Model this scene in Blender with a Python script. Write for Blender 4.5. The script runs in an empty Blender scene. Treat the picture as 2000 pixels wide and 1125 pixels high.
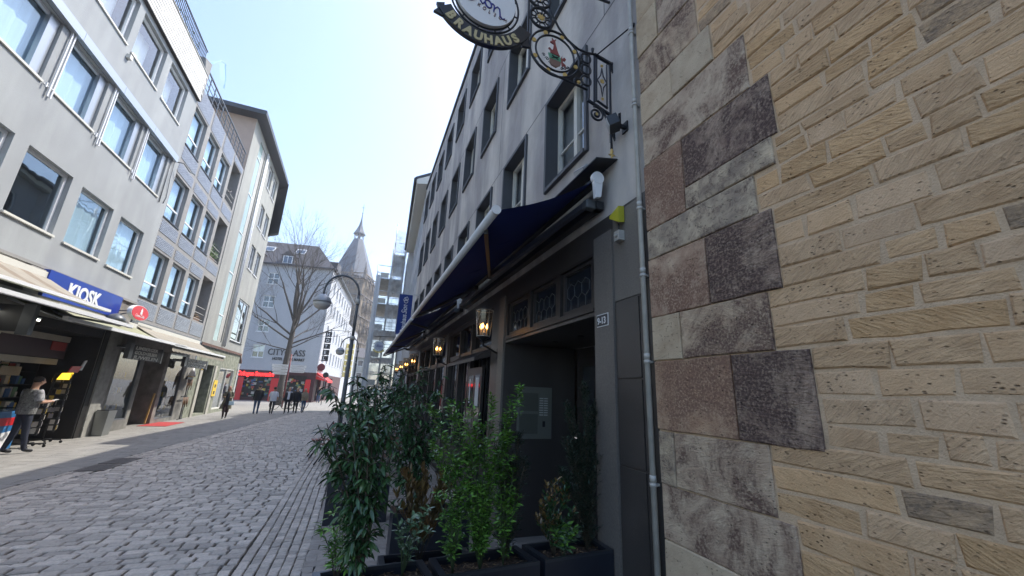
import bpy, bmesh, math, random
from mathutils import Vector, Matrix
import numpy as np
R = math.radians
rnd = random.Random(7)
sc = bpy.context.scene
col = sc.collection

# ---------------------------------------------------------------- camera, sky, sun, exposure
cam_d = bpy.data.cameras.new('camera'); cam = bpy.data.objects.new('camera', cam_d); col.objects.link(cam)
sc.camera = cam
cam_d.sensor_width = 36.0; cam_d.lens = 36.0*760.0/2000.0
cam_d.clip_start = 0.05; cam_d.clip_end = 2000
cx_ = Vector((-0.35718941, -0.93310722, 0.04155292)); cy_ = Vector((-0.23165863, 0.13160008, 0.9638546)); cz_ = Vector((-0.90484806, 0.33465257, -0.26316849))
mw = Matrix((cx_, cy_, cz_)).transposed().to_4x4(); mw.translation = Vector((0, 0, 1.85)); cam.matrix_world = mw
SUN = Vector((0.45, -1.0, 1.56)).normalized()
w = bpy.data.worlds.new('World'); sc.world = w; w.use_nodes = True
nt = w.node_tree; bg = nt.nodes['Background']; sk = nt.nodes.new('ShaderNodeTexSky'); sk.sky_type = 'NISHITA'
sk.sun_disc = False; sk.sun_elevation = math.asin(SUN.z); sk.sun_rotation = math.atan2(SUN.x, SUN.y)
sk.air_density = 1.0; sk.dust_density = 2.0; sk.ozone_density = 1.7; sk.altitude = 50
nt.links.new(sk.outputs[0], bg.inputs[0]); bg.inputs[1].default_value = 0.15
sd = bpy.data.lights.new('sun', 'SUN'); so = bpy.data.objects.new('sun', sd); col.objects.link(so)
sd.energy = 2.0; sd.angle = R(0.5); sd.color = (1.0, 0.95, 0.86)
so.rotation_euler = SUN.to_track_quat('Z', 'Y').to_euler(); so.location = (0, 0, 40)
vs = sc.view_settings; vs.view_transform = 'Standard'; vs.look = 'None'; vs.gamma = 1; vs.exposure = 1.5; vs.use_curve_mapping = False

# ---------------------------------------------------------------- helpers
def tag(o, label=None, cat=None, group=None, kind=None):
    if label: o['label'] = label
    if cat: o['category'] = cat
    if group: o['group'] = group
    if kind: o['kind'] = kind
    return o
def thing(name, label, cat, loc=(0, 0, 0), group=None):
    o = bpy.data.objects.new(name, None); col.objects.link(o); o.location = loc; o.empty_display_size = 0.2
    return tag(o, label, cat, group)
def origin_of(p):
    v = Vector((0, 0, 0))
    while p is not None:
        v += Vector(p.location); p = p.parent
    return v
class MB:
    """collects shapes in world coordinates, build() links them as one object"""
    def __init__(s): s.v = []; s.f = []; s.m = []; s.cur = 0; s.sm = []
    def face(s, pts, smooth=False):
        n = len(s.v); s.v += [tuple(p) for p in pts]; s.f.append(tuple(range(n, n+len(pts)))); s.m.append(s.cur); s.sm.append(smooth)
    def raw(s, vs_, fs, smooth=False):
        n = len(s.v); s.v += [tuple(p) for p in vs_]
        for f in fs: s.f.append(tuple(i+n for i in f)); s.m.append(s.cur); s.sm.append(smooth)
    def hexa(s, c):
        s.raw(c, [(0, 3, 2, 1), (4, 5, 6, 7), (0, 1, 5, 4), (1, 2, 6, 5), (2, 3, 7, 6), (3, 0, 4, 7)])
    def box(s, a, b):
        x0, y0, z0 = a; x1, y1, z1 = b
        s.hexa([(x0, y0, z0), (x1, y0, z0), (x1, y1, z0), (x0, y1, z0), (x0, y0, z1), (x1, y0, z1), (x1, y1, z1), (x0, y1, z1)])
    def bar(s, p, q, wd, th, up=(0, 0, 1)):
        p = Vector(p); q = Vector(q); d = (q-p).normalized(); up = Vector(up)
        if abs(d.dot(up)) > 0.98: up = Vector((1, 0, 0))
        a = d.cross(up).normalized()*wd/2; b = a.cross(d).normalized()*th/2
        s.hexa([p-a-b, p+a-b, p+a+b, p-a+b, q-a-b, q+a-b, q+a+b, q-a+b])
    def tube(s, pts, r, n=8, caps=True, smooth=True, closed=False):
        pts = [Vector(p) for p in pts]; k = len(pts)
        rs = r if isinstance(r, (list, tuple)) else [r]*k
        base = len(s.v); prev = None
        for i, p in enumerate(pts):
            if closed: d = (pts[(i+1) % k]-pts[i-1])
            else: d = pts[min(i+1, k-1)]-pts[max(i-1, 0)]
            if d.length < 1e-9: d = Vector((0, 0, 1))
            d.normalize()
            if prev is None:
                u = d.orthogonal().normalized()
            else:
                u = prev-d*prev.dot(d); u = u.normalized() if u.length > 1e-6 else d.orthogonal().normalized()
            prev = u; v = d.cross(u)
            for j in range(n):
                t = 2*math.pi*j/n; s.v.append(tuple(p+(u*math.cos(t)+v*math.sin(t))*rs[i]))
        rng = k if closed else k-1
        for i in range(rng):
            i2 = (i+1) % k
            for j in range(n):
                s.f.append((base+i*n+j, base+i*n+(j+1) % n, base+i2*n+(j+1) % n, base+i2*n+j)); s.m.append(s.cur); s.sm.append(smooth)
        if caps and not closed:
            s.f.append(tuple(base+j for j in range(n))[::-1]); s.m.append(s.cur); s.sm.append(False)
            s.f.append(tuple(base+(k-1)*n+j for j in range(n))); s.m.append(s.cur); s.sm.append(False)
    def lathe(s, c, prof, n=16, axis=(0, 0, 1), smooth=True, caps=True):
        c = Vector(c); ax = Vector(axis).normalized(); u = ax.orthogonal().normalized(); v = ax.cross(u); base = len(s.v)
        for r, h in prof:
            for j in range(n):
                t = 2*math.pi*j/n; s.v.append(tuple(c+ax*h+(u*math.cos(t)+v*math.sin(t))*max(r, 1e-4)))
        for i in range(len(prof)-1):
            for j in range(n):
                s.f.append((base+i*n+j, base+i*n+(j+1) % n, base+(i+1)*n+(j+1) % n, base+(i+1)*n+j)); s.m.append(s.cur); s.sm.append(smooth)
        if caps:
            s.f.append(tuple(base+j for j in range(n))[::-1]); s.m.append(s.cur); s.sm.append(False)
            s.f.append(tuple(base+(len(prof)-1)*n+j for j in range(n))); s.m.append(s.cur); s.sm.append(False)
    def prism(s, poly, ext):
        n = len(poly); e = Vector(ext); a = [Vector(p) for p in poly]; b = [p+e for p in a]; base = len(s.v)
        s.v += [tuple(p) for p in a+b]
        s.f.append(tuple(base+i for i in range(n))[::-1]); s.f.append(tuple(base+n+i for i in range(n)))
        for i in range(n): s.f.append((base+i, base+(i+1) % n, base+n+(i+1) % n, base+n+i))
        s.m += [s.cur]*(n+2); s.sm += [False]*(n+2)
    def build(s, name, mat, parent=None, kind=None, label=None, bevel=0):
        o0 = origin_of(parent); me = bpy.data.meshes.new(name)
        va = np.array(s.v, dtype=np.float64).reshape(-1, 3)-np.array(o0)
        me.from_pydata(va.tolist(), [], s.f)
        mats = mat if isinstance(mat, (list, tuple)) else [mat]
        for m_ in mats: me.materials.append(m_)
        me.polygons.foreach_set('material_index', s.m); me.polygons.foreach_set('use_smooth', s.sm)
        me.update()
        o = bpy.data.objects.new(name, me); col.objects.link(o)
        if parent is not None: o.parent = parent
        if kind: o['kind'] = kind
        if label: o['label'] = label
        if bevel:
            b = o.modifiers.new('bevel', 'BEVEL'); b.width = bevel; b.segments = 2; b.limit_method = 'ANGLE'
        return o
class Frame:
    """facade frame: s along the wall, o outwards to the street, z up"""
    def __init__(self, P0, ang, side):
        a = R(ang); self.P = Vector(P0); self.u = Vector((math.cos(a), math.sin(a), 0)); self.n = Vector((-math.sin(a), math.cos(a), 0))*side
    def p(self, s, o, z): return self.P+self.u*s+self.n*o+Vector((0, 0, z))
def fbox(mb, F, s0, s1, o0, o1, z0, z1):
    mb.hexa([F.p(s0, o0, z0), F.p(s1, o0, z0), F.p(s1, o1, z0), F.p(s0, o1, z0), F.p(s0, o0, z1), F.p(s1, o0, z1), F.p(s1, o1, z1), F.p(s0, o1, z1)])
def wall(mb, F, s0, s1, z0, z1, holes, o=0.0, depth=0.25):
    ss = sorted(set([s0, s1]+[h[0] for h in holes]+[h[1] for h in holes])); zs = sorted(set([z0, z1]+[h[2] for h in holes]+[h[3] for h in holes]))
    ss = [x for x in ss if s0 <= x <= s1]; zs = [x for x in zs if z0 <= x <= z1]
    for i in range(len(ss)-1):
        for j in range(len(zs)-1):
            cs = (ss[i]+ss[i+1])/2; cz = (zs[j]+zs[j+1])/2
            if any(h[0] < cs < h[1] and h[2] < cz < h[3] for h in holes): continue
            mb.face([F.p(ss[i], o, zs[j]), F.p(ss[i+1], o, zs[j]), F.p(ss[i+1], o, zs[j+1]), F.p(ss[i], o, zs[j+1])])
    for h in holes:
        a, b, c, d = h[:4]; dp = h[4] if len(h) > 4 else depth
        mb.face([F.p(a, o, c), F.p(a, o-dp, c), F.p(a, o-dp, d), F.p(a, o, d)]); mb.face([F.p(b, o, c), F.p(b, o, d), F.p(b, o-dp, d), F.p(b, o-dp, c)])
        mb.face([F.p(a, o, d), F.p(a, o-dp, d), F.p(b, o-dp, d), F.p(b, o, d)]); mb.face([F.p(a, o, c), F.p(b, o, c), F.p(b, o-dp, c), F.p(a, o-dp, c)])
def ring_frame(mb, F, s0, s1, z0, z1, wd, o0, o1):
    fbox(mb, F, s0, s1, o0, o1, z0, z0+wd); fbox(mb, F, s0, s1, o0, o1, z1-wd, z1)
    fbox(mb, F, s0, s0+wd, o0, o1, z0+wd, z1-wd); fbox(mb, F, s1-wd, s1, o0, o1, z0+wd, z1-wd)

# ---------------------------------------------------------------- materials
MATS = {}
def mat(name, c, rough=0.7, metal=0.0, var=0.0, scale=3.0, bump=0.0, bscale=40.0, c2=None, rand=0.0, island=False, spec=None, emit=None, stretch=None, dirt=0.0):
    m = bpy.data.materials.new(name); m.use_nodes = True; nt = m.node_tree; N = nt.nodes; L = nt.links; b = N['Principled BSDF']
    c = tuple(c)+(1,) if len(c) == 3 else c
    b.inputs['Base Color'].default_value = c; b.inputs['Roughness'].default_value = rough; b.inputs['Metallic'].default_value = metal
    if spec is not None: b.inputs['Specular IOR Level'].default_value = spec
    geo = N.new('ShaderNodeNewGeometry'); vec = geo.outputs['Position']
    if stretch:
        mp = N.new('ShaderNodeMapping'); mp.inputs['Scale'].default_value = stretch; L.new(vec, mp.inputs[0]); vec = mp.outputs[0]
    out = None
    if var > 0 or c2:
        no = N.new('ShaderNodeTexNoise'); no.inputs['Scale'].default_value = scale; no.inputs['Detail'].default_value = 6; L.new(vec, no.inputs['Vector'])
        rp = N.new('ShaderNodeValToRGB'); rp.color_ramp.elements[0].position = 0.3; rp.color_ramp.elements[1].position = 0.7
        a = c2 if c2 else tuple(x*(1-var) for x in c[:3]); rp.color_ramp.elements[0].color = tuple(a)[:3]+(1,)
        rp.color_ramp.elements[1].color = (tuple(min(1, x*(1+var)) for x in c[:3]) if not c2 else c[:3])+(1,)
        L.new(no.outputs[0], rp.inputs[0]); out = rp.outputs[0]
    if rand > 0:
        if island: rv = geo.outputs['Random Per Island']
        else: oi = N.new('ShaderNodeObjectInfo'); rv = oi.outputs['Random']
        mr = N.new('ShaderNodeMapRange'); mr.inputs[3].default_value = 1-rand; mr.inputs[4].default_value = 1+rand; L.new(rv, mr.inputs[0])
        hs = N.new('ShaderNodeHueSaturation'); L.new(mr.outputs[0], hs.inputs['Value'])
        if out: L.new(out, hs.inputs['Color'])
        else: hs.inputs['Color'].default_value = c
        out = hs.outputs[0]
    if dirt > 0:
        n2 = N.new('ShaderNodeTexNoise'); n2.inputs['Scale'].default_value = 1.0; n2.inputs['Detail'].default_value = 8
        mp2 = N.new('ShaderNodeMapping'); mp2.inputs['Scale'].default_value = (1.6, 1.6, 0.25); L.new(geo.outputs['Position'], mp2.inputs[0]); L.new(mp2.outputs[0], n2.inputs['Vector'])
        r2 = N.new('ShaderNodeValToRGB'); r2.color_ramp.elements[0].position = 0.42; r2.color_ramp.elements[1].position = 0.62
        r2.color_ramp.elements[0].color = (1-dirt, 1-dirt, 1-dirt*0.9, 1); r2.color_ramp.elements[1].color = (1, 1, 1, 1); L.new(n2.outputs[0], r2.inputs[0])
        mx = N.new('ShaderNodeMix'); mx.data_type = 'RGBA'; mx.blend_type = 'MULTIPLY'; mx.inputs[0].default_value = 1
        if out: L.new(out, mx.inputs[6])
        else: mx.inputs[6].default_value = c
        L.new(r2.outputs[0], mx.inputs[7]); out = mx.outputs[2]
    if out: L.new(out, b.inputs['Base Color'])
    if bump > 0:
        n3 = N.new('ShaderNodeTexNoise'); n3.inputs['Scale'].default_value = bscale; n3.inputs['Detail'].default_value = 5; L.new(vec, n3.inputs['Vector'])
        bp = N.new('ShaderNodeBump'); bp.inputs['Strength'].default_value = bump; bp.inputs['Distance'].default_value = 0.02; L.new(n3.outputs[0], bp.inputs['Height']); L.new(bp.outputs[0], b.inputs['Normal'])
    if emit: b.inputs['Emission Color'].default_value = tuple(emit[:3])+(1,); b.inputs['Emission Strength'].default_value = emit[3]
    MATS[name] = m; return m
def glass(name, tint=(0.9, 0.95, 0.97), ior=1.5, rough=0.01, boost=0.0, reflcol=(1, 1, 1)):
    m = bpy.data.materials.new(name); m.use_nodes = True; nt = m.node_tree; N = nt.nodes; L = nt.links; N.remove(N['Principled BSDF'])
    t = N.new('ShaderNodeBsdfTransparent'); t.inputs[0].default_value = tuple(tint)+(1,)
    g = N.new('ShaderNodeBsdfGlossy'); g.inputs['Roughness'].default_value = rough; g.inputs['Color'].default_value = tuple(reflcol)+(1,)
    lw = N.new('ShaderNodeLayerWeight'); lw.inputs[0].default_value = 0.5; pw = N.new('ShaderNodeMath'); pw.operation = 'POWER'; pw.inputs[1].default_value = 4.0; L.new(lw.outputs['Facing'], pw.inputs[0]); fr = N.new('ShaderNodeMath'); fr.operation = 'MULTIPLY_ADD'; fr.inputs[1].default_value = 0.9; fr.inputs[2].default_value = ((ior-1)/(ior+1))**2; L.new(pw.outputs[0], fr.inputs[0])
    no = N.new('ShaderNodeTexNoise'); no.inputs['Scale'].default_value = 1.3; bp = N.new('ShaderNodeBump'); bp.inputs['Strength'].default_value = 0.05; bp.inputs['Distance'].default_value = 0.05
    L.new(no.outputs[0], bp.inputs['Height']); L.new(bp.outputs[0], g.inputs['Normal'])
    mx = N.new('ShaderNodeMixShader'); ad = N.new('ShaderNodeMath'); ad.inputs[1].default_value = boost; ad.use_clamp = True
    L.new(fr.outputs[0], ad.inputs[0]); L.new(ad.outputs[0], mx.inputs[0]); L.new(t.outputs[0], mx.inputs[1]); L.new(g.outputs[0], mx.inputs[2]); L.new(mx.outputs[0], N['Material Output'].inputs[0])
    MATS[name] = m; return m
M = MATS
mat('stucco_grey', (0.345, 0.365, 0.37), 0.9, var=0.06, scale=1.2, bump=0.25, bscale=60, dirt=0.12)
mat('stucco_beige', (0.33, 0.335, 0.31), 0.9, var=0.05, scale=1.0, bump=0.15, bscale=60, dirt=0.14)
mat('stucco_peach', (0.42, 0.32, 0.26), 0.9, var=0.05)
mat('stucco_white', (0.44, 0.455, 0.48), 0.9, var=0.03, scale=0.6, dirt=0.05)
mat('stucco_right', (0.50, 0.475, 0.44), 0.9, var=0.14, scale=2.6, bump=1.0, bscale=7, dirt=0.38, stretch=(1, 1, 0.6))
mat('stone_band', (0.27, 0.265, 0.255), 0.8, var=0.08, scale=6)
mat('white_paint', (0.74, 0.75, 0.76), 0.45)
mat('cream_paint', (0.60, 0.59, 0.53), 0.5)
mat('white_metal', (0.70, 0.71, 0.72), 0.35, var=0.04)
mat('alu', (0.42, 0.45, 0.48), 0.35, metal=0.6)
mat('zinc', (0.46, 0.45, 0.41), 0.6, metal=0.1, var=0.15, scale=8, dirt=0.15)
mat('dark_metal', (0.03, 0.032, 0.036), 0.45, metal=0.3)
mat('wrought_iron', (0.013, 0.015, 0.02), 0.5, metal=0.2, bump=0.15, bscale=80)
mat('gold', (0.55, 0.38, 0.12), 0.45, metal=0.3)
mat('slate_surround', (0.062, 0.066, 0.072), 0.6, var=0.1)
mat('granite', (0.062, 0.056, 0.052), 0.33, var=0.35, scale=160, dirt=0.2)
mat('granite_light', (0.175, 0.16, 0.14), 0.5, var=0.18, scale=90, dirt=0.25)
mat('dark_timber', (0.030, 0.026, 0.025), 0.4, var=0.2, scale=10)
mat('mid_timber', (0.034, 0.030, 0.030), 0.45, var=0.2, scale=10)
mat('navy_fabric', (0.003, 0.021, 0.18), 0.85, var=0.08, scale=2, bump=0.05, bscale=300)
mat('planter_metal', (0.014, 0.017, 0.026), 0.35, var=0.15, scale=6)
mat('planter_rim', (0.055, 0.062, 0.075), 0.28, metal=0.6)
mat('soil', (0.10, 0.068, 0.045), 0.95, c2=(0.02, 0.014, 0.01), scale=60, bump=1.0, bscale=50)
mat('curtain_blue', (0.50, 0.62, 0.70), 0.9, var=0.05, stretch=(6, 6, 0.2), scale=2)
mat('curtain_white', (0.86, 0.87, 0.84), 0.9, var=0.03, stretch=(6, 6, 0.2), scale=2)
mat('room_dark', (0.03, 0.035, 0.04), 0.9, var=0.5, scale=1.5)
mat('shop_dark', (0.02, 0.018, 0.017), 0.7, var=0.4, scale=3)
mat('tile_blue', (0.22, 0.24, 0.28), 0.35, rand=0.12, island=True, var=0.1, scale=30)
mat('shingle_white', (0.60, 0.59, 0.56), 0.6, rand=0.10, island=True)
mat('slate_roof', (0.085, 0.10, 0.13), 0.55, var=0.25, scale=5, bump=0.4, bscale=14)
mat('brown_roof', (0.085, 0.080, 0.085), 0.6, var=0.2, scale=5)
mat('roof_metal', (0.045, 0.05, 0.06), 0.5)
mat('red_sign', (0.60, 0.01, 0.015), 0.35)
mat('red_lit', (0.7, 0.01, 0.01), 0.5, emit=(1.0, 0.02, 0.02, 1.6))
mat('red_fabric', (0.65, 0.04, 0.04), 0.8)
mat('blue_sign', (0.012, 0.045, 0.30), 0.35, var=0.1)
mat('banner_blue', (0.008, 0.035, 0.20), 0.7)
mat('cream_fabric', (0.27, 0.245, 0.20), 0.85, var=0.1, scale=4)
mat('stripe_brown', (0.20, 0.16, 0.12), 0.85)
mat('green_yellow', (0.27, 0.27, 0.17), 0.7)
mat('lime_stain', (0.30, 0.31, 0.24), 0.9, c2=(0.14, 0.15, 0.11), scale=5)
mat('yellow', (0.75, 0.50, 0.02), 0.5)
mat('lime_yellow', (0.42, 0.40, 0.03), 0.45)
mat('black', (0.012, 0.012, 0.014), 0.5)
mat('jacket_black', (0.02, 0.02, 0.025), 0.85, var=0.2)
mat('jeans', (0.05, 0.09, 0.17), 0.85, var=0.2)
mat('jeans_dark', (0.02, 0.024, 0.04), 0.85, var=0.2)
mat('tee_white', (0.62, 0.64, 0.70), 0.85)
mat('tee_grey', (0.28, 0.28, 0.27), 0.9, c2=(0.08, 0.08, 0.08), scale=30)
mat('coat_olive', (0.16, 0.15, 0.10), 0.9)
mat('coat_tan', (0.30, 0.25, 0.18), 0.9)
mat('skirt_brown', (0.035, 0.018, 0.018), 0.9)
mat('skin', (0.46, 0.27, 0.19), 0.55)
mat('hair', (0.03, 0.02, 0.014), 0.6)
mat('hair_brown', (0.07, 0.04, 0.022), 0.6)
mat('bag_blue', (0.30, 0.40, 0.46), 0.6)
mat('bark', (0.085, 0.076, 0.068), 0.95, var=0.3, scale=20, bump=0.5, bscale=30)
mat('stem_brown', (0.07, 0.055, 0.035), 0.8)
mat('stem_green', (0.05, 0.075, 0.03), 0.7)
def leafmat(n, c, c2, rough=0.35): return mat(n, c, rough, c2=c2, scale=9, rand=0.48, island=True)
leafmat('leaf_laurel', (0.05, 0.115, 0.038), (0.026, 0.062, 0.028), 0.22)
leafmat('leaf_privet', (0.15, 0.31, 0.05), (0.07, 0.17, 0.035), 0.24)
leafmat('leaf_yew', (0.018, 0.042, 0.024), (0.01, 0.026, 0.017), 0.5)
leafmat('leaf_bronze', (0.19, 0.11, 0.045), (0.11, 0.085, 0.03), 0.35)
leafmat('leaf_pale', (0.16, 0.24, 0.15), (0.07, 0.14, 0.06), 0.3)
for n_, c_, c2_ in (('leaf_laurel_single', (0.055, 0.125, 0.04), (0.028, 0.068, 0.03)), ('leaf_privet_single', (0.20, 0.37, 0.07), (0.08, 0.20, 0.04)), ('leaf_bronze_single', (0.20, 0.12, 0.05), (0.12, 0.09, 0.03)), ('leaf_pale_single', (0.17, 0.26, 0.16), (0.08, 0.16, 0.07))):
    mat(n_, c_, 0.24, c2=c2_, scale=9, rand=0.48)
mat('terracotta_wood', (0.22, 0.05, 0.025), 0.55)
mat('wood_chair', (0.16, 0.085, 0.045), 0.55, var=0.2, scale=20)
mat('lamp_grey', (0.10, 0.11, 0.12), 0.4, metal=0.2)
mat('lamp_hood', (0.34, 0.36, 0.38), 0.35, metal=0.3)
mat('lamp_glass', (0.55, 0.55, 0.52), 0.25)
mat('bulb', (1, 0.7, 0.3), 0.4, emit=(1.0, 0.50, 0.13, 4.5))
mat('bulb_soft', (1, 0.7, 0.3), 0.4, emit=(1.0, 0.55, 0.2, 8))
mat('lead', (0.12, 0.13, 0.14), 0.4, metal=0.5)
mat('leaded_glass', (0.018, 0.022, 0.028), 0.08, spec=0.6)
mat('dark_glass', (0.012, 0.014, 0.017), 0.06, spec=0.6)
mat('paper', (0.55, 0.58, 0.62), 0.8)
mat('cool_white_strip', (0.8, 0.85, 0.8), 0.5, emit=(0.8, 0.95, 0.85, 0.25))
mat('steel', (0.30, 0.31, 0.30), 0.38, metal=0.7)
mat('keypad', (0.5, 0.52, 0.5), 0.4)
mat('tarp', (0.66, 0.68, 0.70), 0.6, var=0.16, scale=0.9, stretch=(1, 3, 0.6), bump=0.5, bscale=3)
mat('tower_stone', (0.34, 0.27, 0.19), 0.9, c2=(0.13, 0.105, 0.085), scale=0.35, bump=0.6, bscale=2)
mat('tower_stone_dark', (0.14, 0.12, 0.11), 0.9, var=0.3, scale=1)
mat('yellow_facade', (0.62, 0.58, 0.40), 0.85)
mat('rubber', (0.015, 0.015, 0.015), 0.8)
mat('orange', (0.7, 0.2, 0.02), 0.4)
mat('magenta', (0.3, 0.03, 0.15), 0.5)
mat('hedge', (0.05, 0.08, 0.03), 0.8, rand=0.3, island=True)
glass('pane_glass', boost=0.10)
glass('pane_sky', tint=(0.86, 0.93, 0.96), boost=0.14, reflcol=(0.70, 0.82, 0.90))
glass('lantern_glass', tint=(0.80, 0.74, 0.66), boost=0.03)
glass('shop_glass', tint=(0.75, 0.8, 0.8), boost=0.05)
def netting_mat():
    m = bpy.data.materials.new('netting'); m.use_nodes = True; nt = m.node_tree; N = nt.nodes; L = nt.links; N.remove(N['Principled BSDF'])
    t = N.new('ShaderNodeBsdfTransparent'); d = N.new('ShaderNodeBsdfDiffuse'); d.inputs[0].default_value = (.72, .74, .76, 1); tl = N.new('ShaderNodeBsdfTranslucent'); tl.inputs[0].default_value = (.7, .73, .76, 1); a = N.new('ShaderNodeMixShader'); a.inputs[0].default_value = .5; L.new(d.outputs[0], a.inputs[1]); L.new(tl.outputs[0], a.inputs[2])
    no = N.new('ShaderNodeTexNoise'); no.inputs['Scale'].default_value = 1.4; g_ = N.new('ShaderNodeNewGeometry'); L.new(g_.outputs['Position'], no.inputs['Vector']); mr = N.new('ShaderNodeMapRange'); mr.inputs[1].default_value = .35; mr.inputs[2].default_value = .65; mr.inputs[3].default_value = .35; mr.inputs[4].default_value = .8; L.new(no.outputs[0], mr.inputs[0])
    mx = N.new('ShaderNodeMixShader'); L.new(mr.outputs[0], mx.inputs[0]); L.new(t.outputs[0], mx.inputs[1]); L.new(a.outputs[0], mx.inputs[2]); L.new(mx.outputs[0], N['Material Output'].inputs[0]); MATS['netting'] = m
netting_mat()

def window(root, F, s0, s1, z0, z1, rec=0.2, fw=0.06, fm='white_paint', gm='pane_sky', cm='curtain_blue', splits=(), zsplit=(), sill=None, sill_m=None, cur_d=0.12, name='window', inset=0.0, cur_part=None):
    mb = MB(); s0 += inset; s1 -= inset; z1 -= inset
    ring_frame(mb, F, s0+0.002, s1-0.002, z0+0.002, z1-0.002, fw, -rec, -rec+0.06)
    for x in splits: fbox(mb, F, x-fw*0.5, x+fw*0.5, -rec+0.003, -rec+0.055, z0+fw, z1-fw)
    for x in zsplit: fbox(mb, F, s0+fw, s1-fw, -rec+0.005, -rec+0.05, x-fw*0.5, x+fw*0.5)
    wnd = mb.build(name, M[fm], root)
    mb = MB(); mb.face([F.p(s0+fw, -rec+0.02, z0+fw), F.p(s1-fw, -rec+0.02, z0+fw), F.p(s1-fw, -rec+0.02, z1-fw), F.p(s0+fw, -rec+0.02, z1-fw)]); mb.build('pane', M[gm], wnd)
    mb = MB()
    if cm:
        zz0 = z0 if cur_part is None else z0+(z1-z0)*cur_part
        n = 14; pts = [(s0+(s1-s0)*i/n, -rec-cur_d+0.02*math.sin(i*2.1)) for i in range(n+1)]
        for i in range(n):
            mb.face([F.p(pts[i][0], pts[i][1], zz0), F.p(pts[i+1][0], pts[i+1][1], zz0), F.p(pts[i+1][0], pts[i+1][1], z1), F.p(pts[i][0], pts[i][1], z1)])
        mb.build('curtain', M[cm], wnd)
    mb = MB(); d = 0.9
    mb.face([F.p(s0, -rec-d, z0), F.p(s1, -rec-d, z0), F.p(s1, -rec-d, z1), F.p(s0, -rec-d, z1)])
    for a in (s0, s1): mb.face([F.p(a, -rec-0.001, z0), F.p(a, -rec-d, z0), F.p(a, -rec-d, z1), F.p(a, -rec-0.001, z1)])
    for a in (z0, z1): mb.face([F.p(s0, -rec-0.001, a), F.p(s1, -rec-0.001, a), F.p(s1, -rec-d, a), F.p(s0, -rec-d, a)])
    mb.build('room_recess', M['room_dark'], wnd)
    if sill:
        mb = MB(); fbox(mb, F, s0-0.03, s1+0.03, -rec+0.06, sill, z0-0.05, z0+0.004); mb.build('sill', M[sill_m or 'cream_paint'], wnd)
    return wnd
def text(name, body, size, m, parent, org, xd, up, ext=0.01, shear=0.0, align='LEFT', sx=1.0, bold=0.0, spacing=1.0):
    cu = bpy.data.curves.new(name, 'FONT'); cu.body = body; cu.size = size; cu.extrude = ext; cu.shear = shear; cu.align_x = align; cu.offset = bold; cu.space_character = spacing; cu.resolution_u = 3
    o = bpy.data.objects.new(name, cu); col.objects.link(o); dg = bpy.context.evaluated_depsgraph_get(); dg.update()
    me = bpy.data.meshes.new_from_object(o.evaluated_get(dg)); bpy.data.objects.remove(o)
    xd = Vector(xd).normalized(); up = Vector(up).normalized(); nn = xd.cross(up); T = Matrix((xd*sx, up, nn)).transposed().to_4x4(); T.translation = Vector(org)-origin_of(parent)
    me.transform(T); me.materials.clear(); me.materials.append(M[m]); ob = bpy.data.objects.new(name, me); col.objects.link(ob); ob.parent = parent
    return ob
LF = Frame((17.7, 7.89, 0), 1.0, -1)
RF = Frame((0, -2.0, 0), 0.0, 1)
Z = Vector((0, 0, 1))
# ---------------------------------------------------------------- ground, street, pavements
def proj(P):
    v = Vector(P)-Vector((0, 0, 1.85)); zc = -v.dot(cz_)
    if zc <= 0.01: return None
    return (1000+760*v.dot(cx_)/zc, 562.5-760*v.dot(cy_)/zc)
def inview(P, m=60):
    q = proj(P); return q is not None and -m < q[0] < 2000+m and -m < q[1] < 1125+m
mat('ground_mat', (0.26, 0.25, 0.235), 0.9, var=0.12, scale=0.5, bump=0.2, bscale=30)
mat('joint_dirt', (0.055, 0.047, 0.038), 0.95, var=0.3, scale=8)
mat('sett_obj', (0.45, 0.40, 0.35), 0.6, var=0.15, scale=30, rand=0.24, bump=0.3, bscale=70)
mat('sett_isl', (0.45, 0.40, 0.35), 0.6, var=0.15, scale=30, rand=0.24, island=True, bump=0.3, bscale=70)
mat('slab_obj', (0.31, 0.28, 0.25), 0.75, var=0.14, scale=12, rand=0.12, bump=0.2, bscale=90)
mat('slab_isl', (0.31, 0.28, 0.25), 0.75, var=0.14, scale=12, rand=0.12, island=True, bump=0.2, bscale=90)
mat('pave_left', (0.27, 0.26, 0.24), 0.85, var=0.10, scale=4, rand=0.06, island=True, bump=0.2, bscale=60, dirt=0.1)
mat('pave_left_obj', (0.27, 0.26, 0.24), 0.85, var=0.10, scale=4, rand=0.06, bump=0.2, bscale=60, dirt=0.1)
g = MB(); g.face([(-150, -250, -0.045), (500, -250, -0.045), (500, 250, -0.045), (-150, 250, -0.045)]); g.build('ground', M['ground_mat'], kind='structure')
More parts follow.
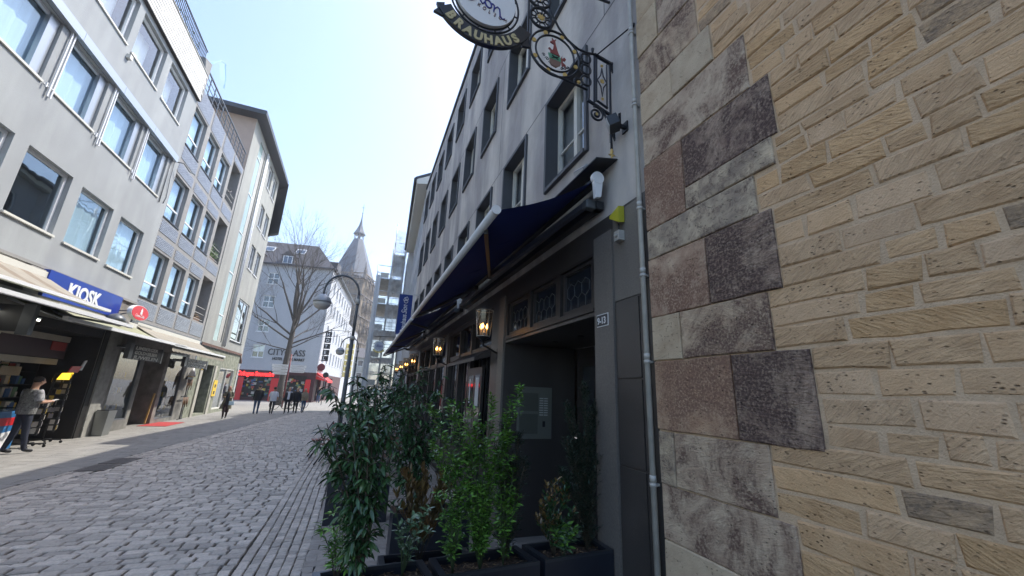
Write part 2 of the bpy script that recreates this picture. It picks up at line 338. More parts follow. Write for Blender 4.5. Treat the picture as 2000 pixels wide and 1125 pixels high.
def pieces_mesh(name, cells, m, parent, h=0.05, ch=0.012, jit=0.004, rs=rnd):
    """cells: (x0,x1,y0,y1,ztop); all joined into one real-geometry mesh"""
    V = []; Fs = []
    for (x0, x1, y0, y1, zt) in cells:
        b = len(V); j = lambda: rs.uniform(-jit, jit)
        q = [(x0+j(), y0+j()), (x1+j(), y0+j()), (x1+j(), y1+j()), (x0+j(), y1+j())]; mx = (x0+x1)/2; my = (y0+y1)/2
        V += [(x, y, zt-h) for x, y in q]; V += [(x, y, zt-ch*0.8) for x, y in q]
        kx = 1-2*ch/(x1-x0); ky = 1-2*ch/(y1-y0); V += [(mx+(x-mx)*kx, my+(y-my)*ky, zt+j()*0.6) for x, y in q]
        for i in range(4):
            k = (i+1) % 4; Fs.append((b+i, b+k, b+4+k, b+4+i)); Fs.append((b+4+i, b+4+k, b+8+k, b+8+i))
        Fs.append((b+8, b+9, b+10, b+11))
    me = bpy.data.meshes.new(name); me.from_pydata(V, [], Fs); me.materials.append(m); me.update()
    o = bpy.data.objects.new(name, me); col.objects.link(o); o.parent = parent; o['kind'] = 'stuff'; return o
def piece_templates(name, m, ch, n=5, h=0.05, dims=(0.2, 0.2), jit=0.05):
    out = []
    for k in range(n):
        rs = random.Random(k+3); j = lambda: rs.uniform(-jit, jit); q = [(-.5+j(), -.5+j()), (.5+j(), -.5+j()), (.5+j(), .5+j()), (-.5+j(), .5+j())]
        kx = 1-2*ch/dims[0]; ky = 1-2*ch/dims[1]; V = [(x, y, -h) for x, y in q]+[(x, y, -ch*.8) for x, y in q]+[(x*kx, y*ky, rs.uniform(-.002, .002)) for x, y in q]; Fs = []
        for i in range(4):
            k2 = (i+1) % 4; Fs += [(i, k2, 4+k2, 4+i), (4+i, 4+k2, 8+k2, 8+i)]
        Fs.append((8, 9, 10, 11)); me = bpy.data.meshes.new(name); me.from_pydata(V, [], Fs); me.materials.append(m); me.update(); out.append(me)
    return out
def lay(name, cells, parent, mo, mi, ch, dims, jit, limit=295, rest='remaining_pieces', h=0.05):
    vis = [c for c in cells if inview(((c[0]+c[1])/2, (c[2]+c[3])/2, c[4]), 20)]
    vis.sort(key=lambda c: ((c[0]+c[1])/2)**2+((c[2]+c[3])/2)**2); near = vis[:limit]; ids = set(map(id, near))
    T = piece_templates(name, mo, ch, dims=dims, h=h); o0 = origin_of(parent)
    for i, c in enumerate(near):
        o = bpy.data.objects.new(name, T[i % len(T)]); col.objects.link(o); o.parent = parent
        o.location = Vector(((c[0]+c[1])/2, (c[2]+c[3])/2, c[4]))-o0; o.scale = (c[1]-c[0], c[3]-c[2], 1)
    pieces_mesh(rest, [c for c in cells if id(c) not in ids], mi, parent, ch=ch, jit=jit, h=h)
def edgeL(x): return 5.25-0.069*(x-9.5)
road = MB(); road.face([(-20, 0.3, -0.034), (33, 0.3, -0.034), (33, edgeL(33), -0.034), (-20, edgeL(-20), -0.034)]); road = road.build('road', M['joint_dirt'], kind='structure')
cells = []; x = 2.2; k = 0
while x < 32.6:
    w_ = rnd.uniform(0.13, 0.16); y = 0.945+rnd.uniform(0, 0.012); first = rnd.uniform(0.1, 0.24)
    while y < edgeL(x)-0.42:
        l = first if first else rnd.uniform(0.15, 0.26); first = None; l = min(l, edgeL(x)-0.40-y)
        if l > 0.06:
            sk_ = 0.03*math.sin(y*1.3+x*0.2); cells.append((x+0.008+sk_, x+w_-0.010+sk_, y+0.008, y+l-0.010, rnd.uniform(-0.008, 0.007)))
        y += l
    x += w_
lay('sett', cells, road, M['sett_obj'], M['sett_isl'], 0.014, (0.16, 0.23), 0.007, rest='distant_setts')
# channel rows and the strip of small setts
ch_s = MB(); ch_s.face([(-20, 0.3, -0.030), (33, 0.3, -0.030), (33, 0.955, -0.030), (-20, 0.955, -0.030)]); strip = ch_s.build('small_sett_strip', M['joint_dirt'], kind='structure')
cells = []
for r_ in range(6):
    y0 = 0.31+r_*0.108; x = 2.2+rnd.uniform(0, .1)
    while x < 32.6:
        l = rnd.uniform(0.085, 0.135) if r_ < 5 else rnd.uniform(0.14, 0.22); off = 0.02*math.sin(x*0.8)
        cells.append((x+0.004, x+l-0.006, y0+0.004+off, y0+0.100+off, rnd.uniform(-0.004, 0.004))); x += l
lay('small_sett', cells, strip, M['sett_obj'], M['sett_isl'], 0.010, (0.11, 0.10), 0.004, rest='distant_small_setts')
g2 = MB(); g2.face([(-20, edgeL(-20)-0.40, -0.030), (33, edgeL(33)-0.40, -0.030), (33, edgeL(33), -0.030), (-20, edgeL(-20), -0.030)]); chan = g2.build('drainage_channel', M['joint_dirt'], kind='structure')
cells = []
for r_ in range(3):
    x = 6.0+rnd.uniform(0, .2)
    while x < 32.6:
        l = rnd.uniform(0.22, 0.42); y0 = edgeL(x)-0.39+r_*0.13; cells.append((x+0.005, x+l-0.007, y0+0.004, y0+0.122, rnd.uniform(-0.003, 0.003)-0.006*(r_ == 1))); x += l
lay('channel_stone', cells, chan, M['sett_obj'], M['sett_isl'], 0.010, (0.3, 0.12), 0.003, limit=150, rest='distant_channel_stones')
# left pavement with slabs
p = MB(); p.face([(-20, edgeL(-20), -0.026), (33, edgeL(33), -0.026), (33, 12, -0.026), (-20, 12, -0.026)]); pv = p.build('left_pavement', M['joint_dirt'], kind='structure')
cells = []; yy = 0
x = 7.5
while x < 33:
    y = edgeL(x)+0.005
    k += 1; y -= 0.15*(k % 2)
    first = True
    while y < 9.6:
        y1 = y+0.30; a = max(y, edgeL(x)+0.004)
        if y1-a > 0.05: cells.append((x+0.003, x+0.397, a+0.003, y1-0.003, rnd.uniform(-0.001, 0.0015)))
        y = y1
    x += 0.40
lay('paving_slab', cells, pv, M['pave_left_obj'], M['pave_left'], 0.004, (0.4, 0.3), 0.0008, limit=295, rest='distant_paving_slabs', h=0.03)
# plaza beyond the street and right terrace
pz = MB(); pz.face([(33, -60, -0.004), (200, -60, -0.004), (200, 60, -0.004), (33, 60, -0.004)]); pz.build('plaza_paving', mat('plaza_mat', (0.26, 0.25, 0.23), 0.9, var=0.08, scale=1.5), kind='structure')
t = MB(); t.face([(-20, -2.0, -0.026), (33, -2.0, -0.026), (33, 0.30, -0.026), (-20, 0.30, -0.026)]); ter = t.build('terrace_paving', M['joint_dirt'], kind='structure')
cells = []; x = 2.3; k = 0
while x < 26:
    y = 0.295-(0.11 if k % 2 else 0); k += 1
    if k % 2 == 0: cells.append((x+0.003, x+0.157, 0.19, 0.292, 0))
    while y > -1.95:
        cells.append((x+0.003, x+0.157, max(y-0.22, -1.96)+0.003, y-0.003, rnd.uniform(-0.0015, 0.0015))); y -= 0.22
    x += 0.16
lay('terrace_slab', cells, ter, M['slab_obj'], M['slab_isl'], 0.005, (0.16, 0.22), 0.001, limit=295, rest='distant_terrace_slabs', h=0.03)
for i, (x0, x1, y0, y1) in enumerate([(11.0, 11.75, 4.62, 5.10), (11.85, 12.6, 4.62, 5.10)]):
    t_ = thing('drain_cover', ('nearer' if i == 0 else 'farther')+' of the two dark rectangular metal covers at the left edge of the setts', 'drain cover', (x0, y0, 0), 'metal covers in the street')
    mb = MB(); mb.box((x0, y0, 0.002), (x1, y1, 0.012)); mb.build('cover_plate', mat('cover_mat%d' % i, (0.15, 0.135, 0.125), 0.6, metal=0.3, var=0.2, scale=10), t_)
    mb = MB()
    for q in range(9): mb.box((x0+0.06+q*0.075, y0+0.05, 0.012), (x0+0.085+q*0.075, y1-0.05, 0.015))
    mb.build('cover_ribs', M['steel'] if i > 5 else M['cover_mat%d' % i], t_)

mb = MB(); rl = random.Random(77)
for k in range(420):
    x_ = rl.uniform(3.5, 20); y_ = rl.uniform(-1.5, 6.5); d = Vector((rl.uniform(-1, 1), rl.uniform(-1, 1), 0)).normalized()*rl.uniform(.006, .018); e = Vector((-d.y, d.x, 0))*rl.uniform(.3, .8); c = Vector((x_, y_, .012)); mb.face([c-d, c+e+Z*.004, c+d, c-e])
ltr = mb.build('street_litter', mat('litter', (.30, .25, .18), .9, rand=.6, island=True), None, kind='stuff'); tag(ltr, 'tiny dry leaves and crumbs of litter scattered over the setts', 'litter')
# ---------------------------------------------------------------- sandstone building on the right
def stonemat(name, base, dark, rot_range=0.9, blotch=None, bthr=(0.45, 0.62), bscale=3.0, tool=0.5, pores=True, pale=None, rand=0.14):
    m = bpy.data.materials.new(name); m.use_nodes = True; nt = m.node_tree; N = nt.nodes; L = nt.links; b = N['Principled BSDF']; b.inputs['Roughness'].default_value = 0.92; b.inputs['Specular IOR Level'].default_value = 0.25
    geo = N.new('ShaderNodeNewGeometry'); oi = N.new('ShaderNodeObjectInfo')
    off = N.new('ShaderNodeVectorMath'); off.operation = 'ADD'; cmb = N.new('ShaderNodeCombineXYZ'); mm = N.new('ShaderNodeMath'); mm.operation = 'MULTIPLY'; mm.inputs[1].default_value = 40
    L.new(oi.outputs['Random'], mm.inputs[0]); L.new(mm.outputs[0], cmb.inputs[0]); L.new(mm.outputs[0], cmb.inputs[2]); L.new(geo.outputs['Position'], off.inputs[0]); L.new(cmb.outputs[0], off.inputs[1]); P = off.outputs[0]
    n1 = N.new('ShaderNodeTexNoise'); n1.inputs['Scale'].default_value = 9; n1.inputs['Detail'].default_value = 8; L.new(P, n1.inputs['Vector'])
    rp = N.new('ShaderNodeValToRGB'); rp.color_ramp.elements[0].position = .3; rp.color_ramp.elements[1].position = .68; rp.color_ramp.elements[0].color = dark+(1,); rp.color_ramp.elements[1].color = base+(1,); L.new(n1.outputs[0], rp.inputs[0]); c = rp.outputs[0]
    mr = N.new('ShaderNodeMapRange'); mr.inputs[3].default_value = 1-rand; mr.inputs[4].default_value = 1+rand; L.new(oi.outputs['Random'], mr.inputs[0])
    # hue drift per stone
    m2 = N.new('ShaderNodeMath'); m2.operation = 'MULTIPLY'; m2.inputs[1].default_value = 7.31; f2 = N.new('ShaderNodeMath'); f2.operation = 'FRACT'; L.new(oi.outputs['Random'], m2.inputs[0]); L.new(m2.outputs[0], f2.inputs[0])
    mr2 = N.new('ShaderNodeMapRange'); mr2.inputs[3].default_value = 0.93; mr2.inputs[4].default_value = 1.08; L.new(f2.outputs[0], mr2.inputs[0])
    hs = N.new('ShaderNodeHueSaturation'); L.new(mr.outputs[0], hs.inputs['Value']); L.new(mr2.outputs[0], hs.inputs['Saturation']); L.new(c, hs.inputs['Color']); c = hs.outputs[0]
    if blotch:
        wv = N.new('ShaderNodeTexNoise'); wv.inputs['Scale'].default_value = bscale; wv.inputs['Detail'].default_value = 10; wv.inputs['Distortion'].default_value = 0.7; wv.inputs['Roughness'].default_value = 0.74; L.new(P, wv.inputs['Vector'])
        r3 = N.new('ShaderNodeValToRGB'); r3.color_ramp.elements[0].position = bthr[0]; r3.color_ramp.elements[1].position = bthr[1]; r3.color_ramp.elements[0].color = (1, 1, 1, 1); r3.color_ramp.elements[1].color = (0, 0, 0, 1); L.new(wv.outputs[0], r3.inputs[0])
        fine = N.new('ShaderNodeTexNoise'); fine.inputs['Scale'].default_value = 70; fine.inputs['Detail'].default_value = 4; L.new(P, fine.inputs['Vector']); fr_ = N.new('ShaderNodeMapRange'); fr_.inputs[1].default_value = 0.3; fr_.inputs[2].default_value = 0.55; fr_.inputs[3].default_value = 0.25; L.new(fine.outputs[0], fr_.inputs[0])
        mu = N.new('ShaderNodeMath'); mu.operation = 'MULTIPLY'; L.new(r3.outputs[0], mu.inputs[0]); L.new(fr_.outputs[0], mu.inputs[1])
        mx = N.new('ShaderNodeMix'); mx.data_type = 'RGBA'; L.new(mu.outputs[0], mx.inputs[0]); L.new(c, mx.inputs[6]); mx.inputs[7].default_value = blotch+(1,); c = mx.outputs[2]
    # tooling marks: noise stretched along a direction that differs from stone to stone
    vr = N.new('ShaderNodeVectorRotate'); vr.rotation_type = 'Y_AXIS'; an = N.new('ShaderNodeMapRange'); an.inputs[3].default_value = -rot_range; an.inputs[4].default_value = rot_range*0.6; L.new(f2.outputs[0], an.inputs[0]); L.new(P, vr.inputs['Vector']); L.new(an.outputs[0], vr.inputs['Angle'])
    mp = N.new('ShaderNodeMapping'); mp.inputs['Scale'].default_value = (13, 30, 62); L.new(vr.outputs[0], mp.inputs[0])
    n4 = N.new('ShaderNodeTexNoise'); n4.inputs['Scale'].default_value = 1.0; n4.inputs['Detail'].default_value = 6; n4.inputs['Distortion'].default_value = 0.9; L.new(mp.outputs[0], n4.inputs['Vector'])
    n5 = N.new('ShaderNodeTexNoise'); n5.inputs['Scale'].default_value = 120; n5.inputs['Detail'].default_value = 4; L.new(P, n5.inputs['Vector'])
    vo = N.new('ShaderNodeTexVoronoi'); vo.inputs['Scale'].default_value = 34; mp3 = N.new('ShaderNodeMapping'); mp3.inputs['Scale'].default_value = (1, 1, 1.7); L.new(P, mp3.inputs[0]); L.new(mp3.outputs[0], vo.inputs['Vector'])
    pr = N.new('ShaderNodeMapRange'); pr.inputs[1].default_value = 0.06; pr.inputs[2].default_value = 0.25; L.new(vo.outputs['Distance'], pr.inputs[0])
    pn = N.new('ShaderNodeTexNoise'); pn.inputs['Scale'].default_value = 15; pn.inputs['Detail'].default_value = 5; L.new(P, pn.inputs['Vector']); pm = N.new('ShaderNodeMapRange'); pm.inputs[1].default_value = 0.44; pm.inputs[2].default_value = 0.62; pm.inputs[3].default_value = 1; pm.inputs[4].default_value = 0; L.new(pn.outputs[0], pm.inputs[0])
    pmax = N.new('ShaderNodeMath'); pmax.operation = 'MAXIMUM'; L.new(pr.outputs[0], pmax.inputs[0]); L.new(pm.outputs[0], pmax.inputs[1])
    a1 = N.new('ShaderNodeMath'); a1.operation = 'MULTIPLY_ADD'; a1.inputs[1].default_value = tool*2.0; L.new(n4.outputs[0], a1.inputs[0]); a2 = N.new('ShaderNodeMath'); a2.operation = 'MULTIPLY'; a2.inputs[1].default_value = 0.55; L.new(n5.outputs[0], a2.inputs[0]); L.new(a2.outputs[0], a1.inputs[2])
    a3 = N.new('ShaderNodeMath'); a3.operation = 'ADD'; L.new(a1.outputs[0], a3.inputs[0]); a4 = N.new('ShaderNodeMath'); a4.operation = 'MULTIPLY'; a4.inputs[1].default_value = 1.2; L.new(pmax.outputs[0], a4.inputs[0]); L.new(a4.outputs[0], a3.inputs[1])
    bp = N.new('ShaderNodeBump'); bp.inputs['Strength'].default_value = 0.85; bp.inputs['Distance'].default_value = 0.011; L.new(a3.outputs[0], bp.inputs['Height']); L.new(bp.outputs[0], b.inputs['Normal'])
    # pores darkened in the colour, grooves slightly darker
    mx2 = N.new('ShaderNodeMix'); mx2.data_type = 'RGBA'; mx2.blend_type = 'MULTIPLY'; mx2.inputs[0].default_value = 1; pc = N.new('ShaderNodeMapRange'); pc.inputs[3].default_value = 0.42; pc.inputs[4].default_value = 1.0; L.new(pmax.outputs[0], pc.inputs[0]); L.new(c, mx2.inputs[6]); L.new(pc.outputs[0], mx2.inputs[7])
    mx3 = N.new('ShaderNodeMix'); mx3.data_type = 'RGBA'; mx3.blend_type = 'MULTIPLY'; mx3.inputs[0].default_value = tool; gc = N.new('ShaderNodeMapRange'); gc.inputs[1].default_value = 0.32; gc.inputs[2].default_value = 0.6; gc.inputs[3].default_value = 0.72; gc.inputs[4].default_value = 1.06; L.new(n4.outputs[0], gc.inputs[0]); L.new(mx2.outputs[2], mx3.inputs[6]); L.new(gc.outputs[0], mx3.inputs[7])
    L.new(mx3.outputs[2], b.inputs['Base Color']); MATS[name] = m; return m
stonemat('ashlar', (0.60, 0.405, 0.235), (0.50, 0.325, 0.18), tool=0.6, rand=0.09)
stonemat('ashlar_smooth', (0.62, 0.42, 0.25), (0.53, 0.35, 0.20), tool=0.25, rand=0.08)
stonemat('ashlar_dark', (0.54, 0.38, 0.235), (0.43, 0.30, 0.185), tool=0.6, rand=0.12, blotch=(0.22, 0.165, 0.12), bthr=(0.36, 0.62), bscale=9)
QB = (0.56, 0.455, 0.32); QD = (0.45, 0.345, 0.235)
stonemat('quoin_pale', QB, QD, tool=0.15, rand=0.06)
stonemat('quoin_speck', QB, (0.26, 0.21, 0.165), tool=0.3, rand=0.06, blotch=(0.13, 0.095, 0.08), bthr=(0.36, 0.52), bscale=12)
stonemat('quoin_purple', (0.54, 0.43, 0.31), (0.41, 0.30, 0.215), tool=0.4, rand=0.06, blotch=(0.155, 0.10, 0.078), bthr=(0.44, 0.56), bscale=2.3)
stonemat('quoin_dark', (0.46, 0.35, 0.26), (0.28, 0.195, 0.15), tool=0.7, rand=0.06, blotch=(0.105, 0.07, 0.06), bthr=(0.50, 0.62), bscale=2.6)
stonemat('quoin_brown', (0.52, 0.39, 0.27), (0.40, 0.26, 0.175), tool=0.3, rand=0.06, blotch=(0.22, 0.13, 0.092), bthr=(0.46, 0.62), bscale=1.8)
mat('mortar', (0.56, 0.41, 0.27), 0.95, var=0.10, scale=12, bump=0.4, bscale=120)
mat('roof_tile_dark', (0.06, 0.06, 0.07), 0.7)
sb = thing('sandstone_building', 'tan sandstone building with purple blotched corner blocks filling the right side', 'building', (2.3, -2.0, 0))
mb = MB(); mb.hexa([(-12, -12, 0), (2.29, -12, 0), (2.29, -1.977, 0), (-12, -1.977, 0), (-12, -12, 15), (2.29, -12, 15), (2.29, -1.977, 15), (-12, -1.977, 15)]); mb.build('wall', M['mortar'], sb)
mb = MB(); mb.prism([(-12.2, -1.7, 15), (-12.2, -12.2, 15), (-12.2, -7, 17)], (14.6, 0, 0)); mb.build('roof', M['roof_tile_dark'], sb)
SV = random.Random(11)
def stone(x0, x1, z0, z1, m, j=0.006, front=-1.968, ch=0.007, name='stone'):
    """a chamfered, slightly irregular block face let into the mortar"""
    jj = lambda: SV.uniform(-j, j); f = front+SV.uniform(-0.005, 0.005); mb = MB()
    nx = max(1, int((x1-x0)/0.14)); top = [(x0+(x1-x0)*i/nx, z1+jj()*0.7) for i in range(nx+1)]; bot = [(x0+(x1-x0)*i/nx, z0+jj()*0.7) for i in range(nx+1)]
    out = bot+top[::-1]; out[0] = (x0+jj(), z0+jj()); out[nx] = (x1+jj(), z0+jj()); out[nx+1] = (x1+jj(), z1+jj()); out[-1] = (x0+jj(), z1+jj())
    cxm = (x0+x1)/2; czm = (z0+z1)/2; kx = 1-2*ch/(x1-x0); kz = 1-2*ch/(z1-z0); n = len(out)
    V = [(a, -1.99, b) for a, b in out]+[(a, f-ch*0.9, b) for a, b in out]+[(cxm+(a-cxm)*kx, f+SV.uniform(-0.0015, 0.0015), czm+(b-czm)*kz) for a, b in out]
    Fs = []
    for i in range(n):
        k = (i+1) % n; Fs += [(i, n+i, n+k, k), (n+i, 2*n+i, 2*n+k, n+k)]
    # front face as strip of quads
    for i in range(nx): Fs.append((2*n+i, 2*n+2*nx+1-i, 2*n+2*nx-i, 2*n+i+1))
    mb.raw(V, Fs); return mb.build(name, m, sb)
quoins = [(1.50, 2.29, .30, .69, 'quoin_pale'), (1.56, 2.29, .70, .995, 'quoin_pale'), (1.41, 2.29, 1.0, 1.318, 'quoin_purple'), (1.50, 2.145, 1.325, 1.652, 'quoin_purple'), (2.155, 2.292, 1.325, 1.65, 'quoin_speck'),
    (1.665, 2.295, 1.66, 2.118, 'quoin_brown'), (1.23, 1.655, 1.66, 2.118, 'quoin_dark'), (2.025, 2.292, 2.125, 2.432, 'quoin_pale'), (1.40, 2.016, 2.125, 2.432, 'quoin_purple'),
    (1.765, 2.296, 2.44, 2.882, 'quoin_brown'), (1.315, 1.757, 2.44, 2.882, 'quoin_dark'), (1.39, 2.292, 2.89, 3.125, 'quoin_speck'), (1.895, 2.295, 3.133, 3.70, 'quoin_brown'), (1.26, 1.887, 3.133, 3.30, 'quoin_speck'),
    (1.225, 1.887, 3.308, 3.70, 'quoin_dark'), (1.335, 2.292, 3.708, 4.105, 'quoin_purple'), (1.935, 2.295, 4.112, 4.42, 'quoin_pale'), (1.56, 1.927, 4.112, 4.42, 'quoin_pale'), (1.655, 2.29, 4.428, 4.81, 'quoin_purple'),
    (2.04, 2.295, 4.818, 5.2, 'quoin_pale'), (1.66, 2.03, 4.818, 5.2, 'quoin_purple'), (1.45, 2.29, 5.21, 5.6, 'quoin_pale'), (1.7, 2.29, 5.61, 5.95, 'quoin_purple')]
for q in quoins: stone(q[0], q[1], q[2], q[3], M[q[4]], j=0.004, front=-1.962, ch=0.006)
ends = [(-1, 0.30, 1.5), (.30, .69, 1.50), (.69, .995, 1.56), (.995, 1.32, 1.41), (1.32, 1.655, 1.50), (1.655, 2.12, 1.23), (2.12, 2.435, 1.40), (2.435, 2.885, 1.315), (2.885, 3.13, 1.39), (3.13, 3.305, 1.26), (3.305, 3.705, 1.225), (3.705, 4.108, 1.335), (4.108, 4.424, 1.56), (4.424, 5.205, 1.655), (5.205, 5.605, 1.45), (5.605, 9, 1.7)]
zs = [.34, .45, .56, .67, .78, .89, 1.0, 1.12, 1.235, 1.35, 1.46, 1.575, 1.68, 1.78, 1.90, 2.015, 2.13, 2.24, 2.34, 2.44, 2.54, 2.655, 2.78, 2.89, 2.99, 3.11, 3.22, 3.29, 3.40, 3.49, 3.60, 3.70, 3.81, 3.91, 4.01, 4.11, 4.21, 4.32, 4.42, 4.53, 4.63, 4.73, 4.84, 4.94, 5.05, 5.15, 5.26, 5.36, 5.47, 5.58, 5.7]
heads = {2.54: [.55, .70, .89], 2.44: [.62, .77, .97], 2.34: [.81, .99], 2.24: [1.06], 2.13: [.67, .93], 2.015: [.76, 1.0], 1.90: [.65, .89], 1.78: [.72, .84, 1.02], 1.68: [.94], 1.575: [.75, 1.0], 1.46: [.86, 1.13], 1.35: [1.0], 1.235: [1.19, .8]}
stones = []
for i in range(len(zs)-1):
    z0, z1 = zs[i], zs[i+1]; mt = 0.0066
    e = min(a[2] for a in ends if a[0] <= (z0+z1)/2 and a[1] > (z0+z1)/2)
    hd = heads.get(z1)
    xs = [e]; x = e
    if hd: xs += sorted([h for h in hd if h < e-0.1], reverse=True); x = xs[-1]
    while x > -0.15: x -= SV.choice([SV.uniform(.13, .2), SV.uniform(.2, .32), SV.uniform(.3, .48)]); xs.append(x)
    for a, b in zip(xs[1:], xs[:-1]):
        # next to quoins, fit between the quoin edge
        stones.append((a+mt, b-mt*1.2, z0+mt*0.75, z1-mt*0.75))
vis = [s_ for s_ in stones if any(inview((x_, -2, z_), 10) for x_ in (s_[0], s_[1]) for z_ in (s_[2], s_[3]))]
vis.sort(key=lambda s_: -((proj((s_[0], -2, s_[2])) or (9e3, 0))[0]-(proj((s_[1], -2, s_[2])) or (0, 0))[0]))
keep = vis[:275]
for s_ in keep:
    k = SV.random(); stone(*s_, M['ashlar' if k < .6 else ('ashlar_smooth' if k < .965 else 'ashlar_dark')], j=0.0085, front=-1.970, ch=0.008)
rest = [s_ for s_ in stones if s_ not in keep]; mb = MB()
zz = 5.72
while zz < 8: rest += [(xx, xx+.26, zz, zz+.095) for xx in [1.4-.28*q-(.1 if int(zz*10) % 2 else 0) for q in range(6)]]; zz += .105
for s_ in rest: mb.hexa([(s_[0], -1.99, s_[2]), (s_[1], -1.99, s_[2]), (s_[1], -1.97, s_[2]), (s_[0], -1.97, s_[2]), (s_[0], -1.99, s_[3]), (s_[1], -1.99, s_[3]), (s_[1], -1.97, s_[3]), (s_[0], -1.97, s_[3])])
mb.build('upper_stones', M['ashlar_smooth'], sb, kind='stuff')
# drainpipe in the joint between the two buildings
dp = thing('drainpipe', 'tall pale grey metal drainpipe between the sandstone corner and the dark granite', 'drainpipe', (2.34, -1.95, 0))
mb = MB(); mb.tube([(2.345, -1.945, 0.0), (2.345, -1.945, 12)], 0.020, 14); mb.build('pipe', M['zinc'], dp)
for z_ in (0.55, 1.30, 2.12, 2.78, 3.35, 4.35, 5.15):
    mb = MB(); mb.tube([(2.345, -1.945, z_-.012), (2.345, -1.945, z_+.012)], 0.025, 14); mb.box((2.33, -1.99, z_-.008), (2.36, -1.95, z_+.008)); mb.tube([(2.345, -1.945, z_+0.02), (2.345, -1.945, z_+0.06)], 0.0225, 14); mb.build('pipe_clip', M['zinc'], dp)
# ---------------------------------------------------------------- brewery house on the right (grey stucco over dark granite)
bh = thing('brewery_house', 'long grey stucco house with dark framed windows above the blue awnings', 'building', (10, -2, 0))
F = RF; XE = 18.85
wx = [(3.18+1.79*k, 4.27+1.79*k) for k in range(9)]
rows_ = [(4.44, 5.87), (7.16, 8.55), (9.93, 11.26)]
holes = [(a, b, c, d, 0.22) for a, b in wx for c, d in rows_]
mb = MB(); wall(mb, F, 2.30, XE, 3.52, 12.0, holes, depth=0.22)
mb.face([(2.30, -2, 12), (XE, -2, 12), (XE, -10, 12), (2.30, -10, 12)]); mb.face([(XE, -2, 0), (XE, -10, 0), (XE, -10, 12), (XE, -2, 12)]); mb.face([(2.3, -10, 0), (XE, -10, 0), (XE, -10, 12), (2.3, -10, 12)])
mb.build('wall', M['stucco_right'], bh)
mb = MB(); fbox(mb, F, 2.30, XE+.02, -.3, .06, 12.002, 12.14); mb.build('parapet_cap', M['roof_metal'], bh)
mb = MB()
for zj in (5.93, 8.68, 11.42): fbox(mb, F, 2.31, XE, 0.0005, 0.003, zj, zj+0.012)
for k in range(0, 9, 2): fbox(mb, F, wx[k][0]-0.35, wx[k][0]-0.34, 0.0005, 0.0025, 5.942, 8.68)
mb.build('panel_joints', M['slate_surround'], bh)
for a, b in wx:
    for c, d in rows_:
        mb = MB(); t_ = 0.05
        # slate lining of the deep opening, standing slightly proud of the stucco
        fbox(mb, F, a+.002, a+t_, -.215, .035, c+.002, d-.002); fbox(mb, F, b-t_, b-.002, -.215, .035, c+.002, d-.002)
        fbox(mb, F, a+t_, b-t_, -.215, .035, d-t_, d-.002); fbox(mb, F, a+t_, b-t_, -.215, .05, c+.002, c+t_)
        sr = mb.build('window_surround', M['slate_surround'], bh)
        m_ = (a+b)/2; near = (a < 9)
        mb = MB(); ring_frame(mb, F, a+t_+.002, b-t_-.002, c+t_+.002, d-t_-.002, .05, -.20, -.15)
        fbox(mb, F, m_-.04, m_+.04, -.198, -.145, c+t_+.05, d-t_-.05); zc = c+(d-c)*0.42
        fbox(mb, F, a+t_+.05, m_-.04, -.19, -.165, zc-.012, zc+.012); fbox(mb, F, m_+.04, b-t_-.05, -.19, -.165, zc-.012, zc+.012)
        mb.build('window_frame', M['cream_paint'], sr)
        mb = MB(); mb.face([F.p(a+.1, -.185, c+.1), F.p(b-.1, -.185, c+.1), F.p(b-.1, -.185, d-.1), F.p(a+.1, -.185, d-.1)]); mb.build('pane', M['pane_glass'], sr)
        mb = MB(); mb.face([F.p(a, -.27, c), F.p(b, -.27, c), F.p(b, -.27, d), F.p(a, -.27, d)]); mb.build('blind', M['stone_band' if (a < 5 or int(a*3+c) % 3 == 0) else 'room_dark'], sr)
# small bird spikes / hooks beside windows
# ground floor granite
hol = [(3.08, 5.60, -0.1, 2.60, 1.2), (3.11, 5.56, 2.64, 3.23, .2), (6.28, 9.95, -0.1, 3.30, .30), (10.2, 15.0, -0.1, 3.30, .22), (15.4, 18.7, -0.1, 3.30, .22)]
mb = MB(); wall(mb, F, 2.30, XE, 0, 3.52, hol, o=0.0)
mb.build('granite_base', M['granite'], bh)
for q_ in ((2.785, 3.075, .028, 0, 3.35), (5.62, 5.86, .028, 0, 3.35), (2.38, 2.78, .010, 2.665, 3.49)): mb = MB(); fbox(mb, F, q_[0], q_[1], .001, q_[2], q_[3], q_[4]); mb.build('granite_pilaster', M['granite_light'], bh)
for (a, b, c, d) in ((2.38, 2.455, 0, 1.36), (2.465, 2.775, 0, 1.35), (2.38, 2.455, 1.37, 2.0), (2.465, 2.775, 1.36, 2.0), (2.38, 2.455, 2.01, 2.655), (2.465, 2.775, 2.01, 2.655)):
    mb = MB(); fbox(mb, F, a+.003, b-.003, .001, .012, c+.003, d-.003); mb.build('granite_slab', M['granite'], bh)
mb = MB()
for (a, b, c, d) in ((5.88, 6.26, 0, 2.0), (5.88, 6.26, 2.01, 3.3)): fbox(mb, F, a+.003, b-.003, .001, .012, c+.003, d-.003)
mb.build('granite_slab', M['granite'], bh)
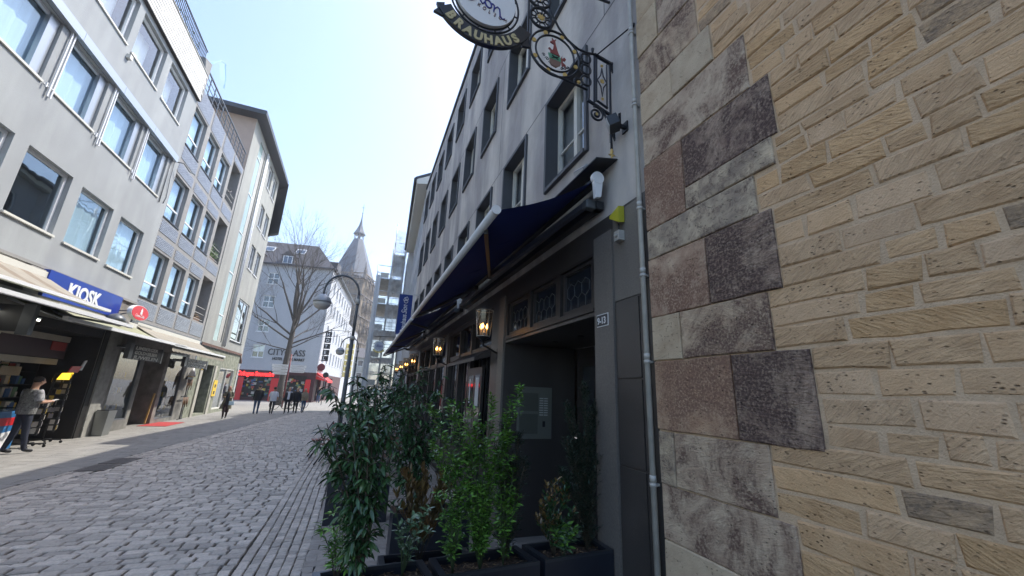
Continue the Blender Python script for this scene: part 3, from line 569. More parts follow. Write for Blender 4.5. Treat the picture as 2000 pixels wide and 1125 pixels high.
# recessed entrance
mat('soffit_grey', (.78, .77, .75), .8)
mb = MB(); mb.box((3.08, -3.25, 2.601), (5.60, -2.002, 2.638)); sf = mb.build('entrance_soffit', M['soffit_grey'], bh)
for x_ in (3.6, 4.3, 5.0):
    mb = MB(); mb.lathe((x_, -2.55, 2.594), [(.045, 0), (.045, .008)], 12); mb.build('downlight', M['black'], sf)
mb = MB(); mb.box((3.08, -3.3, 0), (5.6, -3.25, 2.6)); mb.build('entrance_back_wall', M['granite'], bh)
for i, (a, b) in enumerate(((3.2, 3.95), (4.05, 4.8), (4.9, 5.45))):
    mb = MB(); mb.box((a, -3.248, .05), (b, -3.20, 2.45)); dr = mb.build('entrance_door' if i == 1 else 'side_light', M['dark_timber'], bh)
    mb = MB(); mb.box((a+.12, -3.199, .5), (b-.12, -3.195, 2.3)); mb.build('glass_panel', M['leaded_glass'], dr)
    if i == 1:
        mb = MB(); mb.tube([(a+.08, -3.16, .95), (a+.08, -3.16, 1.45)], .014, 8); mb.build('door_handle', M['steel'], dr)
        mb = MB(); mb.box((a+.2, -3.194, 1.25), (a+.42, -3.192, 1.85)); mb.build('notice', M['paper'], dr)
# transom with three leaded windows
mb = MB(); mb.box((3.10, -2.2, 2.64), (5.57, -1.975, 2.672)); ring_frame(mb, F, 3.11, 5.56, 2.672, 3.229, .03, -.15, .005)
for x_ in (3.86, 4.70): fbox(mb, F, x_-.045, x_+.045, -.15, .004, 2.70, 3.20)
tr = mb.build('transom_frame', M['dark_timber'], bh)
for (a, b) in ((3.17, 3.785), (3.935, 4.625), (4.775, 5.50)):
    mb = MB(); ring_frame(mb, F, a, b, 2.71, 3.19, .035, -.06, -.02); sash = mb.build('transom_window', M['mid_timber'], bh)
    mb = MB(); mb.face([F.p(a+.03, -.05, 2.74), F.p(b-.03, -.05, 2.74), F.p(b-.03, -.05, 3.16), F.p(a+.03, -.05, 3.16)]); mb.build('pane', M['leaded_glass'], sash)
    mb = MB(); hx = .15; zz = 2.76; r_ = 0
    lo, hi, zt = a+.035, b-.035, 3.15
    segs = []
    while zz < 3.15:
        xo = a+.03+(hx/2 if r_ % 2 else 0)
        x_ = xo-hx
        while x_ < b:
            segs.append(((x_, zz), (x_, zz+.10))); segs.append(((x_, zz+.10), (x_+hx/2, zz+.145))); segs.append(((x_+hx/2, zz+.145), (x_+hx, zz+.10))); x_ += hx
        zz += .145; r_ += 1
    for (p0, p1) in segs:
        if all(lo <= q[0] <= hi and 2.745 < q[1] < zt for q in (p0, p1)): mb.bar(F.p(p0[0], -.044, p0[1]), F.p(p1[0], -.044, p1[1]), .006, .006, up=(0, 1, 0))
    mb.build('lead_cames', M['lead'], sash)
    mb = MB(); fbox(mb, F, a+.04, b-.04, -.20, -.19, 2.745, 2.79); mb.build('pale_strip', M['cool_white_strip'], sash)
    mb = MB(); fbox(mb, F, a+.04, b-.04, -.26, -.25, 2.70, 3.2); mb.build('backing', M['shop_dark'], sash)
# intercom on the side wall of the recess (X = 5.6)
ic = thing('intercom_panel', 'steel letterbox and doorbell panel with two columns of name plates inside the dark entrance', 'intercom', (5.57, -2.5, 1.6))
mb = MB(); mb.box((5.575, -2.79, 1.23), (5.598, -2.23, 1.97)); mb.build('plate', mat('intercom_plate', (0.17, 0.18, 0.16), 0.4, metal=0.3), ic)
mb = MB(); mb.box((5.570, -2.56, 1.62), (5.576, -2.26, 1.88)); mb.box((5.570, -2.56, 1.30), (5.576, -2.26, 1.58)); mb.build('letterbox_flap', M['MAIL'] if 'MAIL' in M else mat('MAIL', (0.12, 0.13, 0.11), 0.4, metal=0.4), ic)
for k in range(8):
    for q in range(2):
        mb = MB(); y0 = -2.72+q*.075; mb.box((5.568, y0, 1.80-k*.034), (5.576, y0+.06, 1.812-k*.034)); mb.build('name_plate', M['keypad'], ic)
mb = MB(); mb.box((5.568, -2.68, 1.40), (5.576, -2.64, 1.48)); mb.build('camera_eye', M['black'], ic)
# restaurant front
def front(s0, s1, posts, beam, door=None):
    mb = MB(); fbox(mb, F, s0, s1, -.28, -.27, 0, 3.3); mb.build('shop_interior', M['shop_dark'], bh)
    mb = MB(); fbox(mb, F, s0, s1, -.16, -.05, beam-.06, beam+.05); fbox(mb, F, s0, s1, -.16, -.02, 3.2, 3.298); fbox(mb, F, s0, s1, -.14, -.03, 0, .75)
    for x_ in posts: fbox(mb, F, x_-.045, x_+.045, -.159, -.03, .75, 3.2)
    fr_ = mb.build('timber_front', M['mid_timber'], bh)
    P = sorted([s0]+list(posts)+[s1])
    for a, b in zip(P[:-1], P[1:]):
        if b-a < .2: continue
        for (c, d) in ((.78, beam-.06), (beam+.05, 3.2)):
            mb = MB(); fbox(mb, F, a+.045, b-.045, -.125, -.115, c, d); mb.build('window_pane', M['dark_glass'], fr_)
            if d < beam:
                mb = MB()
                for q in (1/3, 2/3): xx = a+(b-a)*q; fbox(mb, F, xx-.012, xx+.012, -.114, -.09, c, d)
                mb.build('glazing_bar', M['mid_timber'], fr_)
front(6.28, 9.95, (6.35, 7.75, 8.75, 9.88), 2.62)
front(10.2, 15.0, (10.25, 11.55, 12.75, 13.9, 14.95), 2.56)
front(15.4, 18.7, (15.45, 16.5, 17.6, 18.65), 2.5)
# timber entrance porch with sloping head
mb = MB(); mb.prism([(6.30, -2.05, 2.46), (6.30, -1.72, 2.36), (6.30, -1.72, 2.42), (6.30, -2.05, 2.60)], (2.2, 0, 0)); mb.build('porch_canopy', M['mid_timber'], bh)
mb = MB(); mb.box((6.72, -2.04, 0.02), (7.66, -1.99, 2.30)); pd = mb.build('porch_door', M['dark_timber'], bh)
for (a, b) in ((6.80, 7.12), (7.24, 7.58)):
    mb = MB(); mb.box((a, -1.991, 1.25), (b, -1.987, 2.16)); mb.build('door_glass', M['dark_glass'], pd)
mb = MB(); mb.box((6.86, -1.986, 1.62), (7.08, -1.984, 2.12)); mb.build('paper_notice', M['paper'], pd)
mb = MB(); mb.box((7.42, -1.986, 1.66), (7.50, -1.984, 2.10)); mb.build('paper_strip', M['paper'], pd)
# house number
hn = thing('house_number_sign', 'small enamel house number plate reading 9-13 on the granite pilaster', 'sign', (2.94, -1.965, 2.52))
mb = MB(); fbox(mb, F, 2.852, 3.032, .029, .034, 2.468, 2.582); mb.build('plate', M['white_paint'], hn, bevel=.002)
mb = MB(); fbox(mb, F, 2.860, 3.024, .034, .037, 2.476, 2.574); mb.build('plate_face', mat('enamel_black', (0.02, 0.022, 0.03), .3), hn)
text('lettering', '9-13', 0.085, 'white_paint', hn, (3.016, -1.962, 2.494), (-1, 0, 0), Z, ext=.001, sx=.86, bold=.002)
# alarm box with yellow beacon
al = thing('alarm_beacon', 'yellow wedge shaped alarm light with small grey siren on the granite under the awning', 'alarm', (2.66, -1.99, 3.3))
mb = MB(); mb.prism([(2.60, -1.985, 3.345), (2.735, -1.985, 3.43), (2.735, -1.985, 3.455), (2.60, -1.985, 3.50)], (0, .06, -.01)); mb.build('beacon', M['lime_yellow'], al)
mb = MB(); fbox(mb, F, 2.61, 2.68, .012, .07, 3.18, 3.27); mb.lathe((2.645, -1.93, 3.225), [(.018, 0), (.014, .02)], 10, axis=(0, 1, 0)); mb.build('siren', M['zinc'], al)
mb = MB(); mb.tube([(2.65, -1.96, 3.27), (2.65, -1.96, 3.345)], .008, 6); mb.build('neck', M['dark_metal'], al)
# floodlights
def flood(x, y, z, label, dirv, col_m='dark_metal'):
    t_ = thing('floodlight', label, 'floodlight', (x, -2, z), 'floodlights on the stucco wall')
    mb = MB(); mb.bar((x, -1.99, z), (x, y, z), .03, .03); mb.box((x-.04, -2.0, z-.05), (x+.04, -1.985, z+.05)); mb.build('bracket', M['dark_metal'], t_)
    d = Vector(dirv).normalized(); c = Vector((x, y, z)); mb = MB(); mb.bar(c-d*.05, c+d*.045, .14, .11); mb.build('housing', M[col_m], t_, bevel=.006)
    mb = MB(); mb.bar(c+d*.046, c+d*.05, .12, .09); mb.build('lens', M['lamp_glass'], t_)
    mb = MB()
    for q in range(4): mb.bar(c-d*(.052+.0)+Vector((0, 0, -.036+q*.024)), c-d*.075+Vector((0, 0, -.036+q*.024)), .12, .006)
    mb.build('cooling_fins', M['dark_metal'], t_)
flood(2.55, -1.86, 4.28, 'black floodlight beside the drainpipe below the wrought iron bracket', (.55, .75, -.3))
flood(3.12, -1.88, 4.10, 'grey floodlight standing on the near end of the blue awning', (-.2, .7, -.7), 'lamp_hood')
# ---------------------------------------------------------------- awnings
mat('arm_grey', (.07, .08, .11), .5)
def awning(x0, x1, label, cover=True):
    t_ = thing('awning', label, 'awning', ((x0+x1)/2, -2, 3.8), 'navy awnings along the brewery front')
    yc, zc, yf, zf = -1.86, 3.86, -.88, 3.33
    mb = MB(); n = 22
    for i in range(n):
        a = x0+.05+(x1-x0-.1)*i/n; b = x0+.05+(x1-x0-.1)*(i+1)/n; prev = None
        for k in range(9):
            q = k/8; sag = -.05*math.sin(math.pi*q)
            cur = (yc+(yf-yc)*q, zc+(zf-zc)*q+sag)
            if prev: mb.face([(a, prev[0], prev[1]), (b, prev[0], prev[1]), (b, cur[0], cur[1]), (a, cur[0], cur[1])], True)
            prev = cur
    mb.build('fabric', M['navy_fabric'], t_)
    mb = MB(); xx = x0+1.2
    while xx < x1-.3: mb.bar((xx, yc+.02, zc-.008), (xx, (yc+yf)/2, (zc+zf)/2-.056), .025, .004); mb.bar((xx, (yc+yf)/2, (zc+zf)/2-.056), (xx, yf, zf-.006), .025, .004); xx += 1.2
    mb.build('seams', M['navy_fabric'], t_)
    mb = MB(); mb.tube([(x0+.02, yf+.01, zf-.015), (x1-.02, yf+.01, zf-.015)], .038, 14); mb.build('front_bar', M['white_metal'], t_)
    mb = MB(); mb.tube([(x0+.0, yf+.01, zf-.015), (x0+.019, yf+.01, zf-.015)], .041, 14); mb.build('end_cap', M['white_metal'], t_)
    mb = MB(); mb.tube([(x0+.06, yc-.01, zc), (x1-.06, yc-.01, zc)], .045, 12); mb.build('roller', M['dark_metal'], t_)
    mb = MB(); fbox(mb, F, x0+.1, x1-.1, .02, .10, 3.60, 3.68); mb.build('torsion_bar', M['dark_metal'], t_)
    mb = MB(); mb.prism([(x0-.12, -1.995, 4.02), (x0-.12, -1.76, 3.975), (x0-.12, -1.76, 3.985), (x0-.12, -1.995, 4.032)], (x1-x0+.1, 0, 0)); mb.build('cover_flap', M['dark_metal'], t_)
    # end plate of the cassette
    mb = MB(); mb.tube([(x0+.0, yc, zc+.005), (x0+.045, yc, zc+.005)], .062, 18); mb.prism([(x0+.004, yc+.045, zc-.02), (x0+.004, yc-.05, zc-.02), (x0+.004, yc-.03, zc-.19), (x0+.004, yc+.03, zc-.21)], (.04, 0, 0)); mb.build('cassette_end', M['white_metal'], t_)
    for sgn, xs, xe in ((1, x0+.16, (x0+x1)/2-.35), (-1, x1-.16, (x0+x1)/2+.35)):
        sh = Vector((xs, -1.84, 3.66)); el = Vector((xe, -1.56, 3.48)); fr_ = Vector((xs+sgn*.22, -.90, 3.27))
        mb = MB(); mb.bar(sh, el, .05, .06); mb.build('upper_arm', M['arm_grey'], t_)
        mb = MB(); mb.bar(el, fr_, .038, .045); mb.tube([el-Vector((0, 0, .03)), el+Vector((0, 0, .03))], .035, 10); mb.build('forearm', M['dark_metal'], t_)
        mb = MB(); mb.box((xs-.04, -1.99, 3.60), (xs+.04, -1.80, 3.69)); mb.build('arm_bracket', M['lamp_grey'], t_, bevel=.01)
awning(2.80, 8.25, 'nearest and largest navy blue folding arm awning over the dark entrance')
awning(8.40, 13.60, 'middle navy blue awning over the restaurant windows')
awning(13.75, 18.80, 'farthest navy blue awning at the end of the brewery front')
# ---------------------------------------------------------------- wall lanterns
def lantern(x, label):
    t_ = thing('wall_lantern', label, 'lantern', (x, -2, 2.7), 'lit glass wall lanterns'); y = -1.66; z = 2.80
    mb = MB(); mb.tube([(x+.25, -1.99, z-.34), (x+.18, -1.88, z-.31), (x+.04, y-.02, z-.25), (x, y, z-.15)], .016, 8); mb.box((x+.2, -2.0, z-.42), (x+.3, -1.985, z-.26)); mb.lathe((x, y, z-.16), [(.014, -.05), (.035, -.02), (.06, 0), (.10, .02), (.105, .03)], 16); mb.build('iron_arm', M['wrought_iron'], t_)
    mb = MB(); mb.lathe((x, y, z-.13), [(.098, 0), (.112, .14), (.132, .40)], 24, caps=False); mb.build('glass_shade', M['lantern_glass'], t_)
    mb = MB()
    for r_, zz in ((.133, z+.27), (.100, z-.128)): mb.tube([(x+r_*math.cos(a), y+r_*math.sin(a), zz) for a in [2*math.pi*q/28 for q in range(28)]], .006, 5, closed=True)
    for q in range(6): a = q*math.pi/3+.3; mb.tube([(x+.099*math.cos(a), y+.099*math.sin(a), z-.128), (x+.133*math.cos(a), y+.133*math.sin(a), z+.27)], .0045, 4)
    mb.build('glass_rim', M['zinc'], t_)
    for (dx, dy) in ((-.045, .03), (.045, .03), (0, -.05)):
        mb = MB(); mb.lathe((x+dx, y+dy, z-.13), [(.012, 0), (.012, .12)], 8); cd = mb.build('candle_sleeve', M['gold'], t_)
        mb = MB(); mb.lathe((x+dx, y+dy, z-.01), [(.005, 0), (.019, .02), (.020, .038), (.011, .065), (.001, .085)], 10); mb.build('bulb', M['bulb'], cd)
for x_, l_ in ((5.65, 'nearest and largest glass wall lantern with glowing candle bulbs by the dark doorway'), (9.40, 'second glowing wall lantern from the front, between two window bays'), (14.15, 'third glowing wall lantern along the brewery front, just above the shrubs'), (16.3, 'small glowing wall lantern fourth along the brewery front'), (18.35, 'farthest glowing wall lantern at the end of the brewery front')): lantern(x_, l_)
# ---------------------------------------------------------------- hanging sign
X = 2.72
hs = thing('hanging_sign', 'wrought iron bracket holding an oval white Sion Kölsch Brauhaus sign and a crest medallion', 'sign', (X, -2, 4.8))
def yz(pts, dx=0): return [(X+dx, a, b) for a, b in pts]
def circ(cy0, cz0, ry, rz=None, n=32, a0=0, a1=2*math.pi, dx=0):
    rz = rz or ry; return [(X+dx, cy0+ry*math.cos(a0+(a1-a0)*i/n), cz0+rz*math.sin(a0+(a1-a0)*i/n)) for i in range(n if abs(a1-a0) > 6.28 else n+1)]
sy, sz = -.625, 5.33
def disc(mb, cy0, cz0, ry, rz, x0, x1, n=48):
    mb.prism([(x0, cy0+ry*math.cos(2*math.pi*i/n), cz0+rz*math.sin(2*math.pi*i/n)) for i in range(n)], (x1-x0, 0, 0))
mb = MB(); disc(mb, sy, sz, .283, .300, X-.035, X+.035); face_ = mb.build('sign_face', M['white_paint'], hs)
mb = MB(); mb.tube(circ(sy, sz, .288, .306, 56), .008, 6, closed=True); mb.tube(circ(sy, sz, .325, .345, 56), .010, 6, closed=True)
for k in range(12): a = 2*math.pi*(k+.3)/12; mb.tube([(X, sy+.29*math.cos(a), sz+.308*math.sin(a)), (X, sy+.325*math.cos(a), sz+.345*math.sin(a))], .007, 5)
mb.build('iron_ring', M['wrought_iron'], hs)
xf = X-.038
mb = MB()
def stroke(pts, r0): mb.tube([(xf, a, b) for a, b in pts], r0, 6)
# script S with a harp-like fan, then the script letters i o n
stroke([(sy+.02, sz+.15), (sy+.07, sz+.10), (sy+.10, sz+.02), (sy+.12, sz-.045)], .012)
mb.tube([(xf, a, b) for a, b in [(-.385, 5.335), (-.375, 5.295), (-.395, 5.262), (-.425, 5.243), (-.458, 5.236), (-.49, 5.245), (-.515, 5.27), (-.54, 5.305), (-.56, 5.34), (-.60, 5.40)]], [.004, .007, .011, .013, .014, .013, .012, .011, .010, .008], 6)
def sc_(pts): return [(sy+.0+u_, sz+v_) for u_, v_ in pts]
L0 = (-.553, 5.262); d1 = Vector((-.0135, -.0052))*1.0     # writing runs down to the right
def W(u_, v_): u_ *= 1.3; v_ *= 1.35; return (L0[0]-u_*.92, L0[1]+.012-u_*.40+v_)
stroke([W(-.02, -.012), W(.005, .03), W(.018, .048), W(.015, .0), W(.03, -.012), W(.045, .01)], .007)          # i
mb.lathe((xf, W(.01, .085)[0], W(.01, .085)[1]), [(.010, -.004), (.010, .004)], 10, axis=(1, 0, 0))
stroke([W(.05+.026+.026*math.cos(a), .022+.030*math.sin(a)) for a in [2*math.pi*i/14+2.6 for i in range(16)]], .0075)  # o
stroke([W(.10, .045), W(.115, .05), W(.125, .045), W(.122, -.012), W(.13, .03), W(.15, .055), W(.168, .05), W(.172, .02), W(.175, -.008), W(.19, -.018), W(.215, .0)], .007)  # n
mb.build('script_lettering', mat('script_blue', (0.012, 0.012, 0.22), .4), hs)
mb = MB()
for k in range(13):
    q = k/12; mb.bar((xf+.001, -.395-.115*q, 5.262-.012+(.04*abs(q-.35))), (xf+.001, -.40-.115*q, 5.40), .0022, .0022)
mb.build('harp_lines', M['MAIL2'] if 'MAIL2' in M else mat('MAIL2', (0.02, 0.03, 0.25), .5), hs)
def letter(root, ch, p, ang, size, m, xp, ext=.003, sx=1.0, bold=0.0):
    up = Vector((0, math.sin(ang)*-1, math.cos(ang))); right = Vector((0, -math.cos(ang), -math.sin(ang)))
    return text('letter', ch, size, m, root, Vector((xp, p[0], p[1])), right, up, ext=ext, align='CENTER', sx=sx, bold=bold)
for i, ch in enumerate('KÖLSCH'):
    q = i/5; letter(hs, ch, (-.555-.255*q, 5.200-.030*q-.012*math.sin(q*3.14)-.035*q), 0.32-.10*q, .052, 'MAIL3' if 'MAIL3' in M else (mat('MAIL3', (.16, .09, .09), .5) and 'MAIL3'), xf, sx=.85)
# curved band below the disc
mb = MB(); n = 30; A0, A1 = math.pi*1.19, math.pi*1.86
def band(r0, r1, x0, x1, a0=A0, a1=A1):
    # angles measured so that pi*1.5 is the lowest point
    for i in range(n):
        a = a0+(a1-a0)*i/n; b = a0+(a1-a0)*(i+1)/n
        P = [(r0, a), (r1, a), (r1, b), (r0, b)]; q = [(sy-r*math.cos(t_), sz+.02+r*1.05*math.sin(t_)) for r, t_ in P]
        mb.hexa([(x0,)+q[0], (x0,)+q[1], (x0,)+q[2], (x0,)+q[3], (x1,)+q[0], (x1,)+q[1], (x1,)+q[2], (x1,)+q[3]])
band(.375, .500, X-.02, X+.02); mb.build('name_band', mat('band_dark', (.02, .021, .024), .4), hs)
mb = MB()
for sgn, ya, za in ((1, -.262, 5.07), (-1, -1.00, 5.055)):
    mb.prism([(X-.012, ya, za+.06), (X-.012, ya+sgn*.07, za+.03), (X-.012, ya+sgn*.05, za-.02), (X-.012, ya+sgn*.085, za-.07), (X-.012, ya-sgn*.0, za-.09)], (.024, 0, 0))
mb.build('band_tail', M['band_dark'], hs)
for i, ch in enumerate('BRAUHAUS'):
    a = math.pi*1.5+(i-3.5)*.212; r_ = .482; p_ = (sy+r_*math.cos(math.pi-a+math.pi*2)*1.0, sz+.02+r_*1.05*math.sin(a))
    p_ = (sy-r_*math.cos(a), sz+.02+r_*1.05*math.sin(a)); th = a-math.pi*1.5
    up = Vector((0, math.sin(th)*1.0, math.cos(th))); rt = Vector((0, -math.cos(th), math.sin(th)))
    text('letter', ch, .122, 'cream_gold' if 'cream_gold' in M else (mat('cream_gold', (.52, .44, .24), .45) and 'cream_gold'), hs, Vector((X-.023, p_[0], p_[1])), rt, up, ext=.004, align='CENTER', sx=.95, bold=.006)
# medallion
my_, mz = -1.345, 5.03
mb = MB(); mb.tube(circ(my_, mz, .265, .262, 48), .011, 8, closed=True); mb.tube(circ(my_, mz, .205, .203, 48), .010, 8, closed=True); mb.build('medallion_ring', M['wrought_iron'], hs)
for k in range(8):
    mb = MB(); a = 2*math.pi*(k+.4)/8; mb.lathe((X-.006, my_+.235*math.cos(a), mz+.235*math.sin(a)), [(.022, 0), (.024, .006), (.022, .012)], 10, axis=(1, 0, 0)); mb.build('gilt_boss', M['gold'], hs)
def flat(pts, m, nm, x0=X-.008, th=.012):
    mb = MB(); mb.prism([(x0, my_-u_, mz+v_) for u_, v_ in pts], (th, 0, 0)); return mb.build(nm, m, hs)
flat([(-.075, -.02), (.055, -.035), (.06, -.085), (-.06, -.075)], mat('crest_green', (.09, .28, .17), .5), 'crest_green_field')
flat([(-.062, -.078), (.058, -.088), (.055, -.125), (.01, -.165), (-.045, -.15)], mat('crest_brown', (.20, .12, .09), .5), 'crest_brown_field')
flat([(-.05, -.015), (-.055, .02), (-.075, .035), (-.06, .045), (-.035, .02), (-.022, .05), (-.018, .10), (-.055, .115), (-.055, .125), (-.025, .140), (-.04, .165), (-.033, .166), (-.018, .145), (.002, .168), (.007, .163), (-.004, .135), (.006, .09), (.02, .04), (.035, .0), (.05, -.02)], mat('crest_red', (.23, .05, .045), .5), 'crest_animal')
flat([(.058, -.035), (.075, .0), (.07, -.04), (.10, -.015), (.115, -.035), (.105, -.055), (.085, -.05), (.08, -.08), (.11, -.10), (.115, -.14), (.10, -.11), (.075, -.13), (.065, -.09)], M['crest_red'], 'crest_mantling')
mb = MB()
mb.bar((X-.011, my_+.04, mz-.04), (X-.011, my_-.03, mz-.07), .006, .006); mb.bar((X-.011, my_-.03, mz-.043), (X-.011, my_+.04, mz-.068), .006, .006)
mb.build('crossed_tools', M['wrought_iron'], hs)
mb = MB()
def spiral(cy0, cz0, r0, turns, start, sgn=1, n=28, dx=0): return [(X+dx, cy0+sgn*r0*(1-i/n*.85)*math.cos(start+turns*2*math.pi*i/n), cz0+r0*(1-i/n*.85)*math.sin(start+turns*2*math.pi*i/n)) for i in range(n+1)]
for (a, b, r_, s_) in ((.12, -.06, .018, 1), (.085, -.095, .022, 1), (.05, -.125, .018, 1), (-.075, -.15, .018, -1), (-.11, -.135, .02, -1), (-.14, -.115, .016, -1)): mb.tube(spiral(my_+a, mz+b, r_, 1.3, 0, s_), .0035, 5)
mb.build('scroll_tendril', M['wrought_iron'], hs)
# upper rosette, tall bars
mb = MB(); mb.tube(circ(-1.185, 5.395, .115, n=32), .014, 8, closed=True); mb.tube(circ(-1.185, 5.395, .055, n=24), .009, 6, closed=True); mb.tube(circ(-1.16, 5.64, .12, n=32), .014, 8, closed=True); mb.tube(circ(-1.16, 5.64, .055, n=24), .009, 6, closed=True)
for c_ in ((-1.185, 5.395), (-1.16, 5.64)):
    for k in range(6):
        a = k*math.pi/3+.3; mb.tube(circ(c_[0]+.083*math.cos(a), c_[1]+.083*math.sin(a), .030, n=14), .007, 5, closed=True)
mb.build('rosette', M['wrought_iron'], hs)
for c_ in ((-1.185, 5.395), (-1.16, 5.64)):
    mb = MB(); pts = [(X-.01, c_[0]+(.045 if i % 2 else .022)*math.cos(i*math.pi/8), c_[1]+(.045 if i % 2 else .022)*math.sin(i*math.pi/8)) for i in range(16)]; mb.prism(pts, (.012, 0, 0)); mb.build('gilt_star', M['gold'], hs)
mb = MB()
mb.bar((X, -1.06, 4.98), (X, -1.045, 6.1), .018, .018); mb.bar((X, -.3, 5.85), (X, -1.99, 5.98), .02, .02); mb.tube([(X, sy, 5.67), (X, sy, 5.87)], .008, 6)
mb.tube(yz([(-1.27, 5.60), (-1.30, 5.50), (-1.38, 5.36), (-1.48, 5.25), (-1.60, 5.19), (-1.70, 5.185), (-1.78, 5.20)]), .011, 7)
mb.tube(yz([(-1.09, 4.93), (-1.18, 4.83), (-1.30, 4.78), (-1.45, 4.765), (-1.60, 4.75), (-1.70, 4.735)]), .011, 7)
mb.bar((X, -1.78, 5.20), (X, -2.0, 5.155), .03, .022); mb.bar((X, -1.70, 4.62), (X, -1.965, 4.53), .024, .02)
mb.bar((X, -1.785, 5.20), (X, -1.775, 4.62), .018, .018); mb.bar((X, -1.965, 5.16), (X, -1.955, 4.22), .018, .018); mb.bar((X, -1.81, 5.17), (X, -1.80, 4.64), .014, .014); mb.bar((X, -1.725, 5.18), (X, -1.715, 4.64), .014, .014); mb.bar((X, -1.93, 5.13), (X, -1.92, 4.60), .012, .012); mb.bar((X, -1.81, 4.65), (X, -1.93, 4.60), .018, .014)
mb.tube([(X, -1.765, 5.20), (X, -1.765, 5.26)], [.008, .018], 8)
for k in range(3): mb.tube(circ(-1.685, 5.11-k*.135, .055, n=20), .010, 6, closed=True)
mb.tube(circ(-1.60, 4.79, .045, n=18), .009, 6, closed=True)
mb.tube(spiral(-1.795, 4.49, .085, 1.9, 1.2, 1, 44), .011, 6); mb.tube(yz([(-1.76, 4.60), (-1.82, 4.59), (-1.88, 4.54), (-1.93, 4.44), (-1.955, 4.33), (-1.96, 4.22), (-1.96, 4.15)]), .012, 7)
mb.prism([(X-.01, -1.96, 5.14), (X-.01, -2.01, 5.20), (X-.01, -2.0, 5.05)], (.02, 0, 0)); mb.prism([(X-.01, -1.96, 4.34), (X-.01, -2.01, 4.40), (X-.01, -2.0, 4.25)], (.02, 0, 0))
mb.build('iron_frame', M['wrought_iron'], hs)
mb = MB(); mb.tube(yz([(-1.87, 5.06), (-1.855, 4.97), (-1.815, 4.90), (-1.855, 4.83), (-1.87, 4.72), (-1.885, 4.83), (-1.925, 4.90), (-1.885, 4.97), (-1.87, 5.06)]), .007, 5); mb.build('diamond_ornament', M['wrought_iron'], hs)
mb = MB()
for (a, b, r_) in ((-1.87, 4.90, .026), (-1.87, 5.09, .016), (-1.87, 4.69, .016), (-1.795, 4.49, .02), (-1.60, 4.79, .02)):
    mb.prism([(X-.009, a+(r_ if i % 2 else r_*.55)*math.cos(i*math.pi/6), b+(r_ if i % 2 else r_*.55)*math.sin(i*math.pi/6)) for i in range(12)], (.014, 0, 0))
mb.build('gilt_flower', M['gold'], hs)
mb = MB(); mb.lathe((X, -1.96, 4.04), [(.002, 0), (.012, .03), (.006, .05), (.018, .075), (.012, .10), (.004, .12)], 10); mb.prism([(X-.005, -1.925, 4.085), (X-.005, -1.96, 4.07), (X-.005, -1.995, 4.085), (X-.005, -1.96, 4.10)], (.01, 0, 0)); mb.build('gilt_finial', M['gold'], hs)
mb = MB(); mb.tube([(X-.01, -1.80, 5.185), (2.36, -1.99, 5.29)], .007, 6); mb.lathe((2.37, -1.99, 5.285), [(.03, 0), (.02, .015), (.0, .03)], 10, axis=(0, 1, 0)); mb.build('stay_rod', M['wrought_iron'], hs)
# ---------------------------------------------------------------- kiosk house (left, nearest)
kh = thing('kiosk_house', 'light grey stucco house on the left above the kiosk, with wide white framed windows', 'building', (10, 8, 0))
F = LF; S0 = -17.0
h1 = [(-12.4, -10.85, 5.27, 6.92), (-10.4, -8.85, 5.27, 6.92), (-8.42, -6.85, 5.27, 6.92), (-6.42, -4.85, 5.27, 6.92), (-4.42, -2.85, 5.25, 6.88), (-2.40, -0.87, 5.22, 6.86)]
h2 = [(-6.42-1.98*k, -4.84-1.98*k, 8.40, 10.0) for k in range(5)]+[(-4.44, -2.80, 8.38, 10.0), (-2.46, -0.79, 8.36, 10.0)]
h3 = [(-6.40-2.0*k, -4.79-2.0*k, 11.45, 12.98) for k in range(3)]+[(-4.48, -2.82, 11.43, 12.98), (-2.43, -0.87, 11.42, 12.98)]
allh = [h+(.2,) for h in h1+h2+h3]
mb = MB(); wall(mb, F, S0, 0, 4.45, 13.15, allh)
q = [F.p(0, 0, 4.45), F.p(0, -9, 4.45), F.p(0, -9, 14.4), F.p(0, 0, 14.4)]; mb.face(q); mb.face([F.p(S0, 0, 13.15), F.p(0, 0, 13.15), F.p(0, -9, 13.15), F.p(S0, -9, 13.15)])
mb.face([F.p(S0, 0, 0), F.p(S0, -9, 0), F.p(S0, -9, 13.15), F.p(S0, 0, 13.15)]); mb.build('wall', M['stucco_grey'], kh)
for i, h in enumerate(h1): window(kh, F, *h[:4], rec=.17, fw=.07, cm='curtain_blue' if i != 3 else None, sill=.05, gm='pane_sky', cur_d=.10)
for h in h2: window(kh, F, *h[:4], rec=.16, fw=.07, cm='curtain_blue', sill=.04, gm='pane_sky')
for h in h3: window(kh, F, *h[:4], rec=.17, fw=.07, cm='curtain_white', sill=.04, gm='pane_glass', cur_d=.35)
mb = MB()
for h in h2: fbox(mb, F, h[1]-.30, h[1]-.02, -.155, -.06, h[2]+.02, h[3]-.02)
mb.build('grey_infill_panel', M['alu'], kh, kind='stuff')
mb = MB()
for k in range(9): fbox(mb, F, -.42-1.98*(k+1)+.004, -.42-1.98*k-.004, .002, .13, 10.02, 10.27)
mb.build('shutter_box', M['alu'], kh, kind='stuff')
for h in h2:
    mb = MB()
    for dx in (-.06, -.16): fbox(mb, F, h[0]+dx-.02, h[0]+dx+.02, .03, .06, h[2]-.25, 10.05)
    mb.bar(F.p(h[0]-.30, .0, h[2]-.02), F.p(h[0]-.06, .06, h[2]-.02), .02, .02); mb.bar(F.p(h[0]-.30, .06, h[2]-.10), F.p(h[0]-.30, .06, h[2]+.02), .03, .03); mb.build('drying_rail', M['white_metal'], kh, kind='stuff')
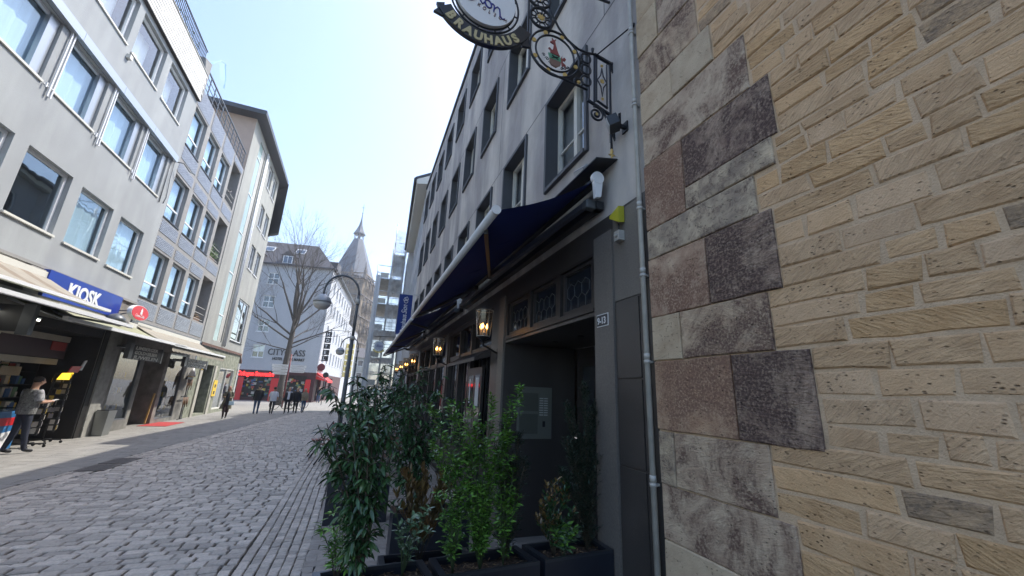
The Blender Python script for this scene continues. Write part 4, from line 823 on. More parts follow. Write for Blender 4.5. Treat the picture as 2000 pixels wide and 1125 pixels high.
# white shingle attic band: separate shingles, last 290 nearest the free edge as parts
mb = MB(); fbox(mb, F, S0, -.02, .0, .10, 13.15, 14.42); mb.build('attic_band', M['shop_dark'], kh)
shg = []
for r_ in range(9):
    z0 = 13.17+r_*.14
    for k in range(70): shg.append((-.03-(k+1)*.20-(.1 if r_ % 2 else 0), -.03-k*.20-(.1 if r_ % 2 else 0), z0))
tmpl = None
def shingle_mesh():
    m_ = MB(); a = LF
    u = a.u; n_ = a.n; P = lambda s_, o_, z_: u*s_+n_*o_+Z*z_
    m_.hexa([P(.004, .0, 0), P(.196, .0, 0), P(.196, .020, 0), P(.004, .020, 0), P(.004, .0, .15), P(.196, .0, .15), P(.196, .004, .15), P(.004, .004, .15)])
    me = bpy.data.meshes.new('shingle'); me.from_pydata(m_.v, [], m_.f); me.materials.append(mat('shingle_obj', (.60, .59, .56), .6, rand=.10)); return me
sm_ = shingle_mesh(); near_ = [s_ for s_ in shg if s_[0] > -6.3][:288]
for s_ in near_:
    o = bpy.data.objects.new('shingle', sm_); col.objects.link(o); o.parent = kh; o.location = F.p(s_[0], .102, s_[2])-Vector(kh.location)
mb = MB()
for s_ in shg:
    if s_ not in near_: fbox(mb, F, s_[0]+.004, s_[1]-.004, .102, .12, s_[2], s_[2]+.15)
mb.build('distant_shingles', M['shingle_white'], kh, kind='stuff')
mb = MB(); fbox(mb, F, S0, 0, -.25, .14, 14.44, 14.47); mb.build('attic_cap', M['zinc'], kh)
mb = MB(); mb.prism([F.p(-.35, .10, 14.47), F.p(-.02, .13, 13.15), F.p(.0, .13, 15.1), F.p(-.35, .0, 15.1)], LF.n*-.5); mb.build('gable_cheek', M['stone_band'], kh)
mb = MB()
for k in range(150): s_ = -.5-k*.11; mb.bar(F.p(s_, .02, 14.48), F.p(s_, .02, 15.35), .02, .02)
for z_ in (14.55, 15.35): mb.bar(F.p(S0, .02, z_), F.p(-.4, .02, z_), .04, .03)
mb.build('roof_railing', M['dark_metal'], kh)
mb = MB()
rs = random.Random(5)
for k in range(2200):
    s_ = -.6-rs.random()*11; z_ = 14.5+rs.random()**1.5*.95; o_ = -.05-rs.random()*.5; c = F.p(s_, o_, z_); d = Vector((rs.uniform(-1, 1), rs.uniform(-1, 1), rs.uniform(-1, 1))).normalized()*.07; e = d.orthogonal()*.35
    mb.face([c-d, c+e, c+d, c-e])
bal = mb.build('balcony_hedge', M['hedge'], None, kind='stuff'); tag(bal, 'dark leafy plants behind the roof railing of the kiosk house', 'plants')
mb = MB(); mb.tube([F.p(-.1, .02, 15.0), F.p(.15, .3, 15.55), F.p(.55, .35, 15.75), F.p(1.1, .3, 15.35), F.p(1.15, .3, 14.9)], .025, 6); mb.face([F.p(.12, .29, 15.45), F.p(.6, .33, 15.7), F.p(1.08, .3, 15.33), F.p(.7, .25, 15.0)]); mb.build('glass_wing', M['pane_sky'], kh)
# lower fascia and ground floor of the kiosk house
mb = MB(); hk = [(-16, -1.25, -.1, 3.3, 1.6)]
wall(mb, F, S0, 0, 0, 4.45, hk, o=-.02, depth=1.6); mb.build('ground_floor_wall', mat('ground_stone', (.30, .29, .26), .85, c2=(.16, .155, .14), scale=3, dirt=.2), kh)
mb = MB(); fbox(mb, F, S0, -.02, -.02, .05, 4.40, 4.47); mb.build('string_course', M['stone_band'], kh)
mb = MB(); fbox(mb, F, -.98, -.30, .0, .05, 0, 3.3); fbox(mb, F, -.98, -.30, -.02, .06, 0, .28); mb.build('kiosk_pier', mat('pier', (.30, .295, .27), .85, var=.2, scale=5), kh)
mb = MB(); fbox(mb, F, -16, -1.25, -1.62, -1.6, 0, 3.3); fbox(mb, F, -1.27, -1.245, -1.6, -.03, 0, 3.3); fbox(mb, F, -1.245, -.99, -.019, .01, 0, 3.3); mb.build('kiosk_interior', M['shop_dark'], kh)  # dark jamb lining and strip stand in for the shade of the doorway
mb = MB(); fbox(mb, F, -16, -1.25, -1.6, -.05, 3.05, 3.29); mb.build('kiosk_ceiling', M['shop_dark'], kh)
rs = random.Random(9)
sh = thing('kiosk_shelves', 'dark crowded shelves of small goods inside the open kiosk front', 'shelves', F.p(-4, -1.3, 0))
mb = MB()
for z_ in (.5, .85, 1.2, 1.55, 1.9): fbox(mb, F, -9.0, -1.9, -1.4, -.95, z_-.015, z_)
for s_ in (-9.0, -7.2, -5.4, -3.6, -1.9): fbox(mb, F, s_-.02, s_+.02, -1.41, -.95, 0, 2.2)
mb.build('rack', M['dark_metal'], sh)
gcol = [mat('goods_%d' % i, c, .5) for i, c in enumerate([(.35, .04, .03), (.45, .42, .38), (.05, .12, .3), (.5, .35, .05), (.1, .2, .12), (.3, .28, .3)])]
for mi in range(6):
    mb = MB()
    for z_ in (.5, .85, 1.2, 1.55, 1.9):
        for k in range(9): s_ = rs.uniform(-8.9, -2.1); wd = rs.uniform(.06, .2); fbox(mb, F, s_, s_+wd, -1.3, -1.0-rs.random()*.05, z_+.001+mi*.0004, z_+rs.uniform(.1, .28))
    mb.build('goods', gcol[mi], sh, kind='stuff')
# ---- signs at the kiosk
ks = thing('kiosk_sign', 'blue KIOSK sign with white serif letters on the grey wall', 'sign', F.p(-3, 0, 4))
mb = MB(); fbox(mb, F, -4.78, -1.32, .055, .19, 3.72, 4.40); mb.build('sign_box', M['blue_sign'], ks)
text('lettering', 'KIOSK', .56, 'white_paint', ks, F.p(-3.98, .193, 3.86), F.u, Z, ext=.012, sx=.92, bold=.018, spacing=1.0)
mb = MB()
for z_ in (3.78, 4.0, 4.2): fbox(mb, F, -1.318, -1.312, .07, .17, z_, z_+.12)
mb.build('side_symbols', M['magenta'], ks)
mb = MB(); fbox(mb, F, -5.3, -4.80, .03, .12, 3.7, 4.36); mb.build('junction_board', M['stone_band'], ks)
cc = thing('round_drink_sign', 'round red Coca-Cola sign with white bottle on a bracket beside the KIOSK sign', 'sign', F.p(-.8, .5, 4))
def disc_on(mb, F, s, o0, o1, z, rs_, rz, n=36): mb.prism([F.p(s+rs_*math.cos(2*math.pi*i/n), o0, z+rz*math.sin(2*math.pi*i/n)) for i in range(n)], F.n*(o1-o0))
mb = MB(); disc_on(mb, F, -.86, .42, .56, 4.0, .56, .235); mb.build('disc', M['red_sign'], cc)
mb = MB(); disc_on(mb, F, -.86, .43, .55, 4.0, .585, .25); mb.build('disc_rim', M['white_metal'], cc)
mb = MB(); bs = [(-.045, -.10), (-.06, -.04), (-.04, .02), (-.055, .06), (-.02, .12), (-.015, .16), (.015, .16), (.02, .12), (.055, .06), (.04, .02), (.06, -.04), (.045, -.10)]
mb.prism([F.p(-.82+a*1.3, .562, 4.04+b*.8) for a, b in bs], F.n*.006); mb.build('bottle_mark', M['white_paint'], cc)
text('lettering', 'Coca-Cola', .13, 'white_paint', cc, F.p(-1.18, .562, 3.86), F.u, Z, ext=.004, shear=.35, sx=1.1)
mb = MB(); mb.bar(F.p(-1.35, .0, 3.95), F.p(-1.3, .48, 4.0), .03, .03); mb.bar(F.p(-1.35, .0, 3.75), F.p(-1.3, .48, 3.95), .03, .03); mb.lathe(F.p(-1.75, .35, 3.55), [(.26, 0), (.24, .12), (.15, .22), (.02, .27)], 18); mb.build('bracket', M['lamp_grey'], cc)
kb = thing('projecting_kiosk_sign', 'black double sided KIOSK sign hanging under the beige awning', 'sign', F.p(-5.6, .5, 3.0))
a_ = F.p(-5.9, .68, 0); b_ = F.p(-5.9, -.55, 0); dirv = (b_-a_)
# projecting board stands square to the wall; lettering faces the camera
mb = MB(); fbox(mb, F, -5.98, -5.86, -.70, .66, 2.72, 3.30); mb.build('sign_box', M['black'], kb)
mb = MB(); fbox(mb, F, -5.99, -5.85, .66, .86, 2.66, 3.34); mb.build('end_post', M['lamp_grey'], kb)
text('lettering', 'KIOSK', .26, 'cream_gold', kb, F.p(-5.985, -.58, 3.04), F.n, Z, ext=.004, sx=1.15, bold=.006)
text('small_lettering', 'Tabak Zeitschriften', .085, 'alu', kb, F.p(-5.985, -.55, 2.90), F.n, Z, ext=.002) ; text('small_lettering', 'Getränke Eis', .085, 'alu', kb, F.p(-5.985, -.55, 2.79), F.n, Z, ext=.002)
# ---- three awnings on the left
def left_awning(name, label, s0, s1, zc, zf, of, m, bar=.07, valance=None, stripes=False, oc=.12):
    t_ = thing('shop_awning', label, 'awning', F.p((s0+s1)/2, 0, zc), 'awnings over the shops on the left'); mb = MB(); n = 30
    for i in range(n):
        a = s0+(s1-s0)*i/n; b = s0+(s1-s0)*(i+1)/n; mb.cur = (1 if stripes and i % 3 == 0 else 0); prev = None
        for k in range(5):
            q = k/4; cur = (oc+(of-oc)*q, zc+(zf-zc)*q-.05*math.sin(math.pi*q))
            if prev: mb.face([F.p(a, prev[0], prev[1]), F.p(b, prev[0], prev[1]), F.p(b, cur[0], cur[1]), F.p(a, cur[0], cur[1])], True)
            prev = cur
    mb.build('fabric', [M[m], M['stripe_brown']], t_)
    mb = MB(); fbox(mb, F, s0, s1, of-.01, of+.09, zf-.03, zf+bar); mb.build('front_bar', M['white_metal'], t_)
    mb = MB(); fbox(mb, F, s0, s1, .0, .16, zc-.04, zc+.12); mb.build('cassette', M['cream_paint'], t_)
    for s_ in (s0+.4, s1-.4):
        mb = MB(); mid = F.p(s_+(.9 if s_ < (s0+s1)/2 else -.9), of*.55, (zc+zf)/2-.16); mb.bar(F.p(s_, .05, zc-.1), mid, .05, .05); mb.bar(mid, F.p(s_, of, zf-.02), .05, .05); mb.build('folding_arm', M['alu'], t_)
    if valance:
        mb = MB(); n = int((s1-s0)/.35)
        for i in range(n):
            a = s0+(s1-s0)*i/n; b = s0+(s1-s0)*(i+1)/n; mid = (a+b)/2
            mb.prism([F.p(a, of+.02, zf-.03), F.p(b, of+.02, zf-.03), F.p(b, of+.04, zf-valance+.04), F.p(mid, of+.045, zf-valance), F.p(a, of+.04, zf-valance+.04)], F.n*.004)
        mb.build('valance', M['cream_fabric'], t_)
    return t_
left_awning('a', 'upper beige striped awning at the left edge, over the blue KIOSK sign', -15, -4.7, 4.20, 3.50, 1.45, 'cream_fabric', bar=.035, stripes=True)
left_awning('b', 'long awning with a bright white front bar above the kiosk entrance', -15, -4.05, 3.60, 3.20, 1.72, 'green_yellow', bar=.05)
left_awning('c', 'low awning with white front bar over the first jewellery window', -5.9, 1.3, 3.60, 3.10, 1.30, 'green_yellow', bar=.05)
left_awning('d', 'grey awning with scalloped valance over the second jewellery shop', .15, 6.6, 3.68, 3.08, 1.30, 'cream_fabric', bar=.05, valance=.24)
# kiosk inner boards: beige strips with round emblem, red panel, yellow lamp, notice
kbd = thing('kiosk_menu_boards', 'two beige header boards with round emblems across the kiosk opening', 'board', F.p(-4, -.3, 2.6))
for i, (z0, s0, s1) in enumerate(((2.78, -9, -2.05), (2.12, -9, -2.3))):
    mb = MB(); fbox(mb, F, s0, s1, -.42, -.38, z0, z0+.16); mb.build('board', mat('beige_board%d' % i, (.34, .31, .25), .6, var=.1), kbd)
    mb = MB(); disc_on(mb, F, -4.9 if i == 0 else -4.6, -.38, -.365, z0+.0, .30, .13); mb.build('emblem', M['beige_board%d' % i], kbd)
    mb = MB(); n = 24; mb.tube([F.p((-4.9 if i == 0 else -4.6)+.30*math.cos(math.pi+math.pi*q/n), -.362, z0+.13*math.sin(math.pi+math.pi*q/n)) for q in range(n+1)], .010, 5); mb.build('emblem_ring', M['shop_dark'], kbd)
mb = MB(); fbox(mb, F, -9, -2.05, -.42, -.40, 2.30, 2.77); mb.build('dark_panel', mat('wine_dark', (.035, .012, .014), .5), kbd)
mb = MB(); fbox(mb, F, -2.75, -2.15, -.398, -.38, 2.52, 2.76); mb.build('red_panel', mat('dull_red', (.28, .03, .02), .5), kbd)
mb = MB(); fbox(mb, F, -3.35, -2.65, -.90, -.88, 1.78, 2.02); mb.build('beige_notice', M['beige_board0'], kbd)
# strip lights under the awning ceiling
for i, (s0, s1) in enumerate(((-7.0, -5.9), (-5.7, -4.7))):
    t_ = thing('strip_light', ('left' if i == 0 else 'right')+' of two white strip lights under the kiosk awning', 'lamp', F.p(s0, .6, 3.2), 'strip lights at the kiosk')
    mb = MB(); fbox(mb, F, s0, s1, .20, .28, 3.10, 3.14); mb.build('tube', mat('tube_lit%d' % i, (.9, .9, .8), .4, emit=(1, .97, .85, 2.2)), t_)
    mb = MB(); fbox(mb, F, s0, s1, .18, .30, 3.141, 3.18); mb.build('housing', M['white_metal'], t_)
# freezer with blue and red pictures behind the man
fz = thing('ice_cream_freezer', 'blue chest freezer with red and white stripes behind the man at the kiosk', 'freezer', F.p(-5.4, -.3, 0))
mb = MB(); fbox(mb, F, -6.3, -3.75, -.55, .05, .05, .95); mb.build('body', mat('freezer_blue', (.02, .14, .34), .35), fz, bevel=.03)
mb = MB(); fbox(mb, F, -6.28, -3.77, .051, .055, .62, .80); mb.build('red_stripe', M['red_sign'], fz)
mb = MB(); mb.prism([F.p(-4.9, .056, .10), F.p(-4.1, .056, .10), F.p(-3.8, .056, .50), F.p(-4.3, .056, .45)], F.n*.003); mb.build('white_flash', M['white_paint'], fz)
mb = MB(); fbox(mb, F, -6.28, -3.77, -.54, .04, .955, 1.02); mb.build('lid', M['pane_sky'], fz)
# newspaper racks
def rack(s, o, label, hgt=1.75, flag=False):
    t_ = thing('postcard_rack', label, 'rack', F.p(s, o, 0), 'wheeled racks at the kiosk'); mb = MB()
    for a in range(5):
        an = a*2*math.pi/5; e = F.p(s+.36*math.cos(an), o+.36*math.sin(an), .09); mb.bar(F.p(s, o, .10), e, .03, .03)
    mb.tube([F.p(s, o, .08), F.p(s, o, hgt)], .02, 8); mb.build('stand', M['black'], t_)
    for a in range(5):
        an = a*2*math.pi/5; e = F.p(s+.36*math.cos(an), o+.36*math.sin(an), .035); mb = MB(); mb.lathe(e-F.u*.012, [(.034, 0), (.034, .024)], 10, axis=F.u); mb.build('castor', M['rubber'], t_)
    for side in range(4):
        an = side*math.pi/2+.4; mb = MB(); ux = Vector((math.cos(an), math.sin(an), 0)); vx = Vector((-math.sin(an), math.cos(an), 0)); c = F.p(s, o, 0)+ux*.17
        for z_ in [.35+.16*k for k in range(int((hgt-.4)/.16))]: mb.bar(c-vx*.15+Z*z_, c+vx*.15+Z*z_, .008, .03)
        mb.bar(c-vx*.15+Z*.3, c-vx*.15+Z*hgt, .01, .01); mb.bar(c+vx*.15+Z*.3, c+vx*.15+Z*hgt, .01, .01); mb.build('wire_side', M['black'], t_)
    for mi in range(4):
        mb = MB()
        for k in range(10):
            side = rs.randrange(4); an = side*math.pi/2+.4; ux = Vector((math.cos(an), math.sin(an), 0)); vx = Vector((-math.sin(an), math.cos(an), 0)); c = F.p(s, o, 0)+ux*(.185+.003*mi)+vx*rs.choice((-.08, .02, .09))+Z*(.36+.16*rs.randrange(int((hgt-.45)/.16)))
            mb.bar(c, c+Z*.12, .09, .004, up=ux) if abs(ux.z) < .9 else None
        mb.build('cards', gcol[(mi*2+1) % 6], t_, kind='stuff')
    return t_
rack(-2.35, -.12, 'narrow black wheeled postcard rack beside the dark kiosk doorway', 1.9)
rack(-3.25, .0, 'lower black wheeled newspaper rack right behind the man at the kiosk', 1.25)
fg = thing('pennant_lamp', 'red and yellow illuminated wedge hanging at the top of the kiosk rack', 'lamp', F.p(-2.3, 0, 2))
mb = MB(); mb.prism([F.p(-2.95, .05, 1.72), F.p(-2.45, .05, 1.72), F.p(-2.35, .05, 1.92), F.p(-2.8, .05, 1.90)], F.n*.03); mb.build('yellow_part', mat('yellow_lit', (.8, .5, .02), .4, emit=(1, .62, .03, .7)), fg)
mb = MB(); mb.prism([F.p(-2.6, .05, 1.93), F.p(-2.2, .05, 1.93), F.p(-2.0, .05, 2.12), F.p(-2.5, .05, 2.10)], F.n*.03); mb.build('red_part', M['red_sign'], fg)
mb = MB(); mb.prism([F.p(-2.15, .05, 2.0), F.p(-2.02, .05, 2.0), F.p(-1.9, .05, 2.30), F.p(-2.0, .05, 2.28)], F.n*.03); mb.build('white_part', M['white_paint'], fg)
# waste bin
bn = thing('waste_bin', 'tapering brushed steel litter bin at the foot of the kiosk pier', 'bin', F.p(-.38, .22, 0))
mb = MB(); c = F.p(-.38, .24, 0); pts = []
for z_, k in ((0, .78), (.78, 1.0)):
    for a, b in ((-.25, -.17), (.25, -.17), (.25, .17), (-.25, .17)): pts.append(F.p(-.38+a*k, .24+b*k, z_))
mb.hexa(pts); mb.build('bin_body', M['steel'], bn)
mb = MB(); fbox(mb, F, -.61, -.15, .09, .39, .781, .80); mb.build('bin_opening', M['black'], bn)
# ---------------------------------------------------------------- jewellers / tiled house
th_ = thing('tiled_house', 'narrow grey house with blue tile bands, three windows and an open loggia on every floor', 'building', (21, 8, 0))
cols_ = [(0.12, 1.54), (1.95, 3.35), (3.74, 5.13)]; lg = (5.50, 6.98)
rr = [(4.78, 6.63), (7.96, 9.82), (11.20, 13.02)]; lr = [(4.75, 7.0), (7.98, 10.27), (11.24, 13.57)]
H = [(a, b, c, d, .24) for a, b in cols_ for c, d in rr]+[(lg[0], lg[1], c, d, 1.5) for c, d in lr]
mb = MB(); wall(mb, F, 0.02, 7.28, 3.88, 14.0, H, o=-.03)
mb.face([F.p(0.02, -.03, 14.0), F.p(7.28, -.03, 14.0), F.p(7.28, -9, 14.0), F.p(.02, -9, 14.0)]); mb.build('wall', M['stone_band'], th_)
for a, b in cols_:
    for c, d in rr: window(th_, Frame(F.p(0, -.03, 0), 1.0, -1), a, b, c, d, rec=.2, fw=.065, zsplit=(c+.62,), sill=.03, cm='curtain_blue', gm='pane_sky', sill_m='dark_metal')
for c, d in lr:
    mb = MB(); mb.face([F.p(lg[0], -1.53, c), F.p(lg[1], -1.53, c), F.p(lg[1], -1.53, d), F.p(lg[0], -1.53, d)]); lb = mb.build('loggia_back', M['stone_band'], th_)
    mb = MB(); fbox(mb, F, lg[0]+.2, lg[1]-.1, -1.525, -1.50, c+.02, d-.4); mb.build('loggia_door', M['pane_sky'], lb)
    mb = MB()
    for z_ in (c+.12, c+.42, c+.72): mb.bar(F.p(lg[0], -.10, z_), F.p(lg[1], -.10, z_), .025, .025)
    mb.build('loggia_rail', M['zinc'], th_)
def tiles(s0, s1, z0, z1):
    mb = MB(); fbox(mb, F, s0, s1, -.029, -.022, z0, z1); pn = mb.build('tile_bed', M['stone_band'], th_); mb = MB(); z = z0+.01; r_ = 0
    while z < z1-.03:
        s_ = s0+.005+(.0 if r_ % 2 else .1)
        while s_ < s1-.03: e = min(s_+.20, s1-.005); fbox(mb, F, s_+.004, e-.004, -.021, -.012, z, z+.052); s_ += .204
        z += .062; r_ += 1
    mb.build('tiles', M['tile_blue'], pn, kind='stuff')
for a, b in cols_+[lg]:
    for z0, z1 in ((4.02, 4.68), (6.72, 7.15), (7.33, 7.86), (9.92, 10.35), (10.53, 11.08), (13.1, 13.95)):
        if (a, b) == lg:
            if 6.7 < z0 < 7.2 or 9.9 < z0 < 10.4: continue
            if z0 > 13: z0 = 13.62
        tiles(a-.10, b+.10, z0, z1)
mb = MB()
for k in range(12): s_ = .25+k*.62; mb.bar(F.p(s_, -.1, 14.0), F.p(s_, -.1, 15.05), .035, .035)
for z_ in (14.25, 14.5, 14.78): mb.bar(F.p(.1, -.1, z_), F.p(7.2, -.1, z_), .025, .025)
mb.bar(F.p(.1, -.1, 15.05), F.p(7.2, -.1, 15.05), .06, .05); mb.build('roof_rail', M['lamp_grey'], th_)
mb = MB(); fbox(mb, F, .02, 7.28, -.03, .03, 3.72, 3.88); mb.build('ledge', M['lamp_grey'], th_)
mb = MB(); hs_ = [(.10, 1.75, .35, 3.0, .5), (2.0, 3.9, -.1, 3.0, 1.4), (4.2, 6.1, .15, 3.0, .6), (7.0, 7.27, 9, 10)]
wall(mb, F, .02, 7.28, 0, 3.72, [h for h in hs_ if h[2] < 8], o=-.06, depth=.5); mb.build('ground_floor_wall', M['ground_stone'], th_)
for i, (a, b, c, d) in enumerate(((.10, 1.75, .35, 3.0), (4.2, 6.1, .15, 3.0))):
    mb = MB(); ring_frame(mb, F, a, b, c, d, .05, -.15, -.07); sw = mb.build('shop_window', M['lamp_grey'], th_)
    mb = MB(); mb.face([F.p(a+.05, -.11, c+.05), F.p(b-.05, -.11, c+.05), F.p(b-.05, -.11, d-.05), F.p(a+.05, -.11, d-.05)]); mb.build('shop_pane', M['shop_glass'], sw)
    mb = MB(); fbox(mb, F, a+.01, b-.01, -.55, -.53, c, d); mb.build('display_back', mat('display%d' % i, (.05, .06, .05), .8, c2=(.015, .02, .02), scale=4), sw)
    mb = MB()
    for z_ in (c+.35, c+.95, c+1.5): fbox(mb, F, a+.02, b-.02, -.5, -.2, z_-.01, z_)
    mb.build('display_shelf', M['shop_glass'], sw)
    for mi in range(3):
        mb = MB()
        for z_ in (c+.01, c+.36, c+.96, c+1.51):
            for k in range(4): s_ = rs.uniform(a+.05, b-.2); mb.lathe(F.p(s_, -.35, z_), [(.05, 0), (.03, .05), (.045, .12), (.02, .18)], 8)
        mb.build('display_goods', gcol[(1, 5, 3)[mi]], sw, kind='stuff')
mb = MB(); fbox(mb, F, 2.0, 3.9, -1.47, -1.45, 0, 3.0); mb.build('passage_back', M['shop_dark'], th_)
mb = MB(); fbox(mb, F, 2.0, 2.06, -1.4, -.1, 0.02, 2.9); mb.build('passage_glass', M['shop_glass'], th_)
mb = MB(); mb.bar(F.p(3.55, -.1, .05), F.p(3.75, -.1, 1.25), .05, .05); mb.build('brass_bar', M['gold'], th_)
# jeweller's signs
def jsign(s0, s1, z0, z1, lines, label, o=.62):
    t_ = thing('jeweller_sign', label, 'sign', F.p(s0, 0, z0), 'dark jeweller signs on the left')
    mb = MB(); fbox(mb, F, s0, s1, o-.10, o, z0, z1); mb.build('sign_box', M['black'], t_); mb = MB(); fbox(mb, F, s1+.005, s1+.12, o-.12, o+.01, z0-.04, z1+.02); fbox(mb, F, s0-.3, s0-.05, o-.12, o+.01, z0+.0, z1+.04); fbox(mb, F, s0+.2, s1-.2, 0, o-.101, z1-.08, z1-.04); mb.build('end_bracket', M['lamp_grey'], t_)
    n = len(lines); hgt = (z1-z0)/n
    for i, l_ in enumerate(lines): text('lettering', l_, hgt*1.0, 'cream_paint', t_, F.p(s0+.08, o+.003, z1-hgt*(i+1)+hgt*.16), F.u, Z, ext=.003, sx=(s1-s0)/(len(l_)*hgt*.72), bold=.004, shear=.1)
jsign(-.72, 1.42, 2.46, 2.93, ['LIMBERGER', 'GOLD+SILBER', 'JUWELEN'], 'black GOLD+SILBER JUWELEN sign under the awning, nearer of the two jeweller signs')
jsign(4.15, 6.75, 2.43, 2.81, ['GOLD SILBER', 'MÜNZEN SCHMUCK', 'JUWELEN'], 'smaller dark jeweller sign hanging beyond the first one by the doorway')
# goods in front
cp = thing('red_door_mat', 'red carpet laid on the pavement in front of the jewellery shop', 'carpet', F.p(4, 0, 0))
mb = MB(); mb.hexa([F.p(2.9, -.1, .006), F.p(4.9, -.1, .006), F.p(4.9, .85, .006), F.p(2.9, .85, .006), F.p(2.9, -.1, .016), F.p(4.9, -.1, .016), F.p(4.9, .85, .016), F.p(2.9, .85, .016)]); mb.build('carpet', mat('carpet_red', (.42, .05, .05), .9, var=.1), cp)
ds = thing('jewellery_display_stand', 'tall display stand with hanging necklaces outside the jewellery shop', 'display stand', F.p(6.5, .1, 0))
mb = MB(); mb.tube([F.p(6.6, .1, 0), F.p(6.6, .1, 2.0)], .025, 8); fbox(mb, F, 6.25, 6.95, .06, .14, 1.9, 2.02); fbox(mb, F, 6.25, 6.95, .06, .10, 1.05, 1.10)
mb.bar(F.p(6.3, .1, .02), F.p(6.9, .1, .02), .03, .03); mb.build('stand', M['dark_metal'], ds)
mb = MB()
for k in range(7): s_ = 6.3+k*.1; mb.tube([F.p(s_, .15, 1.9), F.p(s_+.02, .16, 1.4+.1*(k % 3)), F.p(s_+.05, .15, 1.9)], .012, 5)
for k in range(5): s_ = 6.3+k*.14; mb.tube([F.p(s_, .15, 1.04), F.p(s_+.03, .18, .6+.1*(k % 2)), F.p(s_+.06, .15, 1.04)], .018, 5)
mb.build('necklaces', M['wood_chair'], ds, kind='stuff')
tl = thing('white_table_lamp', 'white cone lampshade standing in the jeweller window', 'lamp', F.p(7.0, -.3, 2))
mb = MB(); mb.lathe(F.p(6.75, .12, 2.05), [(.17, 0), (.02, .46)], 16); mb.build('lamp_shade', M['white_paint'], tl); mb = MB(); mb.lathe(F.p(6.75, .12, 2.02), [(.18, 0), (.17, .03)], 16); mb.build('lamp_base', M['gold'], tl)
# bird on the loggia rail
bd = thing('bird', 'dark pigeon perched on the top loggia rail of the tiled house', 'bird', F.p(5.9, -.1, 12))
mb = MB(); c = F.p(6.25, -.10, 12.02); d = F.u*.8+Z*.35; d.normalize()
mb.tube([c-d*.30, c-d*.16, c-d*.05, c+d*.06, c+d*.12+Z*.03, c+d*.14+Z*.09, c+d*.20+Z*.10, c+d*.25+Z*.085], [.012, .03, .06, .055, .035, .035, .02, .003], 10); mb.tube([c+Z*-.04, c-Z*.07], .008, 5); mb.build('body', M['black'], bd)
# plants in the loggias
def clump(cf, n, r, size, m, name, label, seed=1):
    rs_ = random.Random(seed); t_ = thing(name, label, 'plant', cf); mb = MB()
    for i in range(n):
        p_ = Vector(cf)+Vector((rs_.gauss(0, r[0]), rs_.gauss(0, r[1]), abs(rs_.gauss(0, r[2])))); d_ = Vector((rs_.uniform(-1, 1), rs_.uniform(-1, 1), rs_.uniform(-.5, 1))).normalized()*size; e = d_.orthogonal().normalized()*size*.35; mb.face([p_-d_, p_+e, p_+d_, p_-e])
    mb.build('foliage', m, t_, kind='stuff'); mb = MB(); c = Vector(cf); mb.box((c.x-.5, c.y-.08, c.z-.16), (c.x+.5, c.y+.08, c.z)); mb.build('box', M['wood_chair'], t_)
clump(F.p(6.25, -.25, 8.2), 380, (.35, .12, .30), .06, mat('loggia_green', (.09, .17, .05), .6, rand=.3, island=True), 'balcony_plant', 'green plant behind the rail of the middle loggia')
clump(F.p(6.25, -.25, 4.95), 90, (.35, .1, .08), .05, mat('dry_leaves', (.22, .14, .07), .7, rand=.3, island=True), 'balcony_plant', 'low dried plant in a brown box in the lowest loggia', 2)
# ---------------------------------------------------------------- beige house with overhanging roof
bgh = thing('beige_house', 'pale beige house with a tall glass strip, paired windows and a dark overhanging roof', 'building', (28, 8, 0))
wp = [(12.2, 13.35), (13.85, 15.05)]; zr = [(6.3+3.08*k, 8.0+3.08*k) for k in range(1, 4)]
H = [(8.95, 10.55, 4.12, 17.1, .12)]+[(a, b, c, d, .2) for a, b in wp for c, d in zr]+[(12.15, 15.0, 4.46, 7.25, .15)]
mb = MB(); wall(mb, F, 7.30, 15.6, 3.82, 17.6, H); mb.face([F.p(7.30, 0, 3.82), F.p(7.30, 0, 14.0), F.p(7.30, -9, 14.0), F.p(7.30, -9, 3.82)]); mb.build('wall', M['stucco_beige'], bgh)
mb = MB(); mb.face([F.p(7.30, .0, 14.0), F.p(7.30, .0, 17.6), F.p(7.30, -9, 17.6), F.p(7.30, -9, 14.0)]); mb.build('peach_gable', M['stucco_peach'], bgh)
mb = MB(); F2 = Frame(F.p(15.6, 0, 0), 13.0, -1); wall(mb, F2, 0, 9, 3.3, 16.5, [(.9, 1.5, 4.5, 7, .2)]); mb.build('far_wall', M['stucco_beige'], bgh)
window(bgh, F2, .9, 1.5, 4.5, 7, rec=.1, fw=.06, cm='curtain_blue')
mb = MB(); fbox(mb, F, 8.96, 9.9, -.10, -.06, 4.13, 17.09); gs = mb.build('glass_strip', mat('green_glass', (.30, .40, .37), .18, var=.15, scale=.5), bgh)
for k in range(5):
    mb = MB(); fbox(mb, F, 8.96, 9.9, -.058, -.03, 5.6+k*2.6, 5.66+k*2.6); mb.build('glass_joint', M['white_paint'], gs)
mb = MB(); fbox(mb, F, 9.91, 10.54, -.11, -.05, 4.13, 17.09); mb.build('strip_side_panel', M['zinc'], bgh)  # plain zinc panel beside the glass strip
for k, s_ in enumerate((10.78, 11.08)):
    mb = MB(); mb.tube([F.p(s_, .07, 3.95), F.p(s_, .07, 17.3)], .055, 10); mb.build('rain_pipe', M['white_metal'], bgh)
mb = MB(); fbox(mb, F, 11.24, 11.42, -.04, .03, 3.95, 17.3); mb.build('black_joint', M['black'], bgh)
for i, (a, b) in enumerate(wp):
    for c, d in zr: window(bgh, F, a, b, c, d, rec=.17, fw=.06, cm='room_dark', gm='pane_glass', sill=.05, sill_m='white_paint', splits=((a+b)/2,))
mat('blind_green', (.16, .18, .15), .8, var=.3, scale=1.5)
window(bgh, F, 12.15, 15.0, 4.46, 7.25, rec=.13, fw=.09, cm='blind_green', gm='pane_glass', splits=(13.9,), sill=.06, sill_m='dark_metal')
mb = MB()
